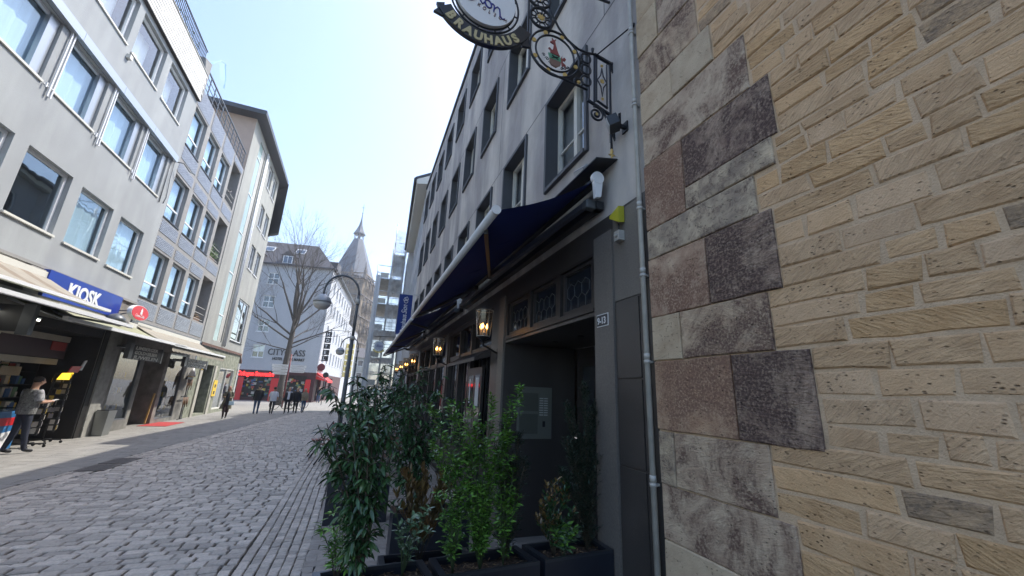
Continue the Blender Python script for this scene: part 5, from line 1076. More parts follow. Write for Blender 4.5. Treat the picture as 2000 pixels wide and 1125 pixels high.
eav = [(6.55, .60, 17.62), (15.9, .60, 17.62), (18.5, .05, 17.0), (18.5, -9, 17.0), (6.55, -9, 17.62)]
mb.prism([F.p(a, o_, 17.62) for a, o_, z_ in [(6.6, .60, 0), (15.75, .60, 0), (24.5, -1.2, 0), (24.5, -9, 0), (6.6, -9, 0)]], (0, 0, .28)); mb.build('roof_slab', M['roof_metal'], bgh)
mb = MB(); mb.prism([F.p(15.9, .62, 17.8), F.p(16.1, .60, 13.5), F.p(17.0, -.3, 13.5), F.p(17.4, -.5, 17.8)], (0.5, 0.1, 0)); mb.build('roof_downstand', M['roof_metal'], bgh)
mb = MB(); fbox(mb, F, 7.28, 15.6, .001, .06, 3.70, 3.84); mb.build('ledge', mat('rust_ledge', (.12, .06, .04), .7), bgh)
mb = MB(); mb.prism([F.p(15.6, .0, 3.84), F.p(16.3, .0, 3.3), F.p(16.3, -.3, 3.3), F.p(15.6, -.3, 3.84)], (0, 0, -.12)); mb.build('ledge_return', M['rust_ledge'], bgh)
mb = MB(); wall(mb, F, 7.28, 15.6, 0, 3.70, [(8.6, 10.4, .1, 2.75, .5), (11.7, 15.0, .2, 2.7, .3)], o=-.03); mb.build('stained_ground_floor', M['lime_stain'], bgh)
mb = MB(); wall(mb, F2, 0, 9, 0, 3.3, []); mb.build('far_ground_floor', M['stucco_beige'], bgh)
mb = MB(); fbox(mb, F, 8.6, 10.4, -.50, -.46, .1, 2.75); dd = mb.build('doorway', M['shop_dark'], bgh)
mb = MB(); fbox(mb, F, 8.9, 9.7, -.455, -.42, .1, 2.3); mb.build('door', M['dark_timber'], dd)
for i, s_ in enumerate((8.35, 10.75)):
    mb = MB(); fbox(mb, F, s_-.18, s_+.18, -.028, .03, 0, 2.75); mb.build('door_pier', mat('pale_pier%d' % i, (.42, .40, .34), .8, var=.1), bgh)
mb = MB(); ring_frame(mb, F, 11.7, 15.0, .2, 2.7, .08, -.2, -.05); fbox(mb, F, 13.3, 13.38, -.19, -.06, .28, 2.62); sw = mb.build('shop_window', M['cream_paint'], bgh)
mb = MB(); mb.face([F.p(11.78, -.12, .28), F.p(14.92, -.12, .28), F.p(14.92, -.12, 2.62), F.p(11.78, -.12, 2.62)]); mb.build('shop_pane', M['shop_glass'], sw)
mb = MB(); fbox(mb, F, 11.72, 14.98, -.5, -.48, .2, 2.7); mb.build('blind', M['stone_band'], sw)
ys = thing('yellow_street_sign', 'upright orange yellow sign on the pale pier beyond the jewellers', 'sign', F.p(11, 0, 1.4))
mb = MB(); fbox(mb, F, 10.78, 11.45, .035, .06, 1.0, 1.92); mb.build('plate', M['yellow'], ys)
for z_ in (1.12, 1.5): 
    mb = MB(); fbox(mb, F, 11.0, 11.25, .061, .064, z_, z_+.18); mb.build('black_mark', M['black'], ys)
ys2 = thing('yellow_street_sign', 'small yellow square at the top of the pale pier by the doorway', 'sign', F.p(8.3, 0, 2.4)); mb = MB(); fbox(mb, F, 8.2, 8.52, .035, .05, 2.42, 2.62); mb.build('plate', M['yellow'], ys2)
# party wall junk: bracket with wires
br = thing('wall_hook', 'bent wire bracket on the party wall between the grey and the tiled house', 'bracket', F.p(-.1, 0, 9.8))
mb = MB(); mb.tube([F.p(-.3, .0, 10.1), F.p(-.2, .25, 10.15), F.p(.15, .35, 10.0), F.p(.5, .4, 10.1)], .022, 6); mb.tube([F.p(-.35, .02, 10.1), F.p(-.38, .04, 9.3), F.p(-.2, .02, 8.6), F.p(-.3, .02, 8.3)], .012, 5); mb.tube([F.p(-.62, .03, 9.95), F.p(-.62, .03, 8.2)], .018, 5); mb.build('wire_bracket', M['lamp_grey'], br)
mb = MB(); mb.box(tuple(F.p(-4.55, 0, 11.18)-Vector((.07, .1, .07))), tuple(F.p(-4.55, 0, 11.18)+Vector((.07, .0, .07)))); wb = mb.build('wall_vent', M['cream_paint'], None); tag(wb, 'tiny pale vent box under the third floor window of the kiosk house', 'vent')
# ---------------------------------------------------------------- corner hotel across the plaza
ch_ = thing('corner_hotel', 'white corner hotel with CITYCLASS lettering, red souvenir shop below and slate roof with dormers', 'building', (51, 8, 0))
CF = Frame((51.3, 4.8, 0), 80.0, 1); CS = Frame((51.3, 4.8, 0), -5.0, 1)     # out of CF points to the camera
fx = [(5.95, 7.25)]; fz = [(4.7, 6.2), (7.65, 9.1), (10.55, 12.0), (13.4, 14.85)]
H = [(a, b, c, d, .18) for a, b in fx+[(9.6, 10.9)] for c, d in fz]
mb = MB(); wall(mb, CF, 0, 16, 3.3, 15.9, H); mb.build('front_wall', M['stucco_white'], ch_)
for h in H: window(ch_, CF, *h[:4], rec=.15, fw=.09, cm=None if h[2] > 7 else 'curtain_white', cur_part=.45, gm='pane_glass', splits=((h[0]+h[1])/2,), zsplit=((h[2]+h[3])/2,), sill=.06, sill_m='white_paint')
Sh = [(2.2+2.6*k, 3.3+2.6*k, c, c+1.6, .2) for k in range(7) for c in (4.6, 7.6, 10.6, 13.2)]
CS2 = Frame(tuple(CS.P), -5.0, -1)
# side wall faces +Y? it runs away to the right, its outside is on the street (right hand) side
mb = MB(); wall(mb, CS2, 0, 21, 3.3, 15.9, Sh); mb.build('side_wall', M['stucco_white'], ch_)
for h in Sh: window(ch_, CS2, *h[:4], rec=.17, fw=.08, cm='room_dark', gm='pane_glass', sill=.05, sill_m='white_paint')
e0 = CF.p(-.3, .4, 15.9); 
ridge = 20.05
A_, B_ = CF.p(-.25, .35, 15.9), CF.p(16.3, .35, 15.9); C_ = CS2.p(21.5, .35, 15.9)
R1 = CF.p(3.4, -3.9, ridge); R2 = CF.p(16.3, -3.9, ridge); R3 = CS2.p(21.5, -3.9, ridge)
corner = CF.p(-.25, .35, 15.9)
mb = MB(); mb.face([corner, B_, R2, R1]); mb.face([corner, R1, R3, C_]); mb.face([R1, R2, CF.p(16.3, -12, ridge-1), R3]); mb.build('slate_roof', M['brown_roof'], ch_)
mb = MB(); mb.bar(CF.p(-.3, .42, 15.88), CF.p(16.3, .42, 15.88), .16, .14); mb.bar(CS2.p(0, .42, 15.88), CS2.p(21, .42, 15.88), .16, .14); mb.build('gutter', M['roof_metal'], ch_)
def on_roof(s, z, d=0.0): k = (z-15.9)/(ridge-15.9); return CF.p(s, .35-4.25*k+d, z)
for i, s_ in enumerate((5.4, 9.0)):
    dm = MB(); a, b = s_-.75, s_+.75
    F_, z0, z1 = CF, 16.05, 17.15
    dm.hexa([F_.p(a, .05, z0), F_.p(b, .05, z0), F_.p(b, -1.6, z0), F_.p(a, -1.6, z0), F_.p(a, .05, z1), F_.p(b, .05, z1), F_.p(b, -1.6, z1), F_.p(a, -1.6, z1)])
    dm.prism([F_.p(a-.1, .12, z1), F_.p(b+.1, .12, z1), F_.p(s_, .12, z1+.75)], F_.n*-2.3); dmo = dm.build('dormer', M['brown_roof'], ch_)
    mb = MB(); fbox(mb, F_, s_-.55, s_+.55, .06, .10, z0+.05, z1-.05); mb.build('dormer_window', M['white_paint'], dmo)
    mb = MB(); fbox(mb, F_, s_-.45, s_-.03, .10, .11, z0+.14, z1-.14); fbox(mb, F_, s_+.03, s_+.45, .10, .11, z0+.14, z1-.14); mb.build('dormer_pane', mat('dormer_glass%d' % i, (.10, .14, .20), .05, spec=.8), dmo)
for i, s_ in enumerate((4.9, 8.6)):
    mb = MB(); P = [on_roof(s_-.6, 18.1, .06), on_roof(s_+.6, 18.1, .06), on_roof(s_+.6, 18.95, .06), on_roof(s_-.6, 18.95, .06)]; mb.prism(P, Vector((-.02, 0, .05))); sk_ = mb.build('skylight', M['white_metal'], ch_)
    mb = MB(); P = [on_roof(s_-.5, 18.2, .14), on_roof(s_+.5, 18.2, .14), on_roof(s_+.5, 18.85, .14), on_roof(s_-.5, 18.85, .14)]; mb.face(P); mb.build('skylight_pane', M['dormer_glass0'], sk_)
mb = MB(); mb.hexa([CF.p(-.1, -1.0, 15.9), CF.p(1.1, -1.0, 15.9), CF.p(1.1, -3, 15.9), CF.p(-.1, -3, 15.9), CF.p(-.1, -1.0, 17.2), CF.p(1.1, -1.0, 17.2), CF.p(1.1, -3, 17.2), CF.p(-.1, -3, 17.2)]); mb.build('corner_dormer', M['brown_roof'], ch_)
# lettering (reads left to right for the viewer)
xd = -CF.u
text('lettering', 'CITYCLASS', 1.02, 'dark_metal', ch_, CF.p(5.55, .03, 5.08), xd, Z, ext=.04, sx=.80, bold=.0)
text('small_lettering', 'HOTEL ALTER MARKT', .44, 'dark_metal', ch_, CF.p(4.95, .03, 4.52), xd, Z, ext=.03, sx=.80, bold=.006)
# souvenir shop
mb = MB(); wall(mb, CF, 0, 16, 0, 3.3, [(4.0, 8.6, .3, 2.6, .4), (.9, 3.6, .3, 2.9, .4)], depth=.4); wall(mb, CS2, 0, 21, 0, 3.3, [(1.0, 4.0, .1, 2.9, .4), (5.5, 8, .1, 2.9, .4), (9.5, 12.5, .1, 2.9, .4)], depth=.4); mb.build('shop_wall', mat('shop_red_dark', (.055, .012, .014), .6), ch_)
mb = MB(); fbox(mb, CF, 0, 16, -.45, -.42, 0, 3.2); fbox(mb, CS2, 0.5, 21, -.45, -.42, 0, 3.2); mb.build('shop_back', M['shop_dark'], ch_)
mb = MB(); fbox(mb, CF, 3.75, 8.3, .02, .16, 2.55, 3.12); mb.build('fascia', mat('fascia_red', (.12, .006, .008), .4), ch_)
text('lettering', 'Cologne Souvenirs', .62, 'red_lit', ch_, CF.p(8.15, .18, 2.68), xd, Z, ext=.03, sx=.80, bold=.022)
for s_ in (4.3, 7.7, .7, 3.75): 
    mb = MB(); fbox(mb, CF, s_-.28, s_+.28, .001, .06, 0, 2.5); mb.build('red_pillar', M['red_sign'], ch_)
for mi in range(5):
    mb = MB()
    for k in range(26): s_ = rs.uniform(1.0, 8.4); z_ = rs.uniform(.35, 2.3); fbox(mb, CF, s_, s_+rs.uniform(.1, .35), -.40, -.30-.01*mi, z_, z_+rs.uniform(.08, .3))
    mb.build('souvenirs', gcol[mi], ch_, kind='stuff')
ra = thing('red_shop_awning', 'small red awning on the side of the corner hotel', 'awning', CS2.p(2, 1, 3))
mb = MB(); mb.face([CS2.p(.3, .02, 3.35), CS2.p(4.0, .02, 3.35), CS2.p(4.0, 1.3, 2.5), CS2.p(.3, 1.3, 2.5)]); mb.face([CS2.p(.3, 1.3, 2.5), CS2.p(4.0, 1.3, 2.5), CS2.p(4.0, 1.32, 2.25), CS2.p(.3, 1.32, 2.25)]); mb.face([CS2.p(.3, .02, 3.35), CS2.p(.3, 1.3, 2.5), CS2.p(.3, 1.3, 2.35), CS2.p(.3, .02, 2.6)]); mb.build('fabric', M['red_fabric'], ra)
mb = MB(); mb.bar(CS2.p(.3, .05, 3.0), CS2.p(.3, 1.3, 2.5), .03, .03); mb.bar(CS2.p(4, .05, 3.0), CS2.p(4, 1.3, 2.5), .03, .03); mb.build('arms', M['white_metal'], ra)
# vertical hotel sign on the side (black letter boxes)
vh = thing('vertical_hotel_sign', 'vertical column of black boxes spelling HOTEL on the white corner hotel', 'sign', CS2.p(.5, .5, 6))
for i, l_ in enumerate('HOTEL'):
    zc_ = 7.9-i*.72; mb = MB(); mb.hexa([CS2.p(.35, .25, zc_-.3), CS2.p(.55, .25, zc_-.3), CS2.p(.55, .95, zc_-.3), CS2.p(.35, .95, zc_-.3), CS2.p(.35, .25, zc_+.3), CS2.p(.55, .25, zc_+.3), CS2.p(.55, .95, zc_+.3), CS2.p(.35, .95, zc_+.3)]); bx_ = mb.build('letter_box', M['black'], vh)
    text('letter', l_, .5, 'white_paint', bx_, CS2.p(.34, .38, zc_-.18), CS2.n, Z, ext=.01, bold=.008)
mb = MB(); mb.bar(CS2.p(.45, .3, 4.6), CS2.p(.45, .3, 8.3), .05, .05); mb.bar(CS2.p(.45, 0, 4.8), CS2.p(.45, .3, 4.8), .04, .04); mb.bar(CS2.p(.45, 0, 8.1), CS2.p(.45, .3, 8.1), .04, .04); mb.build('mast', M['dark_metal'], vh)
rf = thing('round_red_sign', 'dark red round sign and name plate above the red awning', 'sign', CS2.p(.3, .3, 4))
mb = MB(); mb.lathe(CS2.p(-.1, .45, 3.95), [(.42, 0), (.42, .1)], 20, axis=CS2.u); mb.build('disc', mat('wine_red', (.12, .012, .02), .5), rf)
mb = MB(); fbox(mb, CS2, .3, 3.2, .03, .12, 3.5, 4.2); mb.build('name_plate', M['wine_red'], rf); mb = MB(); mb.bar(CS2.p(-.05, 0, 3.95), CS2.p(-.05, .45, 3.95), .05, .05); mb.build('arm', M['dark_metal'], rf)
text('lettering', 'HAXEN', .42, 'white_paint', rf, CS2.p(.55, .125, 3.68), CS2.u, Z, ext=.005) if False else None
# cream hotel with yellow letters further on
ph = thing('cream_hotel', 'cream house behind the corner hotel with a tall column of yellow letters', 'building', (75, 2.5, 0))
P2 = Frame(tuple(CS2.p(21.2, -.1, 0)), -6.0, -1)
Hh = [(1+2.4*k, 2.1+2.4*k, c, c+1.6, .2) for k in range(5) for c in (4, 7, 9.8)]
mb = MB(); wall(mb, P2, 0, 14, 0, 12.5, Hh); mb.face([P2.p(0, 0, 0), P2.p(0, 0, 12.5), P2.p(0, -8, 12.5), P2.p(0, -8, 0)]); mb.face([P2.p(0, 0, 12.5), P2.p(14, 0, 12.5), P2.p(14, -4, 15.5), P2.p(0, -4, 15.5)]); mb.build('wall', M['stucco_white'], ph)
for h in Hh: window(ph, P2, *h[:4], rec=.15, fw=.08, cm='room_dark', gm='pane_glass')
yv = thing('yellow_letter_sign', 'yellow vertical HOTEL letters projecting from the house behind the corner hotel', 'sign', P2.p(0, .8, 7))
for i, l_ in enumerate('HOTELS'[:6]):
    zc_ = 8.6-i*.95; mb = MB(); mb.hexa([P2.p(-.1, .25, zc_-.4), P2.p(.1, .25, zc_-.4), P2.p(.1, 1.55, zc_-.4), P2.p(-.1, 1.55, zc_-.4), P2.p(-.1, .25, zc_+.4), P2.p(.1, .25, zc_+.4), P2.p(.1, 1.55, zc_+.4), P2.p(-.1, 1.55, zc_+.4)]); bx_ = mb.build('letter_box', mat('pale_yellow', (.75, .62, .22), .5) if 'pale_yellow' not in M else M['pale_yellow'], yv)
    text('letter', l_, .72, 'dark_metal', bx_, P2.p(-.12, .55, zc_-.26), P2.n, Z, ext=.01, bold=.006)
mb = MB(); mb.bar(P2.p(0, .2, 3.3), P2.p(0, .2, 9.1), .06, .06); mb.bar(P2.p(0, 0, 4), P2.p(0, .2, 4), .05, .05); mb.build('mast', M['dark_metal'], yv)
yb = thing('yellow_gable_house', 'narrow pale yellow house with blue grey roof at the end of the street', 'building', (95, 2, 0))
P3 = Frame((88, 2.6, 0), -3.0, -1); Hh = [(1+2*k, 2.0+2*k, c, c+1.5, .2) for k in range(4) for c in (1.5, 4.5, 7.4)]
mb = MB(); wall(mb, P3, 0, 9, 0, 9.8, Hh); mb.face([P3.p(0, 0, 0), P3.p(0, -7, 0), P3.p(0, -7, 9.8), P3.p(0, -3.5, 13), P3.p(0, 0, 9.8)]); mb.build('wall', M['yellow_facade'], yb)
mb = MB(); mb.prism([P3.p(-.2, .4, 9.6), P3.p(-.2, -3.5, 13.1), P3.p(-.2, -3.5, 13.3), P3.p(-.2, .4, 9.9)], P3.u*9.5); mb.build('roof', M['slate_roof'], yb)
for h in Hh: window(yb, P3, *h[:4], rec=.15, fw=.08, cm='room_dark', gm='pane_glass')
# ---------------------------------------------------------------- town hall tower
tw = thing('gothic_tower', 'tall brown gothic stone tower with statues, pinnacles and a steep slate spire with lantern', 'tower', (130, 6, 0))
T0 = Vector((130, 6.3, 0)); ang = R(-20); tu = Vector((math.cos(ang), math.sin(ang), 0)); tv = Vector((-math.sin(ang), math.cos(ang), 0)); hw = 6.0
def tp(a, b, z): return T0+tu*a+tv*b+Z*z
lev = [0, 7.5, 15, 22.5, 29, 34.2]
mb = MB()
for i in range(len(lev)-1):
    k = hw*(1-.02*i); mb.hexa([tp(-k, -k, lev[i]), tp(k, -k, lev[i]), tp(k, k, lev[i]), tp(-k, k, lev[i]), tp(-k, -k, lev[i+1]), tp(k, -k, lev[i+1]), tp(k, k, lev[i+1]), tp(-k, k, lev[i+1])])
mb.build('stone_body', M['tower_stone'], tw)
for z_ in lev[1:]:
    mb = MB(); k = hw+.25; mb.hexa([tp(-k, -k, z_-.3), tp(k, -k, z_-.3), tp(k, k, z_-.3), tp(-k, k, z_-.3), tp(-k, -k, z_+.1), tp(k, -k, z_+.1), tp(k, k, z_+.1), tp(-k, k, z_+.1)]); mb.build('string_course', M['tower_stone_dark'], tw)
for fi in range(2):
    def fp(s, o, z): return tp(-hw-o, s, z) if fi == 0 else tp(s, -hw-o, z)
    for i in range(len(lev)-1):
        for c in (-2.9, 0, 2.9):
            z0 = lev[i]+1.5; z1 = lev[i+1]-1.6; mb = MB(); w2 = .85
            poly = [fp(c-w2, .02, z0), fp(c+w2, .02, z0), fp(c+w2, .02, z1-1.0), fp(c+w2*.55, .02, z1-.35), fp(c, .02, z1), fp(c-w2*.55, .02, z1-.35), fp(c-w2, .02, z1-1.0)]
            mb.prism(poly, (tu if fi == 0 else tv)*.12); wnd = mb.build('tracery_window', M['tower_stone_dark'], tw)
            mb = MB()
            for q in (-1, 0, 1): mb.bar(fp(c+q*w2*.62, .1, z0), fp(c+q*w2*.62, .1, z1-.8), .12, .12)
            mb.bar(fp(c-w2, .1, z0), fp(c-w2, .1, z1-1), .16, .16); mb.bar(fp(c+w2, .1, z0), fp(c+w2, .1, z1-1), .16, .16); mb.bar(fp(c-w2, .1, (z0+z1)/2), fp(c+w2, .1, (z0+z1)/2), .12, .12)
            mb.bar(fp(c-w2, .1, z1-1), fp(c, .1, z1+.1), .16, .16); mb.bar(fp(c+w2, .1, z1-1), fp(c, .1, z1+.1), .16, .16); mb.build('tracery', M['tower_stone'], wnd)
        for c in (-4.6, -1.45, 1.45, 4.6):
            zb = lev[i]+2.4; mb = MB(); mb.bar(fp(c, .15, lev[i]), fp(c, .15, lev[i+1]-.3), .35, .3); mb.bar(fp(c, .45, zb), fp(c, .45, zb+.2), .6, .6); mb.build('buttress', M['tower_stone'], tw)
            mb = MB(); mb.lathe(fp(c, .45, zb+.2), [(.22, 0), (.28, .5), (.30, 1.1), (.16, 1.45), (.15, 1.7), (.02, 1.9)], 8); mb.build('statue', M['tower_stone_dark'] if (i+int(c)) % 2 else M['tower_stone'], tw)
            mb = MB(); mb.lathe(fp(c, .4, zb+2.3), [(.34, 0), (.36, .2), (.03, 1.2)], 6); mb.build('canopy', M['tower_stone_dark'], tw)
mb = MB(); k = hw+.1
for a, b in (((-k, -k), (k, -k)), ((-k, -k), (-k, k)), ((k, -k), (k, k)), ((-k, k), (k, k))):
    mb.bar(tp(a[0], a[1], 35.6), tp(b[0], b[1], 35.6), .25, .25)
    for q in range(11): c = (a[0]+(b[0]-a[0])*q/10, a[1]+(b[1]-a[1])*q/10); mb.bar(tp(c[0], c[1], 34.2), tp(c[0], c[1], 35.6), .2, .2)
mb.build('parapet', M['tower_stone'], tw)
for a, b, h_ in ((-k, k, 40.5), (-k, -k, 39), (k, -k, 40), (k, k, 40), (-k, 2.2, 38.5), (-k, -1.8, 38)):
    mb = MB(); mb.lathe(tp(a, b, 34.2), [(.42, 0), (.42, 2.0), (.55, 2.1), (.32, 2.4), (.03, h_-34.2)], 6, smooth=False); mb.build('pinnacle', M['tower_stone_dark'], tw)
mb = MB(); rot = R(22.5)-0.0; mb.v = []; prof = [(6.3, 35.0), (5.7, 36.6), (1.5, 48.6)]
base = 0
for r_, z_ in prof:
    for j in range(8): a = rot+j*math.pi/4; mb.v.append(tuple(tp(r_*1.06*math.cos(a), r_*1.06*math.sin(a), z_)))
for i in range(len(prof)-1):
    for j in range(8): mb.f.append((i*8+j, i*8+(j+1) % 8, (i+1)*8+(j+1) % 8, (i+1)*8+j)); mb.m.append(0); mb.sm.append(False)
mb.f.append(tuple(range(16, 24))); mb.m.append(0); mb.sm.append(False); mb.build('spire', M['slate_roof'], tw)
for k_ in range(8):
    a = rot+k_*math.pi/4; mb = MB(); mb.bar(tp(1.4*math.cos(a), 1.4*math.sin(a), 48.6), tp(1.4*math.cos(a), 1.4*math.sin(a), 50.6), .22, .22); mb.build('lantern_post', M['tower_stone_dark'], tw)
mb = MB(); mb.lathe(tp(0, 0, 50.5), [(1.95, 0), (1.9, .25), (1.15, 1.7), (.55, 3.4), (.22, 5.3), (.1, 7.4)], 8, smooth=False); mb.lathe(tp(0, 0, 48.6), [(.5, 0), (.5, 2)], 8); mb.build('lantern_roof', M['slate_roof'], tw)
mb = MB(); mb.bar(tp(0, 0, 57.5), tp(0, 0, 61.5), .12, .12); mb.bar(tp(0, -.7, 60.2), tp(0, .7, 60.2), .1, .1); mb.lathe(tp(0, 0, 58.2), [(.05, -.2), (.28, 0), (.05, .2)], 8); mb.build('weather_vane', M['dark_metal'], tw)
for a, z_, r_ in ((2.8, 45.5, 2.1), (2.3, 40.2, 3.4), (3.5, 42.0, 2.9), (3.0, 37.6, 4.2)):
    mb = MB(); c = tp(-r_*1.0*abs(math.sin(a)) if 0 else r_*math.cos(a), r_*math.sin(a), z_); mb.lathe(c, [(.45, 0), (.02, .8)], 4, smooth=False); mb.build('spire_dormer', M['dark_metal'], tw)
# ---------------------------------------------------------------- next house right, scaffold, banner
nh = thing('gutter_house', 'grey house with projecting eaves next to the brewery house, mostly hidden behind it', 'building', (24, -2, 0))
NF = Frame((18.95, -2.02, 0), -3.4, 1)
Hh = [(1+1.9*k, 2.0+1.9*k, c, c+1.5, .2) for k in range(5) for c in (4.4, 7.2, 9.9)]
mb = MB(); wall(mb, NF, 0, 11, 3.3, 12.6, Hh); mb.face([NF.p(0, 0, 3.3), NF.p(0, -9, 3.3), NF.p(0, -9, 12.6), NF.p(0, 0, 12.6)]); mb.build('wall', M['stucco_white'], nh)
mb = MB(); wall(mb, NF, 0, 11, 0, 3.3, [(.6, 10, .5, 2.8, .2)]); mb.build('ground_floor', M['granite'], nh)
mb = MB(); fbox(mb, NF, .6, 10, -.2, -.18, .5, 2.8); mb.build('shop_window', M['dark_glass'], nh)
for h in Hh: window(nh, NF, *h[:4], rec=.15, fw=.06, cm='room_dark', gm='pane_glass')
mb = MB(); mb.prism([NF.p(-.1, .55, 12.25), NF.p(-.1, -.0, 12.35), NF.p(-.1, -9, 12.6), NF.p(-.1, -4.5, 15.2), NF.p(-.1, .60, 12.5)], NF.u*11.2); mb.build('roof', M['cream_paint'], nh)
mb = MB(); mb.prism([NF.p(-.12, .66, 12.48), NF.p(-.12, -4.5, 15.3), NF.p(-.12, -4.5, 15.45), NF.p(-.12, .66, 12.62)], NF.u*11.25); mb.tube([NF.p(-.12, .66, 12.50), NF.p(11.1, .66, 12.50)], .08, 8); mb.build('gutter', M['roof_metal'], nh)
lamp_l = 'small glowing lantern on the gutter house beyond the brewery'
lantern(20.6, 'first glowing lantern beyond the end of the brewery front, half hidden by shrubs')
sch = thing('tall_right_house', 'tall pale house behind the scaffold on the right of the street', 'building', (36, -4, 0))
SF = Frame((30.2, -2.35, 0), -3.0, 1)
Hh = [(1+2.3*k, 2.2+2.3*k, c, c+1.7, .2) for k in range(2) for c in (4.2, 7.2, 10.2)]
mb = MB(); wall(mb, SF, 0, 6, 0, 13.0, Hh); mb.face([SF.p(0, 0, 0), SF.p(0, -9, 0), SF.p(0, -9, 13), SF.p(0, 0, 13)]); mb.face([SF.p(6, 0, 0), SF.p(6, -9, 0), SF.p(6, -9, 13), SF.p(6, 0, 13)]); mb.face([SF.p(0, 0, 13), SF.p(6, 0, 13), SF.p(6, -4.5, 15.5), SF.p(0, -4.5, 15.5)]); mb.build('wall', M['stucco_white'], sch)
for h in Hh: window(sch, SF, *h[:4], rec=.15, fw=.08, cm='room_dark', gm='pane_glass')
sf_ = thing('scaffold', 'metal scaffolding wrapped in pale translucent netting on the right side of the street', 'scaffold', SF.p(3, 1, 0))
def std(s, o, h0, h1): 
    mb.tube([SF.p(s, o, h0), SF.p(s, o, h1)], .035, 6)
mb = MB(); hts = {.25: 13.4, 1.15: 12.6, 2.15: 11.0}
for s_ in (0.0, 2.2, 4.4, 6.0):
    for o_, hh in hts.items(): std(s_, o_, 0, hh+(.4 if s_ > 3 else 0))
for z_ in [2.0*k for k in range(1, 7)]:
    for s_ in (0.0, 2.2, 4.4, 6.0):
        omax = 2.15 if z_ < 11 else 1.15; mb.bar(SF.p(s_, .2, z_), SF.p(s_, omax, z_), .05, .05); mb.bar(SF.p(s_, .2, z_+1), SF.p(s_, omax, z_+1), .04, .04)
    for o_, hh in hts.items():
        if z_ < hh: mb.bar(SF.p(0, o_, z_), SF.p(6.0, o_, z_), .05, .05); mb.bar(SF.p(0, o_, z_+1), SF.p(6.0, o_, z_+1), .04, .04)
mb.bar(SF.p(0, .2, 0), SF.p(0, 2.1, 2), .04, .04); mb.tube([SF.p(.1, 1.1, 12), SF.p(.1, 1.1, 14.6)], .04, 6); mb.build('scaffold_poles', M['alu'], sf_)
for z_ in [2.0*k for k in range(1, 7)]:
    mb = MB(); fbox(mb, SF, 0.05, 6.0, .22, 1.15 if z_ > 11 else 2.1, z_-.06, z_-.02); mb.build('scaffold_deck', M['zinc'], sf_)
    if z_ > 11: continue
    mb = MB(); fbox(mb, SF, -.02, .02, 1.3, 1.9, z_+.05, z_+.45); mb.build('toe_board', M['cream_paint'], sf_)
def drape(name, pa, pb, z0, z1, m, amp=.12, seed=1, nx=14, nz=26, dirn=None):
    rs_ = random.Random(seed); mb = MB(); pa = Vector(pa); pb = Vector(pb); dirn = dirn or -SF.u; ph_ = [rs_.uniform(0, 6) for _ in range(6)]; g_ = []
    for i in range(nx+1):
        for j in range(nz+1):
            u_, v_ = i/nx, j/nz; z_ = z0+(z1-z0)*v_; zz_ = z_ % 2.0; d_ = amp*(math.sin(u_*9+ph_[0]+v_*3)*.5+math.sin(v_*31+ph_[1]+u_*4)*.3+math.sin(u_*21+v_*13+ph_[2])*.3)*math.sin(math.pi*min(1, zz_/2))
            g_.append(pa+(pb-pa)*u_+Z*z_+dirn*d_)
    mb.raw(g_, [(i*(nz+1)+j, (i+1)*(nz+1)+j, (i+1)*(nz+1)+j+1, i*(nz+1)+j+1) for i in range(nx) for j in range(nz)], True); return mb.build(name, m, sf_)
drape('netting', SF.p(-.1, 1.25, 0), SF.p(-.1, .15, 0), .6, 12.4, M['netting'], amp=.2, seed=2)
drape('netting', SF.p(-.1, 2.2, 0), SF.p(-.1, 1.85, 0), .6, 10.2, M['tarp'], amp=.1, seed=3, nx=6)
drape('netting', SF.p(-.12, 1.85, 0), SF.p(-.12, 1.25, 0), .6, 7.0, M['netting'], amp=.08, seed=7, nx=6)
drape('netting', SF.p(-.1, 2.2, 0), SF.p(6.0, 2.2, 0), .6, 10.2, M['netting'], amp=.12, seed=4, nx=30, dirn=SF.n)
drape('netting', SF.p(-.14, 1.15, 0), SF.p(-.14, .2, 0), 12.2, 14.0, M['netting'], amp=.08, seed=5, nx=8)
# blue banner
bn_ = thing('blue_banner', 'long vertical blue banner reading Brauhaus Sion hanging from a rod on the brewery front', 'banner', (18, -1.6, 5))
XB = 17.8; y0b, y1b = -1.20, -1.78; z0b, z1b = 4.20, 6.02
mb = MB(); n = 12; mb.raw([(XB+.02*math.sin(j*1.3), y, z0b+(z1b-z0b)*j/n) for j in range(n+1) for y in (y0b, y1b)], [(2*j, 2*j+1, 2*j+3, 2*j+2) for j in range(n)], True); mb.raw([(XB+.02+.02*math.sin(j*1.3), y, z0b+(z1b-z0b)*j/n) for j in range(n+1) for y in (y0b, y1b)], [(2*j, 2*j+1, 2*j+3, 2*j+2) for j in range(n)], True); mb.build('cloth', M['banner_blue'], bn_)
mb = MB(); mb.bar((XB, -1.1, z1b+.04), (XB, -2.0, z1b+.03), .03, .03); mb.bar((XB, -1.1, z0b-.03), (XB, -2.0, z0b-.03), .03, .03); mb.build('banner_rod', M['alu'], bn_)
text('lettering', 'Brauhaus', .30, 'white_paint', bn_, (XB-.03, -1.58, 4.30), Z, (0, 1, 0), ext=.003, sx=.72, bold=.004)
text('script_lettering', 'Sion', .34, 'white_paint', bn_, (XB-.03, -1.58, 5.12), Z, (0, 1, 0), ext=.003, sx=.7, shear=.4)
mb = MB(); c = (XB-.03, -1.5, 5.75)
for k in range(5): a = k*1.25; mb.tube([(XB-.03, -1.5, 5.72), (XB-.03, -1.5+.12*math.cos(a), 5.74+.12*abs(math.sin(a))), (XB-.03, -1.5+.08*math.cos(a+.6), 5.80+.12*abs(math.sin(a+.6)))], .012, 5)
mb.tube(circ(-1.5, 5.70, .08, n=14, dx=XB-.03-X), .012, 5, closed=True); mb.build('crest', M['white_paint'], bn_)
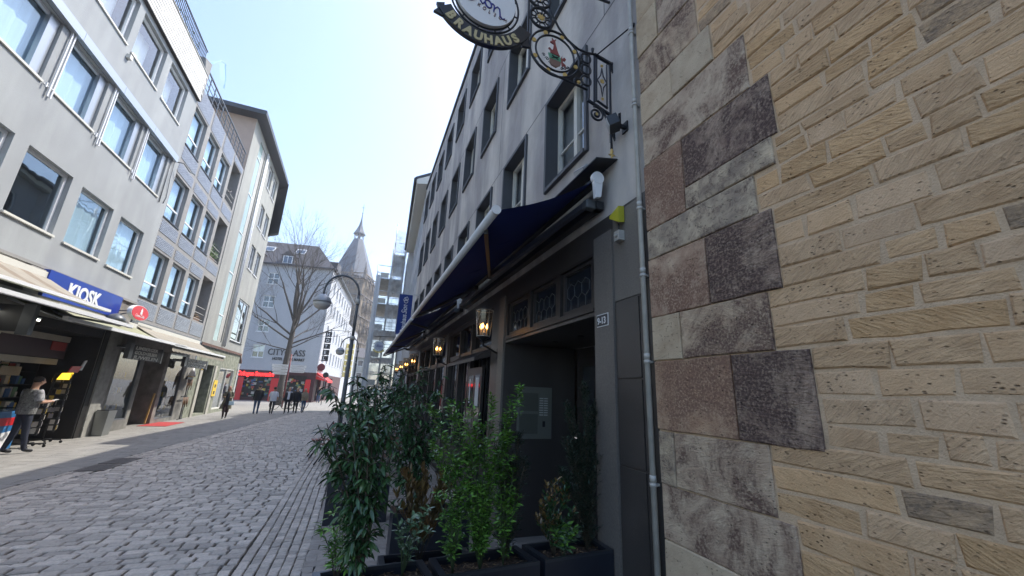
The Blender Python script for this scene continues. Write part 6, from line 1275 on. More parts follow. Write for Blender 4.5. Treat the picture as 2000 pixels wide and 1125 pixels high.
# second small oval sign far down the street
s2 = thing('distant_oval_sign', 'small round Sion sign with yellow lettered band hanging far down the street', 'sign', (30, -1.1, 4.5)); XS = 30.0
mb = MB(); mb.lathe((XS, -1.0, 4.82), [(.33, 0), (.33, .08)], 28, axis=(1, 0, 0)); mb.build('disc', mat('pale_blue_disc', (.45, .5, .6), .5), s2)
mb = MB(); mb.tube([(XS, -1.0+.37*math.cos(2*math.pi*i/28), 4.82+.37*math.sin(2*math.pi*i/28)) for i in range(28)], .015, 5, closed=True); mb.bar((XS, -1.0, 5.2), (XS, -1.0, 5.5), .03, .03); mb.bar((XS, -.6, 5.5), (XS, -2.6, 5.6), .04, .04); mb.build('ring', M['wrought_iron'], s2)
text('lettering', 'Sion', .24, 'script_blue', s2, (XS-.02, -.80, 4.76), (0, -1, 0), Z, ext=.004, shear=.4)
mb = MB()
for i in range(12):
    a = math.pi*(1.2+.6*i/12); b = math.pi*(1.2+.6*(i+1)/12); q = [(XS-.03, -1.0+r*math.cos(t_), 4.82+r*math.sin(t_)) for r, t_ in ((.40, a), (.50, a), (.50, b), (.40, b))]; mb.face(q)
mb.build('yellow_band', M['pale_yellow'], s2)
# ---------------------------------------------------------------- street lamps
def street_lamp(x, y, h, label, sc_=1.0):
    t_ = thing('street_lamp', label, 'street lamp', (x, y, 0), 'curved arm street lamps'); hz = h
    mb = MB(); mb.tube([(x, y, 0), (x, y, 1.0), (x, y, 3.3)], [.075*sc_, .07*sc_, .06*sc_], 12); mb.tube([(x, y, 3.25), (x, y, hz-.85)], .045*sc_, 10); mb.lathe((x, y, 0), [(.13, 0), (.12, .5), (.09, .55)], 12); mb.build('post', M['lamp_grey'], t_)
    mb = MB(); mb.tube([(x, y, 3.3), (x, y, 3.42)], .075, 12); mb.tube([(x, y, hz-1.15), (x, y, hz-.98)], .07, 10); mb.build('collar', M['zinc'], t_)
    r_ = .52; arc = [(x, y+r_-r_*math.cos(a), hz-.85+r_*1.15*math.sin(a)) for a in [math.pi*i/16 for i in range(17)]]+[(x, y+2*r_, hz-.98)]
    mb = MB(); mb.tube(arc, .033*sc_, 8); mb.build('curved_arm', M['lamp_grey'], t_)
    c = (x, y+2*r_, hz-1.0); mb = MB(); mb.lathe(c, [(.04, .06), (.10, .03), (.22, -.06), (.27, -.17), (.275, -.22)], 20); mb.build('hood', M['lamp_hood'], t_)
    mb = MB(); mb.lathe(c, [(.26, -.221), (.25, -.30), (.20, -.38), (.10, -.435), (.01, -.45)], 20); mb.build('globe', M['lamp_glass'], t_)
street_lamp(13.4, .385, 5.62, 'nearest tall grey street lamp with a curved arm and half globe, rising behind the shrubs')
street_lamp(27.5, .36, 5.25, 'second smaller street lamp farther down the street behind the first')
# ---------------------------------------------------------------- bare tree
def bare_tree(x, y, label):
    t_ = thing('bare_tree', label, 'tree', (x, y, 0)); rt = random.Random(21); tr = MB(); br_ = MB(); tg = MB(); cnt = [0]
    def grow(p, d, L_, r_, depth):
        n = 4; pts = [p]; dd = d.copy()
        for i in range(n):
            dd = (dd+Vector((rt.gauss(0, .10), rt.gauss(0, .10), rt.gauss(.03, .06)))).normalized(); pts.append(pts[-1]+dd*L_/n)
        rs2 = [r_*(1-.42*i/n) for i in range(n+1)]; (br_ if depth < 3 else tg).tube(pts, rs2, 6 if depth < 2 else (4 if depth < 4 else 3), caps=False); cnt[0] += 1
        if depth >= 5: return
        L_ *= .93
        k = 3 if depth < 2 else rt.choice((3, 3, 4))
        for i in range(k+(1 if depth > 1 else 0)):
            q = rt.uniform(.35, 1.0) if i else 1.0; j = min(n-1, int(q*n)); pp = pts[j].lerp(pts[j+1], q*n-j if q < 1 else 1)
            ax = Vector((rt.gauss(0, 1), rt.gauss(0, 1), rt.gauss(0, .5))); ax = (ax-dd*ax.dot(dd)).normalized(); an = R(rt.uniform(18, 42)) if i else R(rt.uniform(4, 15))
            nd = (dd*math.cos(an)+ax*math.sin(an)); nd.z += .10; nd.normalize(); grow(pp, nd, L_*rt.uniform(.60, .80), max(.004, rs2[j]*.52), depth+1)
    base = Vector((x, y, 0)); pts = [base, base+Vector((0, .0, 2)), base+Vector((0, -.05, 4)), base+Vector((0, -.12, 6.2)), base+Vector((0, -.15, 8.0))]; tr.tube(pts, [.34, .27, .25, .22, .19], 12); tr.build('trunk', M['bark'], t_)
    for z_, az, el, L_, r_ in ((8.0, 0, 84, 5.4, .17), (8.0, 140, 76, 4.9, .12), (8.0, -110, 74, 4.9, .12), (7.6, 30, 70, 4.6, .12), (6.0, -20, 30, 3.2, .07), (6.6, -150, 36, 3.4, .08), (7.9, 75, 66, 4.4, .12), (7.9, -80, 64, 4.4, .12), (7.2, 200, 58, 3.8, .11), (7.0, -60, 46, 4.2, .10), (6.4, 95, 38, 4.2, .10), (6.8, 20, 50, 3.8, .10), (5.6, -95, 24, 3.8, .08), (5.9, 120, 22, 4.0, .085), (5.2, -130, 16, 3.0, .06), (5.0, 80, 10, 3.0, .06)):
        d = Vector((math.cos(R(az))*math.cos(R(el)), math.sin(R(az))*math.cos(R(el)), math.sin(R(el)))); grow(base+Vector((0, -.13, z_)), d, L_, r_, 1)
    br_.build('branches', M['bark'], t_); tg.build('twigs', M['bark'], t_, kind='stuff'); return cnt[0]
bare_tree(42.5, 6.75, 'tall leafless street tree in front of the white corner hotel')
# ---------------------------------------------------------------- signpost with finger boards
sp = thing('signpost', 'slim signpost with white direction boards in front of the tree', 'signpost', (39, 5.8, 0))
mb = MB(); mb.tube([(38.5, 5.75, 0), (38.5, 5.75, 4.4)], .06, 8); mb.build('post', mat('post_red', (.16, .03, .03), .5), sp)
for k in range(4):
    z_ = 3.40-k*.22; mb = MB(); mb.box((38.46, 5.83, z_-.09), (38.5, 7.05-.05*k, z_+.09)); b1 = mb.build('direction_board', M['white_paint'], sp); mb = MB(); mb.box((38.455, 5.95, z_-.02), (38.458, 6.9, z_+.02)); mb.build('lettering', M['lamp_hood'], b1)
    if k < 3: mb = MB(); mb.box((38.46, 4.45+.05*k, z_-.09), (38.5, 5.67, z_+.09)); b1 = mb.build('direction_board', M['white_paint'], sp)
    if k < 3: mb = MB(); mb.box((38.455, 4.6, z_-.02), (38.458, 5.55, z_+.02)); mb.build('lettering', M['lamp_hood'], b1)
for (x_, y_, z_, r_, l_) in ((45, 3.3, 2.95, .28, 'dark round sign seen from behind beside the cream hotel'), (46, 3.05, 2.35, .0, '')):
    if r_:
        t_ = thing('round_traffic_sign', l_, 'traffic sign', (x_, y_, 0)); mb = MB(); mb.lathe((x_, y_, z_), [(r_, 0), (r_, .04)], 20, axis=(1, 0, 0)); mb.build('disc', M['dark_metal'], t_); mb = MB(); mb.tube([(x_+.08, y_, 0), (x_+.08, y_, z_+.3)], .035, 8); mb.build('post', M['lamp_grey'], t_)
# ---------------------------------------------------------------- filler houses so that the horizon is closed from other viewpoints
def block(name, label, p0, ang, L_, dpt, h_, m, fl=3, side=1):
    t_ = thing(name, label, 'building', p0); Fb = Frame(p0, ang, side); Hb = [(1.2+2.6*k, 2.5+2.6*k, 3.9+3*j, 5.4+3*j, .2) for k in range(int((L_-1.5)/2.6)) for j in range(fl)]
    mb = MB(); wall(mb, Fb, 0, L_, 0, h_, Hb); mb.face([Fb.p(0, 0, 0), Fb.p(0, -dpt, 0), Fb.p(0, -dpt, h_), Fb.p(0, 0, h_)]); mb.face([Fb.p(L_, 0, 0), Fb.p(L_, 0, h_), Fb.p(L_, -dpt, h_), Fb.p(L_, -dpt, 0)]); mb.build('wall', m, t_)
    mb = MB(); mb.prism([Fb.p(-.2, .4, h_), Fb.p(-.2, -dpt/2, h_+2.8), Fb.p(-.2, -dpt-.4, h_)], Fb.u*(L_+.4)); mb.build('roof', M['brown_roof'], t_)
    for h in Hb: window(t_, Fb, *h[:4], rec=.15, fw=.08, cm=None, gm='pane_glass')
    return t_
block('far_street_house', 'grey house closing the street at the foot of the gothic tower', (104, -1.5, 0), 93, 14, 10, 9, M['stucco_beige'], fl=2, side=1)
block('plaza_house', 'pale house on the far left behind the beige house, only its edge visible', (62, 16, 0), 80, 26, 10, 13, M['stucco_grey'], fl=3, side=1)
# ---------------------------------------------------------------- people
SKEL = dict(pelvis=(0, 0, .53), belly=(0, 0, .61), chest=(0, 0, .72), neck=(0, .005, .825), head0=(0, .01, .875), head1=(0, .012, .925), head2=(0, .0, .965),
    shL=(.105, 0, .805), elL=(.135, .0, .63), wrL=(.14, .04, .475), haL=(.14, .05, .43), shR=(-.105, 0, .805), elR=(-.135, 0, .63), wrR=(-.14, .04, .475), haR=(-.14, .05, .43),
    hipL=(.052, 0, .50), knL=(.055, .01, .275), anL=(.055, -.01, .045), toL=(.06, .09, .022), hipR=(-.052, 0, .50), knR=(-.055, .01, .275), anR=(-.055, -.01, .045), toR=(-.06, .09, .022))
RAD = dict(pelvis=.082, belly=.072, chest=.085, neck=.033, head0=.040, head1=.050, head2=.040, shL=.038, elL=.026, wrL=.018, haL=.018, shR=.038, elR=.026, wrR=.018, haR=.018,
    hipL=.056, knL=.038, anL=.026, toL=.020, hipR=.056, knR=.038, anR=.026, toR=.020)
BON = [('pelvis', 'belly', 'top'), ('belly', 'chest', 'top'), ('chest', 'neck', 'top'), ('neck', 'head0', 'skin'), ('head0', 'head1', 'skin'), ('head1', 'head2', 'skin'),
    ('chest', 'shL', 'top'), ('shL', 'elL', 'sleeve'), ('elL', 'wrL', 'fore'), ('wrL', 'haL', 'skin'), ('chest', 'shR', 'top'), ('shR', 'elR', 'sleeve'), ('elR', 'wrR', 'fore'), ('wrR', 'haR', 'skin'),
    ('pelvis', 'hipL', 'leg'), ('hipL', 'knL', 'leg'), ('knL', 'anL', 'leg'), ('anL', 'toL', 'shoe'), ('pelvis', 'hipR', 'leg'), ('hipR', 'knR', 'leg'), ('knR', 'anR', 'leg'), ('anR', 'toR', 'shoe')]
def person(label, loc, face_deg, Hh, pose, mats, rad=None, hair='hair', hairlong=False, fingers=False, extra=None, group=None):
    """local frame: +y is where the person faces, x to the person's left... built as one skinned surface"""
    S = dict(SKEL); S.update(pose); Rr = dict(RAD); Rr.update(rad or {}); a = R(face_deg-90); rot = Matrix.Rotation(a, 4, 'Z')
    t_ = thing('person', label, 'person', loc, group); names = list(S); V = [Vector(S[n_])*Hh for n_ in names]; E_ = [(names.index(b[0]), names.index(b[1])) for b in BON]
    fing = []
    if fingers:
        for s_ in ('L', 'R'):
            w0 = Vector(S['wr'+s_])*Hh; h0 = Vector(S['ha'+s_])*Hh; d = (h0-w0).normalized(); side = d.cross(Vector((0, 0, 1)));
            if side.length < .2: side = d.cross(Vector((1, 0, 0)))
            side.normalize(); nrm = side.cross(d)
            for q, ln in ((-1.5, .036), (-.5, .042), (.5, .044), (1.5, .038)): fing.append((h0+side*q*.011*Hh/1.7, d, nrm, ln*Hh, .0052*Hh))
            fing.append((w0.lerp(h0, .4)+side*.012, (d+side*1.1).normalized(), nrm, .034*Hh, .0058*Hh))
    me = bpy.data.meshes.new('body'); me.from_pydata([tuple(v) for v in V], E_, []); o = bpy.data.objects.new('body', me); col.objects.link(o); md = o.modifiers.new('skin', 'SKIN'); md.use_smooth_shade = True
    for i, n_ in enumerate(names):
        sv = me.skin_vertices[0].data[i]; sv.radius = (Rr[n_]*Hh*(1.0), Rr[n_]*Hh*(.72 if n_ in ('pelvis', 'belly', 'chest') else 1)); sv.use_root = (n_ == 'pelvis')
    s2_ = o.modifiers.new('sub', 'SUBSURF'); s2_.levels = 2; s2_.render_levels = 2
    dg = bpy.context.evaluated_depsgraph_get(); dg.update(); nm = bpy.data.meshes.new_from_object(o.evaluated_get(dg)); bpy.data.objects.remove(o)
    order = ['top', 'sleeve', 'fore', 'leg', 'shoe', 'skin']; nm.materials.clear()
    for k_ in order: nm.materials.append(M[mats.get(k_, mats.get('top'))] if k_ != 'skin' else M['skin'])
    for p_ in nm.polygons:
        c = p_.center; best = None
        for b in BON:
            A, B = Vector(S[b[0]])*Hh, Vector(S[b[1]])*Hh; ab = B-A; q = max(0, min(1, (c-A).dot(ab)/ab.length_squared)); d_ = (c-(A+ab*q)).length-.5*(Rr[b[0]]*(1-q)+Rr[b[1]]*q)*Hh
            if best is None or d_ < best[0]: best = (d_, b[2])
        k_ = best[1]
        if k_ == 'top' and c.z < (S['pelvis'][2]+.005)*Hh: k_ = 'leg'
        p_.material_index = order.index(k_); p_.use_smooth = True
    for v in nm.vertices: v.co = rot @ v.co
    nm.name = 'body'; ob = bpy.data.objects.new('body', nm); col.objects.link(ob); ob.parent = t_
    T = Matrix.Translation(Vector(loc)) @ rot
    def W_(p): return T @ (Vector(p)*Hh)
    # head shape: skull, nose, ears, hair
    hc = Vector(S['head1']); mb = MB()
    def ell(c, r_, nm_, m_, cut=None, n=14, k=9, parent=t_):
        m2 = MB(); g_ = []
        for i in range(k+1):
            th = math.pi*i/k
            for j in range(n):
                ph = 2*math.pi*j/n; g_.append(W_((c[0]+r_[0]*math.sin(th)*math.cos(ph), c[1]+r_[1]*math.sin(th)*math.sin(ph), c[2]+r_[2]*math.cos(th))))
        fs = [(i*n+j, i*n+(j+1) % n, (i+1)*n+(j+1) % n, (i+1)*n+j) for i in range(k) for j in range(n)]
        m2.raw(g_, fs, True); return m2.build(nm_, M[m_], parent)
    hd = ell((hc.x, hc.y+.008, hc.z+.008), (.044, .052, .062), 'head', 'skin')
    m2 = MB(); m2.prism([W_((hc.x, hc.y+.056, hc.z+.012)), W_((hc.x-.008, hc.y+.058, hc.z-.012)), W_((hc.x+.008, hc.y+.058, hc.z-.012))], (rot @ Vector((0, 1, 0)))*.016*Hh); m2.build('nose', M['skin'], hd)
    for sx_ in (-1, 1): ell((hc.x+sx_*.044, hc.y+.004, hc.z+.002), (.006, .011, .016), 'ear', 'skin', n=8, k=6, parent=hd); ell((hc.x+sx_*.016, hc.y+.054, hc.z+.016), (.007, .004, .0045), 'eye', 'black', n=8, k=6, parent=hd)
    ell((hc.x, hc.y+.056, hc.z-.026), (.013, .004, .004), 'mouth', 'wine_red', n=8, k=6, parent=hd)
    ell((hc.x, hc.y-.008, hc.z+.026), (.050, .054, .052), 'hair', hair)
    if hairlong:
        ell((hc.x, hc.y-.030, hc.z-.045), (.055, .032, .080), 'long_hair', hair); 
    for (p_, d, nrm, ln, r_) in fing:
        m2 = MB(); pts = [p_-d*.010, p_+d*ln*.4, p_+d*ln*.72-nrm*ln*.16, p_+d*ln*.86-nrm*ln*.42]; m2.tube([T @ q for q in pts], [r_*1.1, r_, r_*.9, r_*.7], 7); m2.build('finger', M['skin'], ob)
    if extra: extra(t_, W_, T, rot, Hh)
    return t_
def wedge(root, W_, rings, nm_, m_, n=14, smooth=True):
    m2 = MB(); g_ = []
    for (cx0, cy0, z_, rx, ry) in rings:
        for j in range(n):
            a = 2*math.pi*j/n; g_.append(W_((cx0+rx*math.cos(a)*(1+.04*math.sin(3*a)), cy0+ry*math.sin(a), z_)))
    m2.raw(g_, [(i*n+j, i*n+(j+1) % n, (i+1)*n+(j+1) % n, (i+1)*n+j) for i in range(len(rings)-1) for j in range(n)], smooth); return m2.build(nm_, M[m_], root)
# man at the kiosk, seen from the side, looking down at something in his hands (faces +X, away along the street)
def man_x(t_, W_, T, rot, Hh):
    wedge(t_, W_, [(0, .0, .50, .108, .085), (0, .0, .56, .112, .090), (0, .0, .66, .112, .088), (0, .0, .76, .108, .078), (0, .0, .815, .07, .05)], 'shirt', 'tee_grey')
    for s_ in (-1, 1): 
        m2 = MB(); m2.tube([W_((s_*.09, 0, .80)), W_((s_*.125, .01, .74)), W_((s_*.13, .02, .675))], [.050*Hh, .047*Hh, .045*Hh], 10, caps=False); m2.build('shirt_sleeve', M['tee_pattern' if 'tee_pattern' in M else 'tee_grey'], t_)
mat('tee_pattern', (0.55, 0.55, 0.58), 0.9, c2=(0.10, 0.10, 0.11), scale=14)
person('man in patterned grey t-shirt and dark jeans holding a paper by the kiosk', (13.45, 7.45, 0), -30, 1.80,
    dict(elL=(.125, .03, .655), wrL=(.075, .165, .66), haL=(.05, .205, .668), elR=(-.125, .03, .655), wrR=(-.07, .165, .66), haR=(-.04, .205, .672), knL=(.055, .03, .275), anL=(.058, .07, .045), toL=(.062, .17, .022), knR=(-.055, -.01, .275), anR=(-.055, -.07, .045), toR=(-.06, .03, .022), head1=(0, .03, .92), head2=(0, .03, .96)),
    dict(top='tee_grey', sleeve='tee_grey', fore='skin', leg='jeans_dark', shoe='black'), rad=dict(belly=.085, pelvis=.088), fingers=True, extra=man_x)
ph_ = thing('letter', 'small white paper held by the man at the kiosk', 'paper', (13.78, 7.25, 1.2)); mb = MB(); mb.prism([(13.77, 7.18, 1.205), (13.87, 7.13, 1.235), (13.93, 7.23, 1.235), (13.83, 7.29, 1.205)], (0, 0, .004)); mb.build('sheet', M['white_paint'], ph_)
def woman_x(t_, W_, T, rot, Hh):
    wedge(t_, W_, [(0, .0, .20, .085, .075), (0, .0, .35, .085, .075), (0, .0, .52, .088, .075)], 'wide_trousers', 'skirt_brown')
    wedge(t_, W_, [(.02, -.03, .30, .165, .10), (.01, -.02, .40, .145, .09), (0, -.01, .55, .115, .082), (0, -.005, .70, .112, .078), (0, 0, .80, .10, .06), (0, 0, .835, .05, .04)], 'coat', 'coat_olive')
    wedge(t_, W_, [(0, .045, .42, .045, .05), (0, .05, .58, .05, .05), (0, .045, .72, .055, .045), (0, .03, .80, .04, .03)], 'dark_top', 'black')
    m2 = MB(); m2.hexa([W_(p_) for p_ in ((-.20, .10, .42), (-.06, .13, .42), (-.06, .19, .42), (-.20, .16, .42), (-.19, .10, .54), (-.05, .13, .54), (-.06, .17, .54), (-.18, .14, .54))]); m2.build('bag_body', M['bag_blue'], t_, bevel=.01)
person('woman in long olive coat and dark trousers walking with a pale blue bag', (25.1, 6.3, 0), 190, 1.66,
    dict(elR=(-.14, .02, .66), wrR=(-.08, .13, .64), haR=(-.06, .16, .64), elL=(.14, .0, .65), wrL=(.10, .12, .66), haL=(.06, .15, .67), knL=(.04, .09, .29), anL=(.03, .10, .06), toL=(.03, .19, .03), knR=(-.04, -.02, .28), anR=(-.03, -.12, .06), toR=(-.03, -.05, .022)),
    dict(top='black', sleeve='coat_olive', fore='coat_olive', leg='skirt_brown', shoe='black'), hair='hair_brown', hairlong=True, extra=woman_x)
def jacket(m_, hem=.50, fur=None, hood=False):
    def f(t_, W_, T, rot, Hh):
        wedge(t_, W_, [(0, .0, hem, .112, .085), (0, .0, hem+.06, .116, .088), (0, .0, .68, .118, .086), (0, .0, .78, .110, .075), (0, .0, .83, .055, .045)], 'jacket', m_)
        if fur: wedge(t_, W_, [(0, -.01, .815, .085, .06), (0, -.015, .835, .095, .07), (0, -.01, .86, .075, .058)], 'collar', fur)
    return f
walkL = dict(knL=(.052, .06, .28), anL=(.05, .05, .05), toL=(.05, .14, .022), knR=(-.052, .0, .275), anR=(-.05, -.13, .07), toR=(-.05, -.05, .025))
walkR = dict(knR=(-.052, .06, .28), anR=(-.05, .06, .05), toR=(-.05, .15, .022), knL=(.052, .0, .275), anL=(.05, -.12, .07), toL=(.05, -.05, .025))
person('person from behind in black jacket with pale collar and blue jeans', (29.2, 5.75, 0), 10, 1.76, dict(walkL, elL=(.14, .02, .64), wrL=(.10, .08, .52), haL=(.09, .10, .49)), dict(top='jacket_black', sleeve='jacket_black', fore='jacket_black', leg='jeans', shoe='black'), extra=jacket('jacket_black', .47, 'coat_tan'))
person('person seen from behind in a white t-shirt and dark trousers beside the bicycles', (29.7, 5.0, 0), 0, 1.68, dict(walkR, elL=(.15, .0, .64), elR=(-.15, 0, .64), wrL=(.13, .07, .52), haL=(.12, .09, .49)), dict(top='tee_white', sleeve='tee_white', fore='skin', leg='jacket_black', shoe='black'), extra=jacket('tee_white', .47))
person('person in an open dark jacket over a pale top, left of the group of three', (30.3, 4.22, 0), 175, 1.70, walkL, dict(top='tee_white', sleeve='jacket_black', fore='jacket_black', leg='jacket_black', shoe='black'),
    extra=lambda t_, W_, T, rot, Hh: [wedge(t_, W_, [(sx_*.075, -.01, .48, .05, .08), (sx_*.078, -.01, .65, .05, .08), (sx_*.07, 0, .80, .045, .06)], 'jacket_half', 'jacket_black') for sx_ in (-1, 1)])
person('person all in black with fair hair in the middle of the group of three', (31.0, 3.82, 0), 185, 1.68, walkR, dict(top='jacket_black', sleeve='jacket_black', fore='jacket_black', leg='jacket_black', shoe='black'), hair='coat_tan', extra=jacket('jacket_black', .46))
person('person in a tan hooded jacket and blue jeans, right of the group of three', (31.6, 3.42, 0), 200, 1.64, dict(walkL, elL=(.14, .02, .66), wrL=(.06, .12, .66), haL=(.03, .14, .66)), dict(top='coat_tan', sleeve='coat_tan', fore='coat_tan', leg='jeans', shoe='black'), hair='coat_tan', hairlong=True, extra=jacket('coat_tan', .50, 'coat_tan'))
person('distant person with blue jeans and dark top in front of the red awning', (50.0, 4.05, 0), 190, 1.74, walkR, dict(top='jacket_black', sleeve='jacket_black', fore='skin', leg='jeans', shoe='black'), extra=jacket('jeans_dark', .5))
# ---------------------------------------------------------------- bicycles
def bicycle(x, y, ang, label, m_):
    t_ = thing('bicycle', label, 'bicycle', (x, y, 0), 'bicycles parked in front of the corner hotel'); a = R(ang); u_ = Vector((math.cos(a), math.sin(a), 0)); n_ = Vector((-math.sin(a), math.cos(a), 0)); P = lambda s_, z_, o_=0: Vector((x, y, 0))+u_*s_+n_*o_+Z*z_
    for s_ in (0, 1.06):
        mb = MB(); mb.tube([P(s_+.33*math.cos(2*math.pi*i/24), .35+.33*math.sin(2*math.pi*i/24)) for i in range(24)], .02, 6, closed=True); wh = mb.build('wheel', M['rubber'], t_); mb = MB()
        for i in range(10): mb.bar(P(s_, .35), P(s_+.32*math.cos(.6283*i), .35+.32*math.sin(.6283*i)), .005, .005)
        mb.lathe(P(s_, .35, -.03), [(.025, 0), (.025, .06)], 8, axis=n_); mb.build('spokes', M['steel'], wh)
    mb = MB()
    for p_, q_ in (((0, .35), (.42, .32)), ((0, .35), (.30, .80)), ((.42, .32), (.30, .85)), ((.30, .76), (.86, .82)), ((.42, .32), (.88, .74)), ((1.06, .35), (.86, .95))): mb.tube([P(*p_), P(*q_)], .016, 6)
    mb.build('frame', M[m_], t_)
    mb = MB(); mb.tube([P(.86, .95), P(.84, 1.05), P(.80, 1.08, .27)], .012, 6); mb.tube([P(.84, 1.05), P(.80, 1.08, -.27)], .012, 6); mb.build('handlebars', M['steel'], t_)
    mb = MB(); mb.tube([P(.18, .93), P(.28, .94), P(.42, .93)], [.07, .06, .02], 8); mb.tube([P(.30, .84), P(.29, .92)], .012, 6); mb.build('saddle', M['black'], t_)
    mb = MB(); mb.lathe(P(.42, .32, -.04), [(.08, 0), (.08, .01)], 12, axis=n_); mb.bar(P(.42, .32, .06), P(.50, .18, .06), .02, .015); mb.build('crank', M['steel'], t_)
    mb = MB(); mb.hexa([P(-.25, .66, -.12), P(.15, .66, -.12), P(.15, .66, .12), P(-.25, .66, .12), P(-.27, .86, -.15), P(.17, .86, -.15), P(.17, .86, .15), P(-.27, .86, .15)]); mb.build('basket', M['dark_metal'], t_)
bicycle(35.0, 5.75, -75, 'left dark bicycle parked behind the person in the white t-shirt', 'dark_metal')
bicycle(35.6, 5.1, -68, 'middle bicycle with an orange reflector between the two groups of people', 'steel')
bicycle(36.6, 4.9, -60, 'right black bicycle parked behind the group of three', 'black')
orf = MB(); orf.lathe((35.50, 4.80, .75), [(.09, 0), (.09, .03)], 14, axis=(1, 0, 0)); q = orf.build('reflector', mat('orange_glow', (.8, .3, .05), .4, emit=(1, .35, .05, .6)), None); tag(q, 'orange round reflector plate on the middle bicycle', 'reflector')  # glow is put into the material; the reflector itself is no lamp
# ---------------------------------------------------------------- planters
def planter(label, c4, h, rim=.035, m_='planter_metal', soil=True, rimm='planter_rim', group='dark metal planters'):
    t_ = thing('planter', label, 'planter', (sum(p[0] for p in c4)/4, sum(p[1] for p in c4)/4, 0), group); c = Vector((t_.location.x, t_.location.y)); A = [Vector(p) for p in c4]
    def ins(d): return [p+(c-p).normalized()*d*1.4 for p in A]
    B_ = ins(rim); mb = MB(); n = 4
    for i in range(4):
        k = (i+1) % 4; a, b = A[i], A[k]; a2, b2 = ins(.008)[i], ins(.008)[k]
        mb.face([(a.x, a.y, 0), (b.x, b.y, 0), (b.x, b.y, h-.02), (a.x, a.y, h-.02)]); mb.face([(a2.x, a2.y, 0), (a2.x, a2.y, h-.02), (b2.x, b2.y, h-.02), (b2.x, b2.y, 0)])
    mb.build('box', M[m_], t_)
    mb = MB()
    for i in range(4):
        k = (i+1) % 4; mb.hexa([(A[i].x, A[i].y, h-.02), (A[k].x, A[k].y, h-.02), (B_[k].x, B_[k].y, h-.02), (B_[i].x, B_[i].y, h-.02), (A[i].x, A[i].y, h), (A[k].x, A[k].y, h), (B_[k].x, B_[k].y, h), (B_[i].x, B_[i].y, h)])
    mb.build('rim', M[rimm], t_)
    rs_ = random.Random(int(abs(c.x*97+c.y*31))); mb = MB(); N_ = 16; g_ = []
    for i in range(N_+1):
        for j in range(N_+1):
            p = (A[0].lerp(A[1], i/N_)).lerp(A[3].lerp(A[2], i/N_), j/N_); g_.append((c.x+(p.x-c.x)*.97, c.y+(p.y-c.y)*.97, h-.06+rs_.uniform(-.012, .014)))
    mb.raw(g_, [(i*(N_+1)+j, (i+1)*(N_+1)+j, (i+1)*(N_+1)+j+1, i*(N_+1)+j+1) for i in range(N_) for j in range(N_)], True); mb.build('soil', M['soil'], t_, kind='stuff')
    return t_
HP = .75
planter('front left planter with dark laurel stems at the bottom edge of the picture', [(2.99, .115), (2.70, .08), (2.72, -.585), (3.02, -.555)], HP)
planter('front middle planter below the bright green shrub', [(3.03, -.60), (2.735, -.62), (2.79, -1.325), (3.10, -1.27)], HP)
planter('front right planter against the granite pilaster with the bronze tipped shrub', [(3.11, -1.32), (2.80, -1.37), (2.845, -1.96), (3.16, -1.96)], HP)
planter('black planter box at the street edge behind the front laurel', [(6.5, .22), (6.5, -.62), (6.85, -.62), (6.85, .22)], .56)
planter('dark low planter beside the doorway behind the bright green shrub', [(5.0, -.55), (5.0, -1.45), (5.35, -1.45), (5.35, -.55)], .5)
planter('small black planter holding the bronze leaved shrub', [(3.42, -.32), (3.42, -1.05), (3.70, -1.05), (3.70, -.32)], .56)
planter('dark planter farther back beneath the first wall lantern', [(8.6, .2), (8.6, -.6), (8.95, -.6), (8.95, .2)], .55)
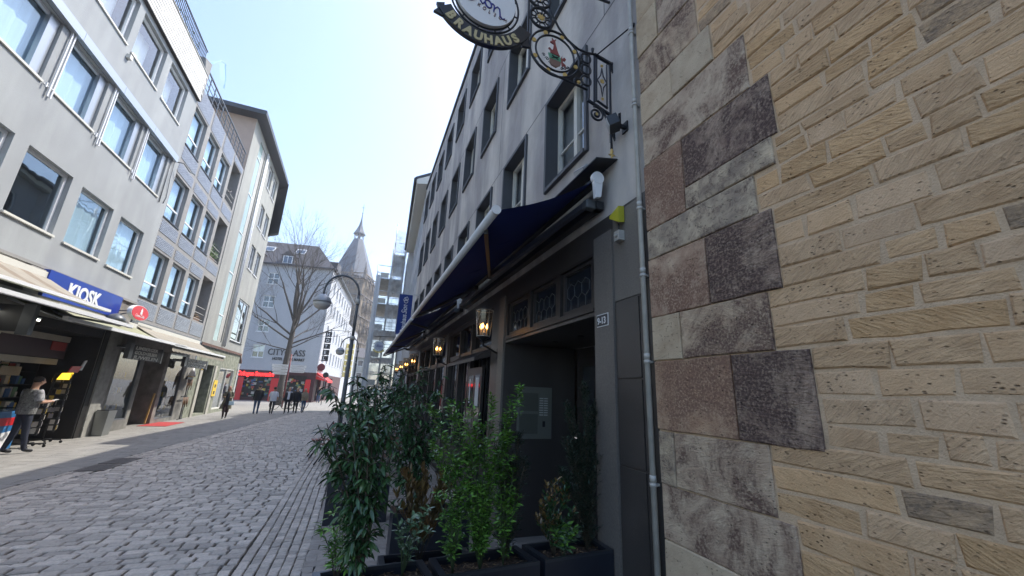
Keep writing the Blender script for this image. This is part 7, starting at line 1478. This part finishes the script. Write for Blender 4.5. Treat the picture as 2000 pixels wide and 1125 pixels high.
# ---------------------------------------------------------------- shrubs
def leaf_mesh(name, m, L_=1.0, wd=.3, curl=.25):
    V = []; n = 4; prof = [(0, .02), (.25, .75), (.5, 1.0), (.78, .62), (1.0, .0)]
    for t_, w_ in prof: zc_ = -curl*t_*t_; V += [(t_, -wd*w_/2, zc_+.06*w_), (t_, 0, zc_), (t_, wd*w_/2, zc_+.06*w_)]
    Fs = []
    for i in range(len(prof)-1):
        for k in (0, 1): Fs.append((i*3+k, i*3+k+1, i*3+k+4, i*3+k+3))
    me = bpy.data.meshes.new(name); me.from_pydata(V, [], Fs); me.materials.append(m); me.polygons.foreach_set('use_smooth', [True]*len(Fs)); return me, V, Fs
def shrub(name, label, stems, nt, ntw, leafL, wd, m_s, m_1, stem_m='stem_brown', droop=.3, seed=1, nparts=150, tw=(.08, .22), zmin=.12, stem_r=.008, spread=.5, up=.3, curl=.25, cat='shrub', rz=(0, 1)):
    rs_ = random.Random(seed); b0 = stems[0][0]; t_ = thing(name, label, cat, b0); me, LV, LFs = leaf_mesh('leaf', M[m_1], wd=wd, curl=curl); tubes = MB(); leaves = []
    for st in stems:
        pts = [Vector(p) for p in st]; n_ = len(pts); tubes.tube(pts, [stem_r*(1-.6*i/max(1, n_-1)) for i in range(n_)], 6)
        Lt = sum((pts[i+1]-pts[i]).length for i in range(n_-1))
        for k in range(int(nt*Lt)):
            q = zmin+(1-zmin)*rs_.random()**.9; d_ = q*Lt; i = 0
            while i < n_-2 and d_ > (pts[i+1]-pts[i]).length: d_ -= (pts[i+1]-pts[i]).length; i += 1
            seg = pts[i+1]-pts[i]; p = pts[i]+seg*min(1, d_/seg.length); ax = seg.normalized(); az = rs_.uniform(0, 2*math.pi)
            out = Vector((math.cos(az), math.sin(az), 0)); dr = (out*spread+Z*up+ax*.3+Vector((rs_.gauss(0, .2), rs_.gauss(0, .2), rs_.gauss(0, .2)))).normalized(); TL = rs_.uniform(*tw)*(1.15-.55*q)
            tp_ = [p, p+dr*TL*.5, p+dr*TL+Z*(-.02*droop)]; tubes.tube(tp_, [stem_r*.35, stem_r*.3, stem_r*.15], 4, caps=False)
            for j in range(ntw):
                qq = (j+.6)/ntw; lp = tp_[0].lerp(tp_[2], qq); a2 = az+j*2.4+rs_.uniform(-.5, .5); side = Vector((math.cos(a2), math.sin(a2), 0)); ld = (side*.8+dr*.7+Z*(rs_.uniform(-.35, .35)-droop)).normalized()
                leaves.append((lp, ld, leafL*rs_.uniform(.65, 1.15), rs_.uniform(-.6, .6)))
    tubes.build('stems', M[stem_m], t_)
    cam_p = Vector((0, 0, 1.85)); leaves.sort(key=lambda l_: (l_[0]-cam_p).length+rs_.uniform(0, .15)); near = leaves[:nparts]; rest = leaves[nparts:]
    def mtx(lp, ld, s_, roll):
        x_ = ld; y_ = Z.cross(x_); y_ = y_.normalized() if y_.length > .05 else Vector((0, 1, 0)); z_ = x_.cross(y_); m_ = Matrix((x_, y_, z_)).transposed() @ Matrix.Rotation(roll, 3, 'X'); return m_*s_
    o0 = Vector(b0)
    for (lp, ld, s_, roll) in near:
        o = bpy.data.objects.new('leaf', me); col.objects.link(o); o.parent = t_; mm = mtx(lp, ld, s_, roll).to_4x4(); mm.translation = lp-o0; o.matrix_basis = mm
    LVn = np.array(LV); V_all = []; F_all = []; nv = len(LV)
    for i, (lp, ld, s_, roll) in enumerate(rest):
        mm = np.array(mtx(lp, ld, s_, roll)); V_all.append(LVn @ mm.T+np.array(lp-o0)); F_all += [tuple(v+i*nv for v in f) for f in LFs]
    if rest:
        mesh = bpy.data.meshes.new('foliage'); mesh.from_pydata(np.concatenate(V_all).tolist(), [], F_all); mesh.materials.append(M[m_s]); mesh.polygons.foreach_set('use_smooth', [True]*len(F_all)); o = bpy.data.objects.new('foliage', mesh); col.objects.link(o); o.parent = t_; o['kind'] = 'stuff'
    return len(leaves)
zb = HP-.06
def st(x, y, z0, tops, mid=.5): return [[(x, y, z0), (x+(tx-x)*.35+.01, y+(ty-y)*.3, z0+(tz-z0)*mid), (x+(tx-x)*.8, y+(ty-y)*.75, z0+(tz-z0)*.8), (tx, ty, tz)] for tx, ty, tz in tops]
shrub('laurel_shrub', 'tall dark green laurel in the front left planter with drooping leaves over the street', st(2.88, -.16, zb, [(2.98, .16, 1.84), (2.92, .02, 1.93), (2.98, -.12, 1.86), (2.84, .04, 1.74), (3.02, .22, 1.60), (2.94, -.24, 1.74), (2.90, .16, 1.62), (2.86, -.10, 1.64), (3.0, .05, 1.50), (2.95, -.28, 1.50)], .45), 24, 6, .074, .32, 'leaf_laurel', 'leaf_laurel_single', droop=.7, seed=4, nparts=290, tw=(.05, .13), zmin=.12, stem_r=.007, up=.15, curl=.35)
shrub('laurel_shrub', 'dark laurel with a high single shoot behind the front left laurel', st(6.62, -.22, .50, [(6.62, -.32, 2.22), (6.60, -.50, 1.95), (6.66, -.62, 1.98), (6.58, -.12, 1.90), (6.64, -.78, 1.85), (6.55, .05, 1.65), (6.6, -.9, 1.6), (6.5, -.4, 1.7)], .45), 22, 6, .13, .30, 'leaf_laurel', 'leaf_laurel_single', droop=.7, seed=8, nparts=200, tw=(.12, .32), zmin=.10, stem_r=.011, up=.2, curl=.35)
shrub('laurel_shrub', 'dense dark laurel column between the two taller shrubs', st(5.2, -.75, .45, [(5.2, -.52, 2.02), (5.25, -.72, 2.05), (5.15, -.92, 1.94), (5.28, -.40, 1.85), (5.2, -1.05, 1.75), (5.1, -.6, 1.75), (5.1, -.3, 1.55), (5.1, -.95, 1.5)], .45), 26, 6, .10, .32, 'leaf_laurel', 'leaf_laurel_single', droop=.65, seed=12, nparts=220, tw=(.10, .26), zmin=.10, stem_r=.010, up=.2, curl=.35)
shrub('privet_shrub', 'bright fresh green shrub in the front middle planter reaching up beside the lantern', st(2.90, -.74, zb, [(2.9, -.66, 1.35), (2.94, -.60, 1.55), (2.92, -.78, 1.45), (2.95, -.70, 1.68), (2.9, -.82, 1.2), (2.93, -.62, 1.15)], .5)+st(2.92, -1.10, zb, [(2.94, -1.16, 1.3), (2.95, -1.02, 1.5), (2.98, -1.10, 1.62), (2.93, -1.18, 1.1)], .5)+st(2.90, -.93, zb, [(2.98, -.62, 1.80), (2.94, -.80, 1.86), (3.00, -.98, 1.84), (2.92, -1.20, 1.90), (2.96, -.52, 1.70), (3.02, -.72, 1.76), (2.88, -1.08, 1.72), (2.90, -.90, 1.62), (3.0, -1.14, 1.76), (2.86, -.76, 1.66), (2.95, -.50, 1.52), (2.92, -1.12, 1.50), (2.90, -.66, 1.42), (2.94, -1.0, 1.38), (3.0, -.85, 1.48)], .5), 34, 7, .047, .36, 'leaf_privet', 'leaf_privet_single', stem_m='stem_green', droop=.15, seed=16, nparts=290, tw=(.05, .14), zmin=.08, stem_r=.0055, up=.45, curl=.2)
shrub('yew_shrub', 'very dark narrow yew behind the bright shrub in the shadow', st(3.02, -1.16, zb, [(3.05, -1.12, 1.62), (3.0, -1.22, 1.55), (3.05, -1.05, 1.45), (2.98, -1.27, 1.35), (3.06, -1.18, 1.3)], .5), 110, 9, .034, .26, 'leaf_yew', 'leaf_yew', stem_m='stem_brown', droop=-.1, seed=22, nparts=0, tw=(.06, .16), zmin=.03, stem_r=.006, up=.5)
shrub('yew_shrub', 'feathery dark conifer against the granite pilaster in the right planter', st(3.02, -1.84, zb, [(3.05, -1.68, 1.75), (3.0, -1.82, 1.88), (3.04, -1.93, 1.76), (3.0, -1.76, 1.5), (3.06, -1.90, 1.55), (2.98, -1.70, 1.4), (3.0, -1.92, 1.35), (3.0, -1.60, 1.25), (3.02, -1.66, 1.45)], .5), 110, 9, .038, .26, 'leaf_yew', 'leaf_yew', stem_m='stem_brown', droop=-.3, seed=23, nparts=0, tw=(.06, .20), zmin=.03, stem_r=.006, up=.9)
shrub('photinia_shrub', 'low shrub with upright bronze leaves between the two front shrubs', st(3.55, -.62, .50, [(3.55, -.46, 1.16), (3.58, -.62, 1.20), (3.52, -.76, 1.14), (3.60, -.90, 1.18), (3.50, -.40, 1.02), (3.55, -.56, 1.05), (3.56, -.82, 1.04), (3.52, -.98, 1.05)], .5), 34, 7, .066, .30, 'leaf_bronze', 'leaf_bronze_single', droop=-.6, seed=31, nparts=280, tw=(.04, .12), zmin=.25, stem_r=.004, up=.7, curl=-.15)
shrub('young_laurel', 'thin young shrub with pale shiny leaves at the right end of the front left planter', st(2.95, -.42, zb, [(3.0, -.34, 1.10), (2.98, -.46, 1.14), (2.94, -.56, 1.08), (3.02, -.50, 1.02), (2.98, -.38, .95), (2.95, -.58, .95)], .5), 20, 4, .052, .42, 'leaf_pale', 'leaf_pale_single', stem_m='stem_green', droop=.0, seed=33, nparts=200, tw=(.03, .08), zmin=.2, stem_r=.004, up=.4)
shrub('photinia_shrub', 'small bronze tipped shrub in the front right planter before the granite', st(2.97, -1.52, zb, [(3.0, -1.46, 1.16), (2.98, -1.54, 1.24), (3.0, -1.64, 1.16), (2.95, -1.42, 1.04), (3.02, -1.60, 1.02), (2.97, -1.68, 1.0), (2.96, -1.38, .95)], .5), 38, 7, .052, .36, 'leaf_laurel', 'leaf_bronze_single', droop=-.1, seed=41, nparts=230, tw=(.04, .12), zmin=.15, stem_r=.004, up=.5, curl=-.05)
shrub('young_laurel', 'few large light green leaves low in the front right planter', st(2.93, -1.58, zb, [(2.96, -1.52, .86), (2.94, -1.62, .90), (2.93, -1.68, .86)], .5), 60, 5, .062, .42, 'leaf_pale', 'leaf_privet_single', stem_m='stem_green', droop=.1, seed=43, nparts=80, tw=(.03, .06), zmin=.3, stem_r=.003, up=.4)
shrub('laurel_shrub', 'low green shoots at the base of the front left laurel', st(2.96, -.02, zb, [(3.0, .05, 1.08), (2.96, -.08, 1.02), (3.02, .10, .98), (2.98, -.16, 1.0), (2.9, -.2, .95)], .5), 46, 5, .055, .34, 'leaf_privet', 'leaf_privet_single', droop=.2, seed=47, nparts=140, tw=(.03, .09), zmin=.2, stem_r=.004, up=.3)
shrub('laurel_shrub', 'dark laurel in the far planter near the wooden chairs', st(8.8, -.2, .5, [(8.8, -.1, 1.7), (8.8, -.4, 1.65), (8.8, .05, 1.5)], .5), 18, 5, .13, .3, 'leaf_laurel', 'leaf_laurel', droop=.6, seed=51, nparts=0, tw=(.1, .25), zmin=.1, stem_r=.01)
# bare soil debris: dry leaves in the planters
mb = MB(); rs_ = random.Random(3)
for k in range(260):
    y_ = rs_.uniform(-1.95, .05); x_ = rs_.uniform(2.78, 2.98)+.06*(-y_); p = Vector((x_, y_, HP-.05+rs_.random()*.006)); d = Vector((rs_.uniform(-1, 1), rs_.uniform(-1, 1), rs_.uniform(-.2, .3))).normalized()*.016; e = d.cross(Z).normalized()*.006; mb.face([p-d, p+e, p+d, p-e])
q = mb.build('dry_leaves', M['dry_leaves'], None, kind='stuff'); tag(q, 'small dry leaves scattered on the soil of the front planters', 'leaves')
# ---------------------------------------------------------------- terrace furniture
def chair(x, y, ang, label, m_='wood_chair'):
    t_ = thing('folding_chair', label, 'chair', (x, y, 0), 'wooden folding chairs on the terrace'); a = R(ang); u_ = Vector((math.cos(a), math.sin(a), 0)); n_ = Vector((-math.sin(a), math.cos(a), 0)); P = lambda f_, s_, z_: Vector((x, y, 0))+u_*f_+n_*s_+Z*z_
    for k in range(5): mb = MB(); mb.bar(P(-.18+k*.09, -.20, .45), P(-.18+k*.09, .20, .45), .06, .016, up=Z); mb.build('seat_slat', M[m_], t_)
    for k in range(3): mb = MB(); mb.bar(P(-.24-k*.025, -.20, .62+k*.11), P(-.24-k*.025, .20, .62+k*.11), .014, .07, up=Z); mb.build('back_slat', M[m_], t_)
    for s_ in (-.21, .21):
        mb = MB(); mb.bar(P(.24, s_, 0), P(-.30, s_, .90), .022, .03); mb.build('leg', M['dark_metal'], t_); mb = MB(); mb.bar(P(-.26, s_*.9, 0), P(.20, s_*.9, .45), .022, .03); mb.build('leg', M['dark_metal'], t_)
def table(x, y, label):
    t_ = thing('folding_table', label, 'table', (x, y, 0), 'wooden tables on the terrace')
    for k in range(7): mb = MB(); mb.box((x-.38, y-.38+k*.11, .72), (x+.38, y-.38+k*.11+.09, .74)); mb.build('slat', M['wood_chair'], t_)
    for sx_ in (-.32, .32):
        for sy_ in (-.32, .32): mb = MB(); mb.bar((x+sx_, y+sy_, 0), (x+sx_, y+sy_, .72), .03, .03); mb.build('leg', M['dark_metal'], t_)
table(10.2, -.75, 'nearest wooden table on the terrace behind the shrubs'); chair(10.9, -.75, 180, 'wooden folding chair on the far side of the nearest terrace table'); chair(9.5, -.9, 0, 'wooden folding chair on the near side of the nearest terrace table')
table(12.4, -.75, 'second wooden table on the terrace'); chair(13.1, -.6, 180, 'wooden folding chair on the far side of the second table'); chair(11.7, -.9, 0, 'wooden folding chair on the near side of the second table'); chair(12.3, -.05, -95, 'wooden folding chair at the street side of the second table')
table(14.8, -.8, 'third wooden table far along the terrace'); chair(15.6, -.8, 180, 'wooden folding chair beyond the third table'); chair(14.0, -.7, 0, 'wooden folding chair before the third table')
chair(12.4, .78, 100, 'reddish brown wooden chair standing at the street edge left of the front laurel', 'terracotta_wood')
chair(11.4, .50, 80, 'second reddish brown chair tucked behind the front laurel', 'terracotta_wood')
# ---------------------------------------------------------------- light haze in the street air
hz = MB(); hz.box((-14, -60, -1), (190, 60, 66)); hm = bpy.data.materials.new('haze'); hm.use_nodes = True; hn_ = hm.node_tree; hn_.nodes.remove(hn_.nodes['Principled BSDF']); pvn = hn_.nodes.new('ShaderNodeVolumePrincipled'); pvn.inputs['Color'].default_value = (.92, .95, 1, 1); pvn.inputs['Density'].default_value = 0.0012; pvn.inputs['Anisotropy'].default_value = 0.3; hn_.links.new(pvn.outputs[0], hn_.nodes['Material Output'].inputs['Volume'])
ho = hz.build('haze', hm, None, kind='stuff'); tag(ho, 'thin bright haze in the air of the street', 'haze')
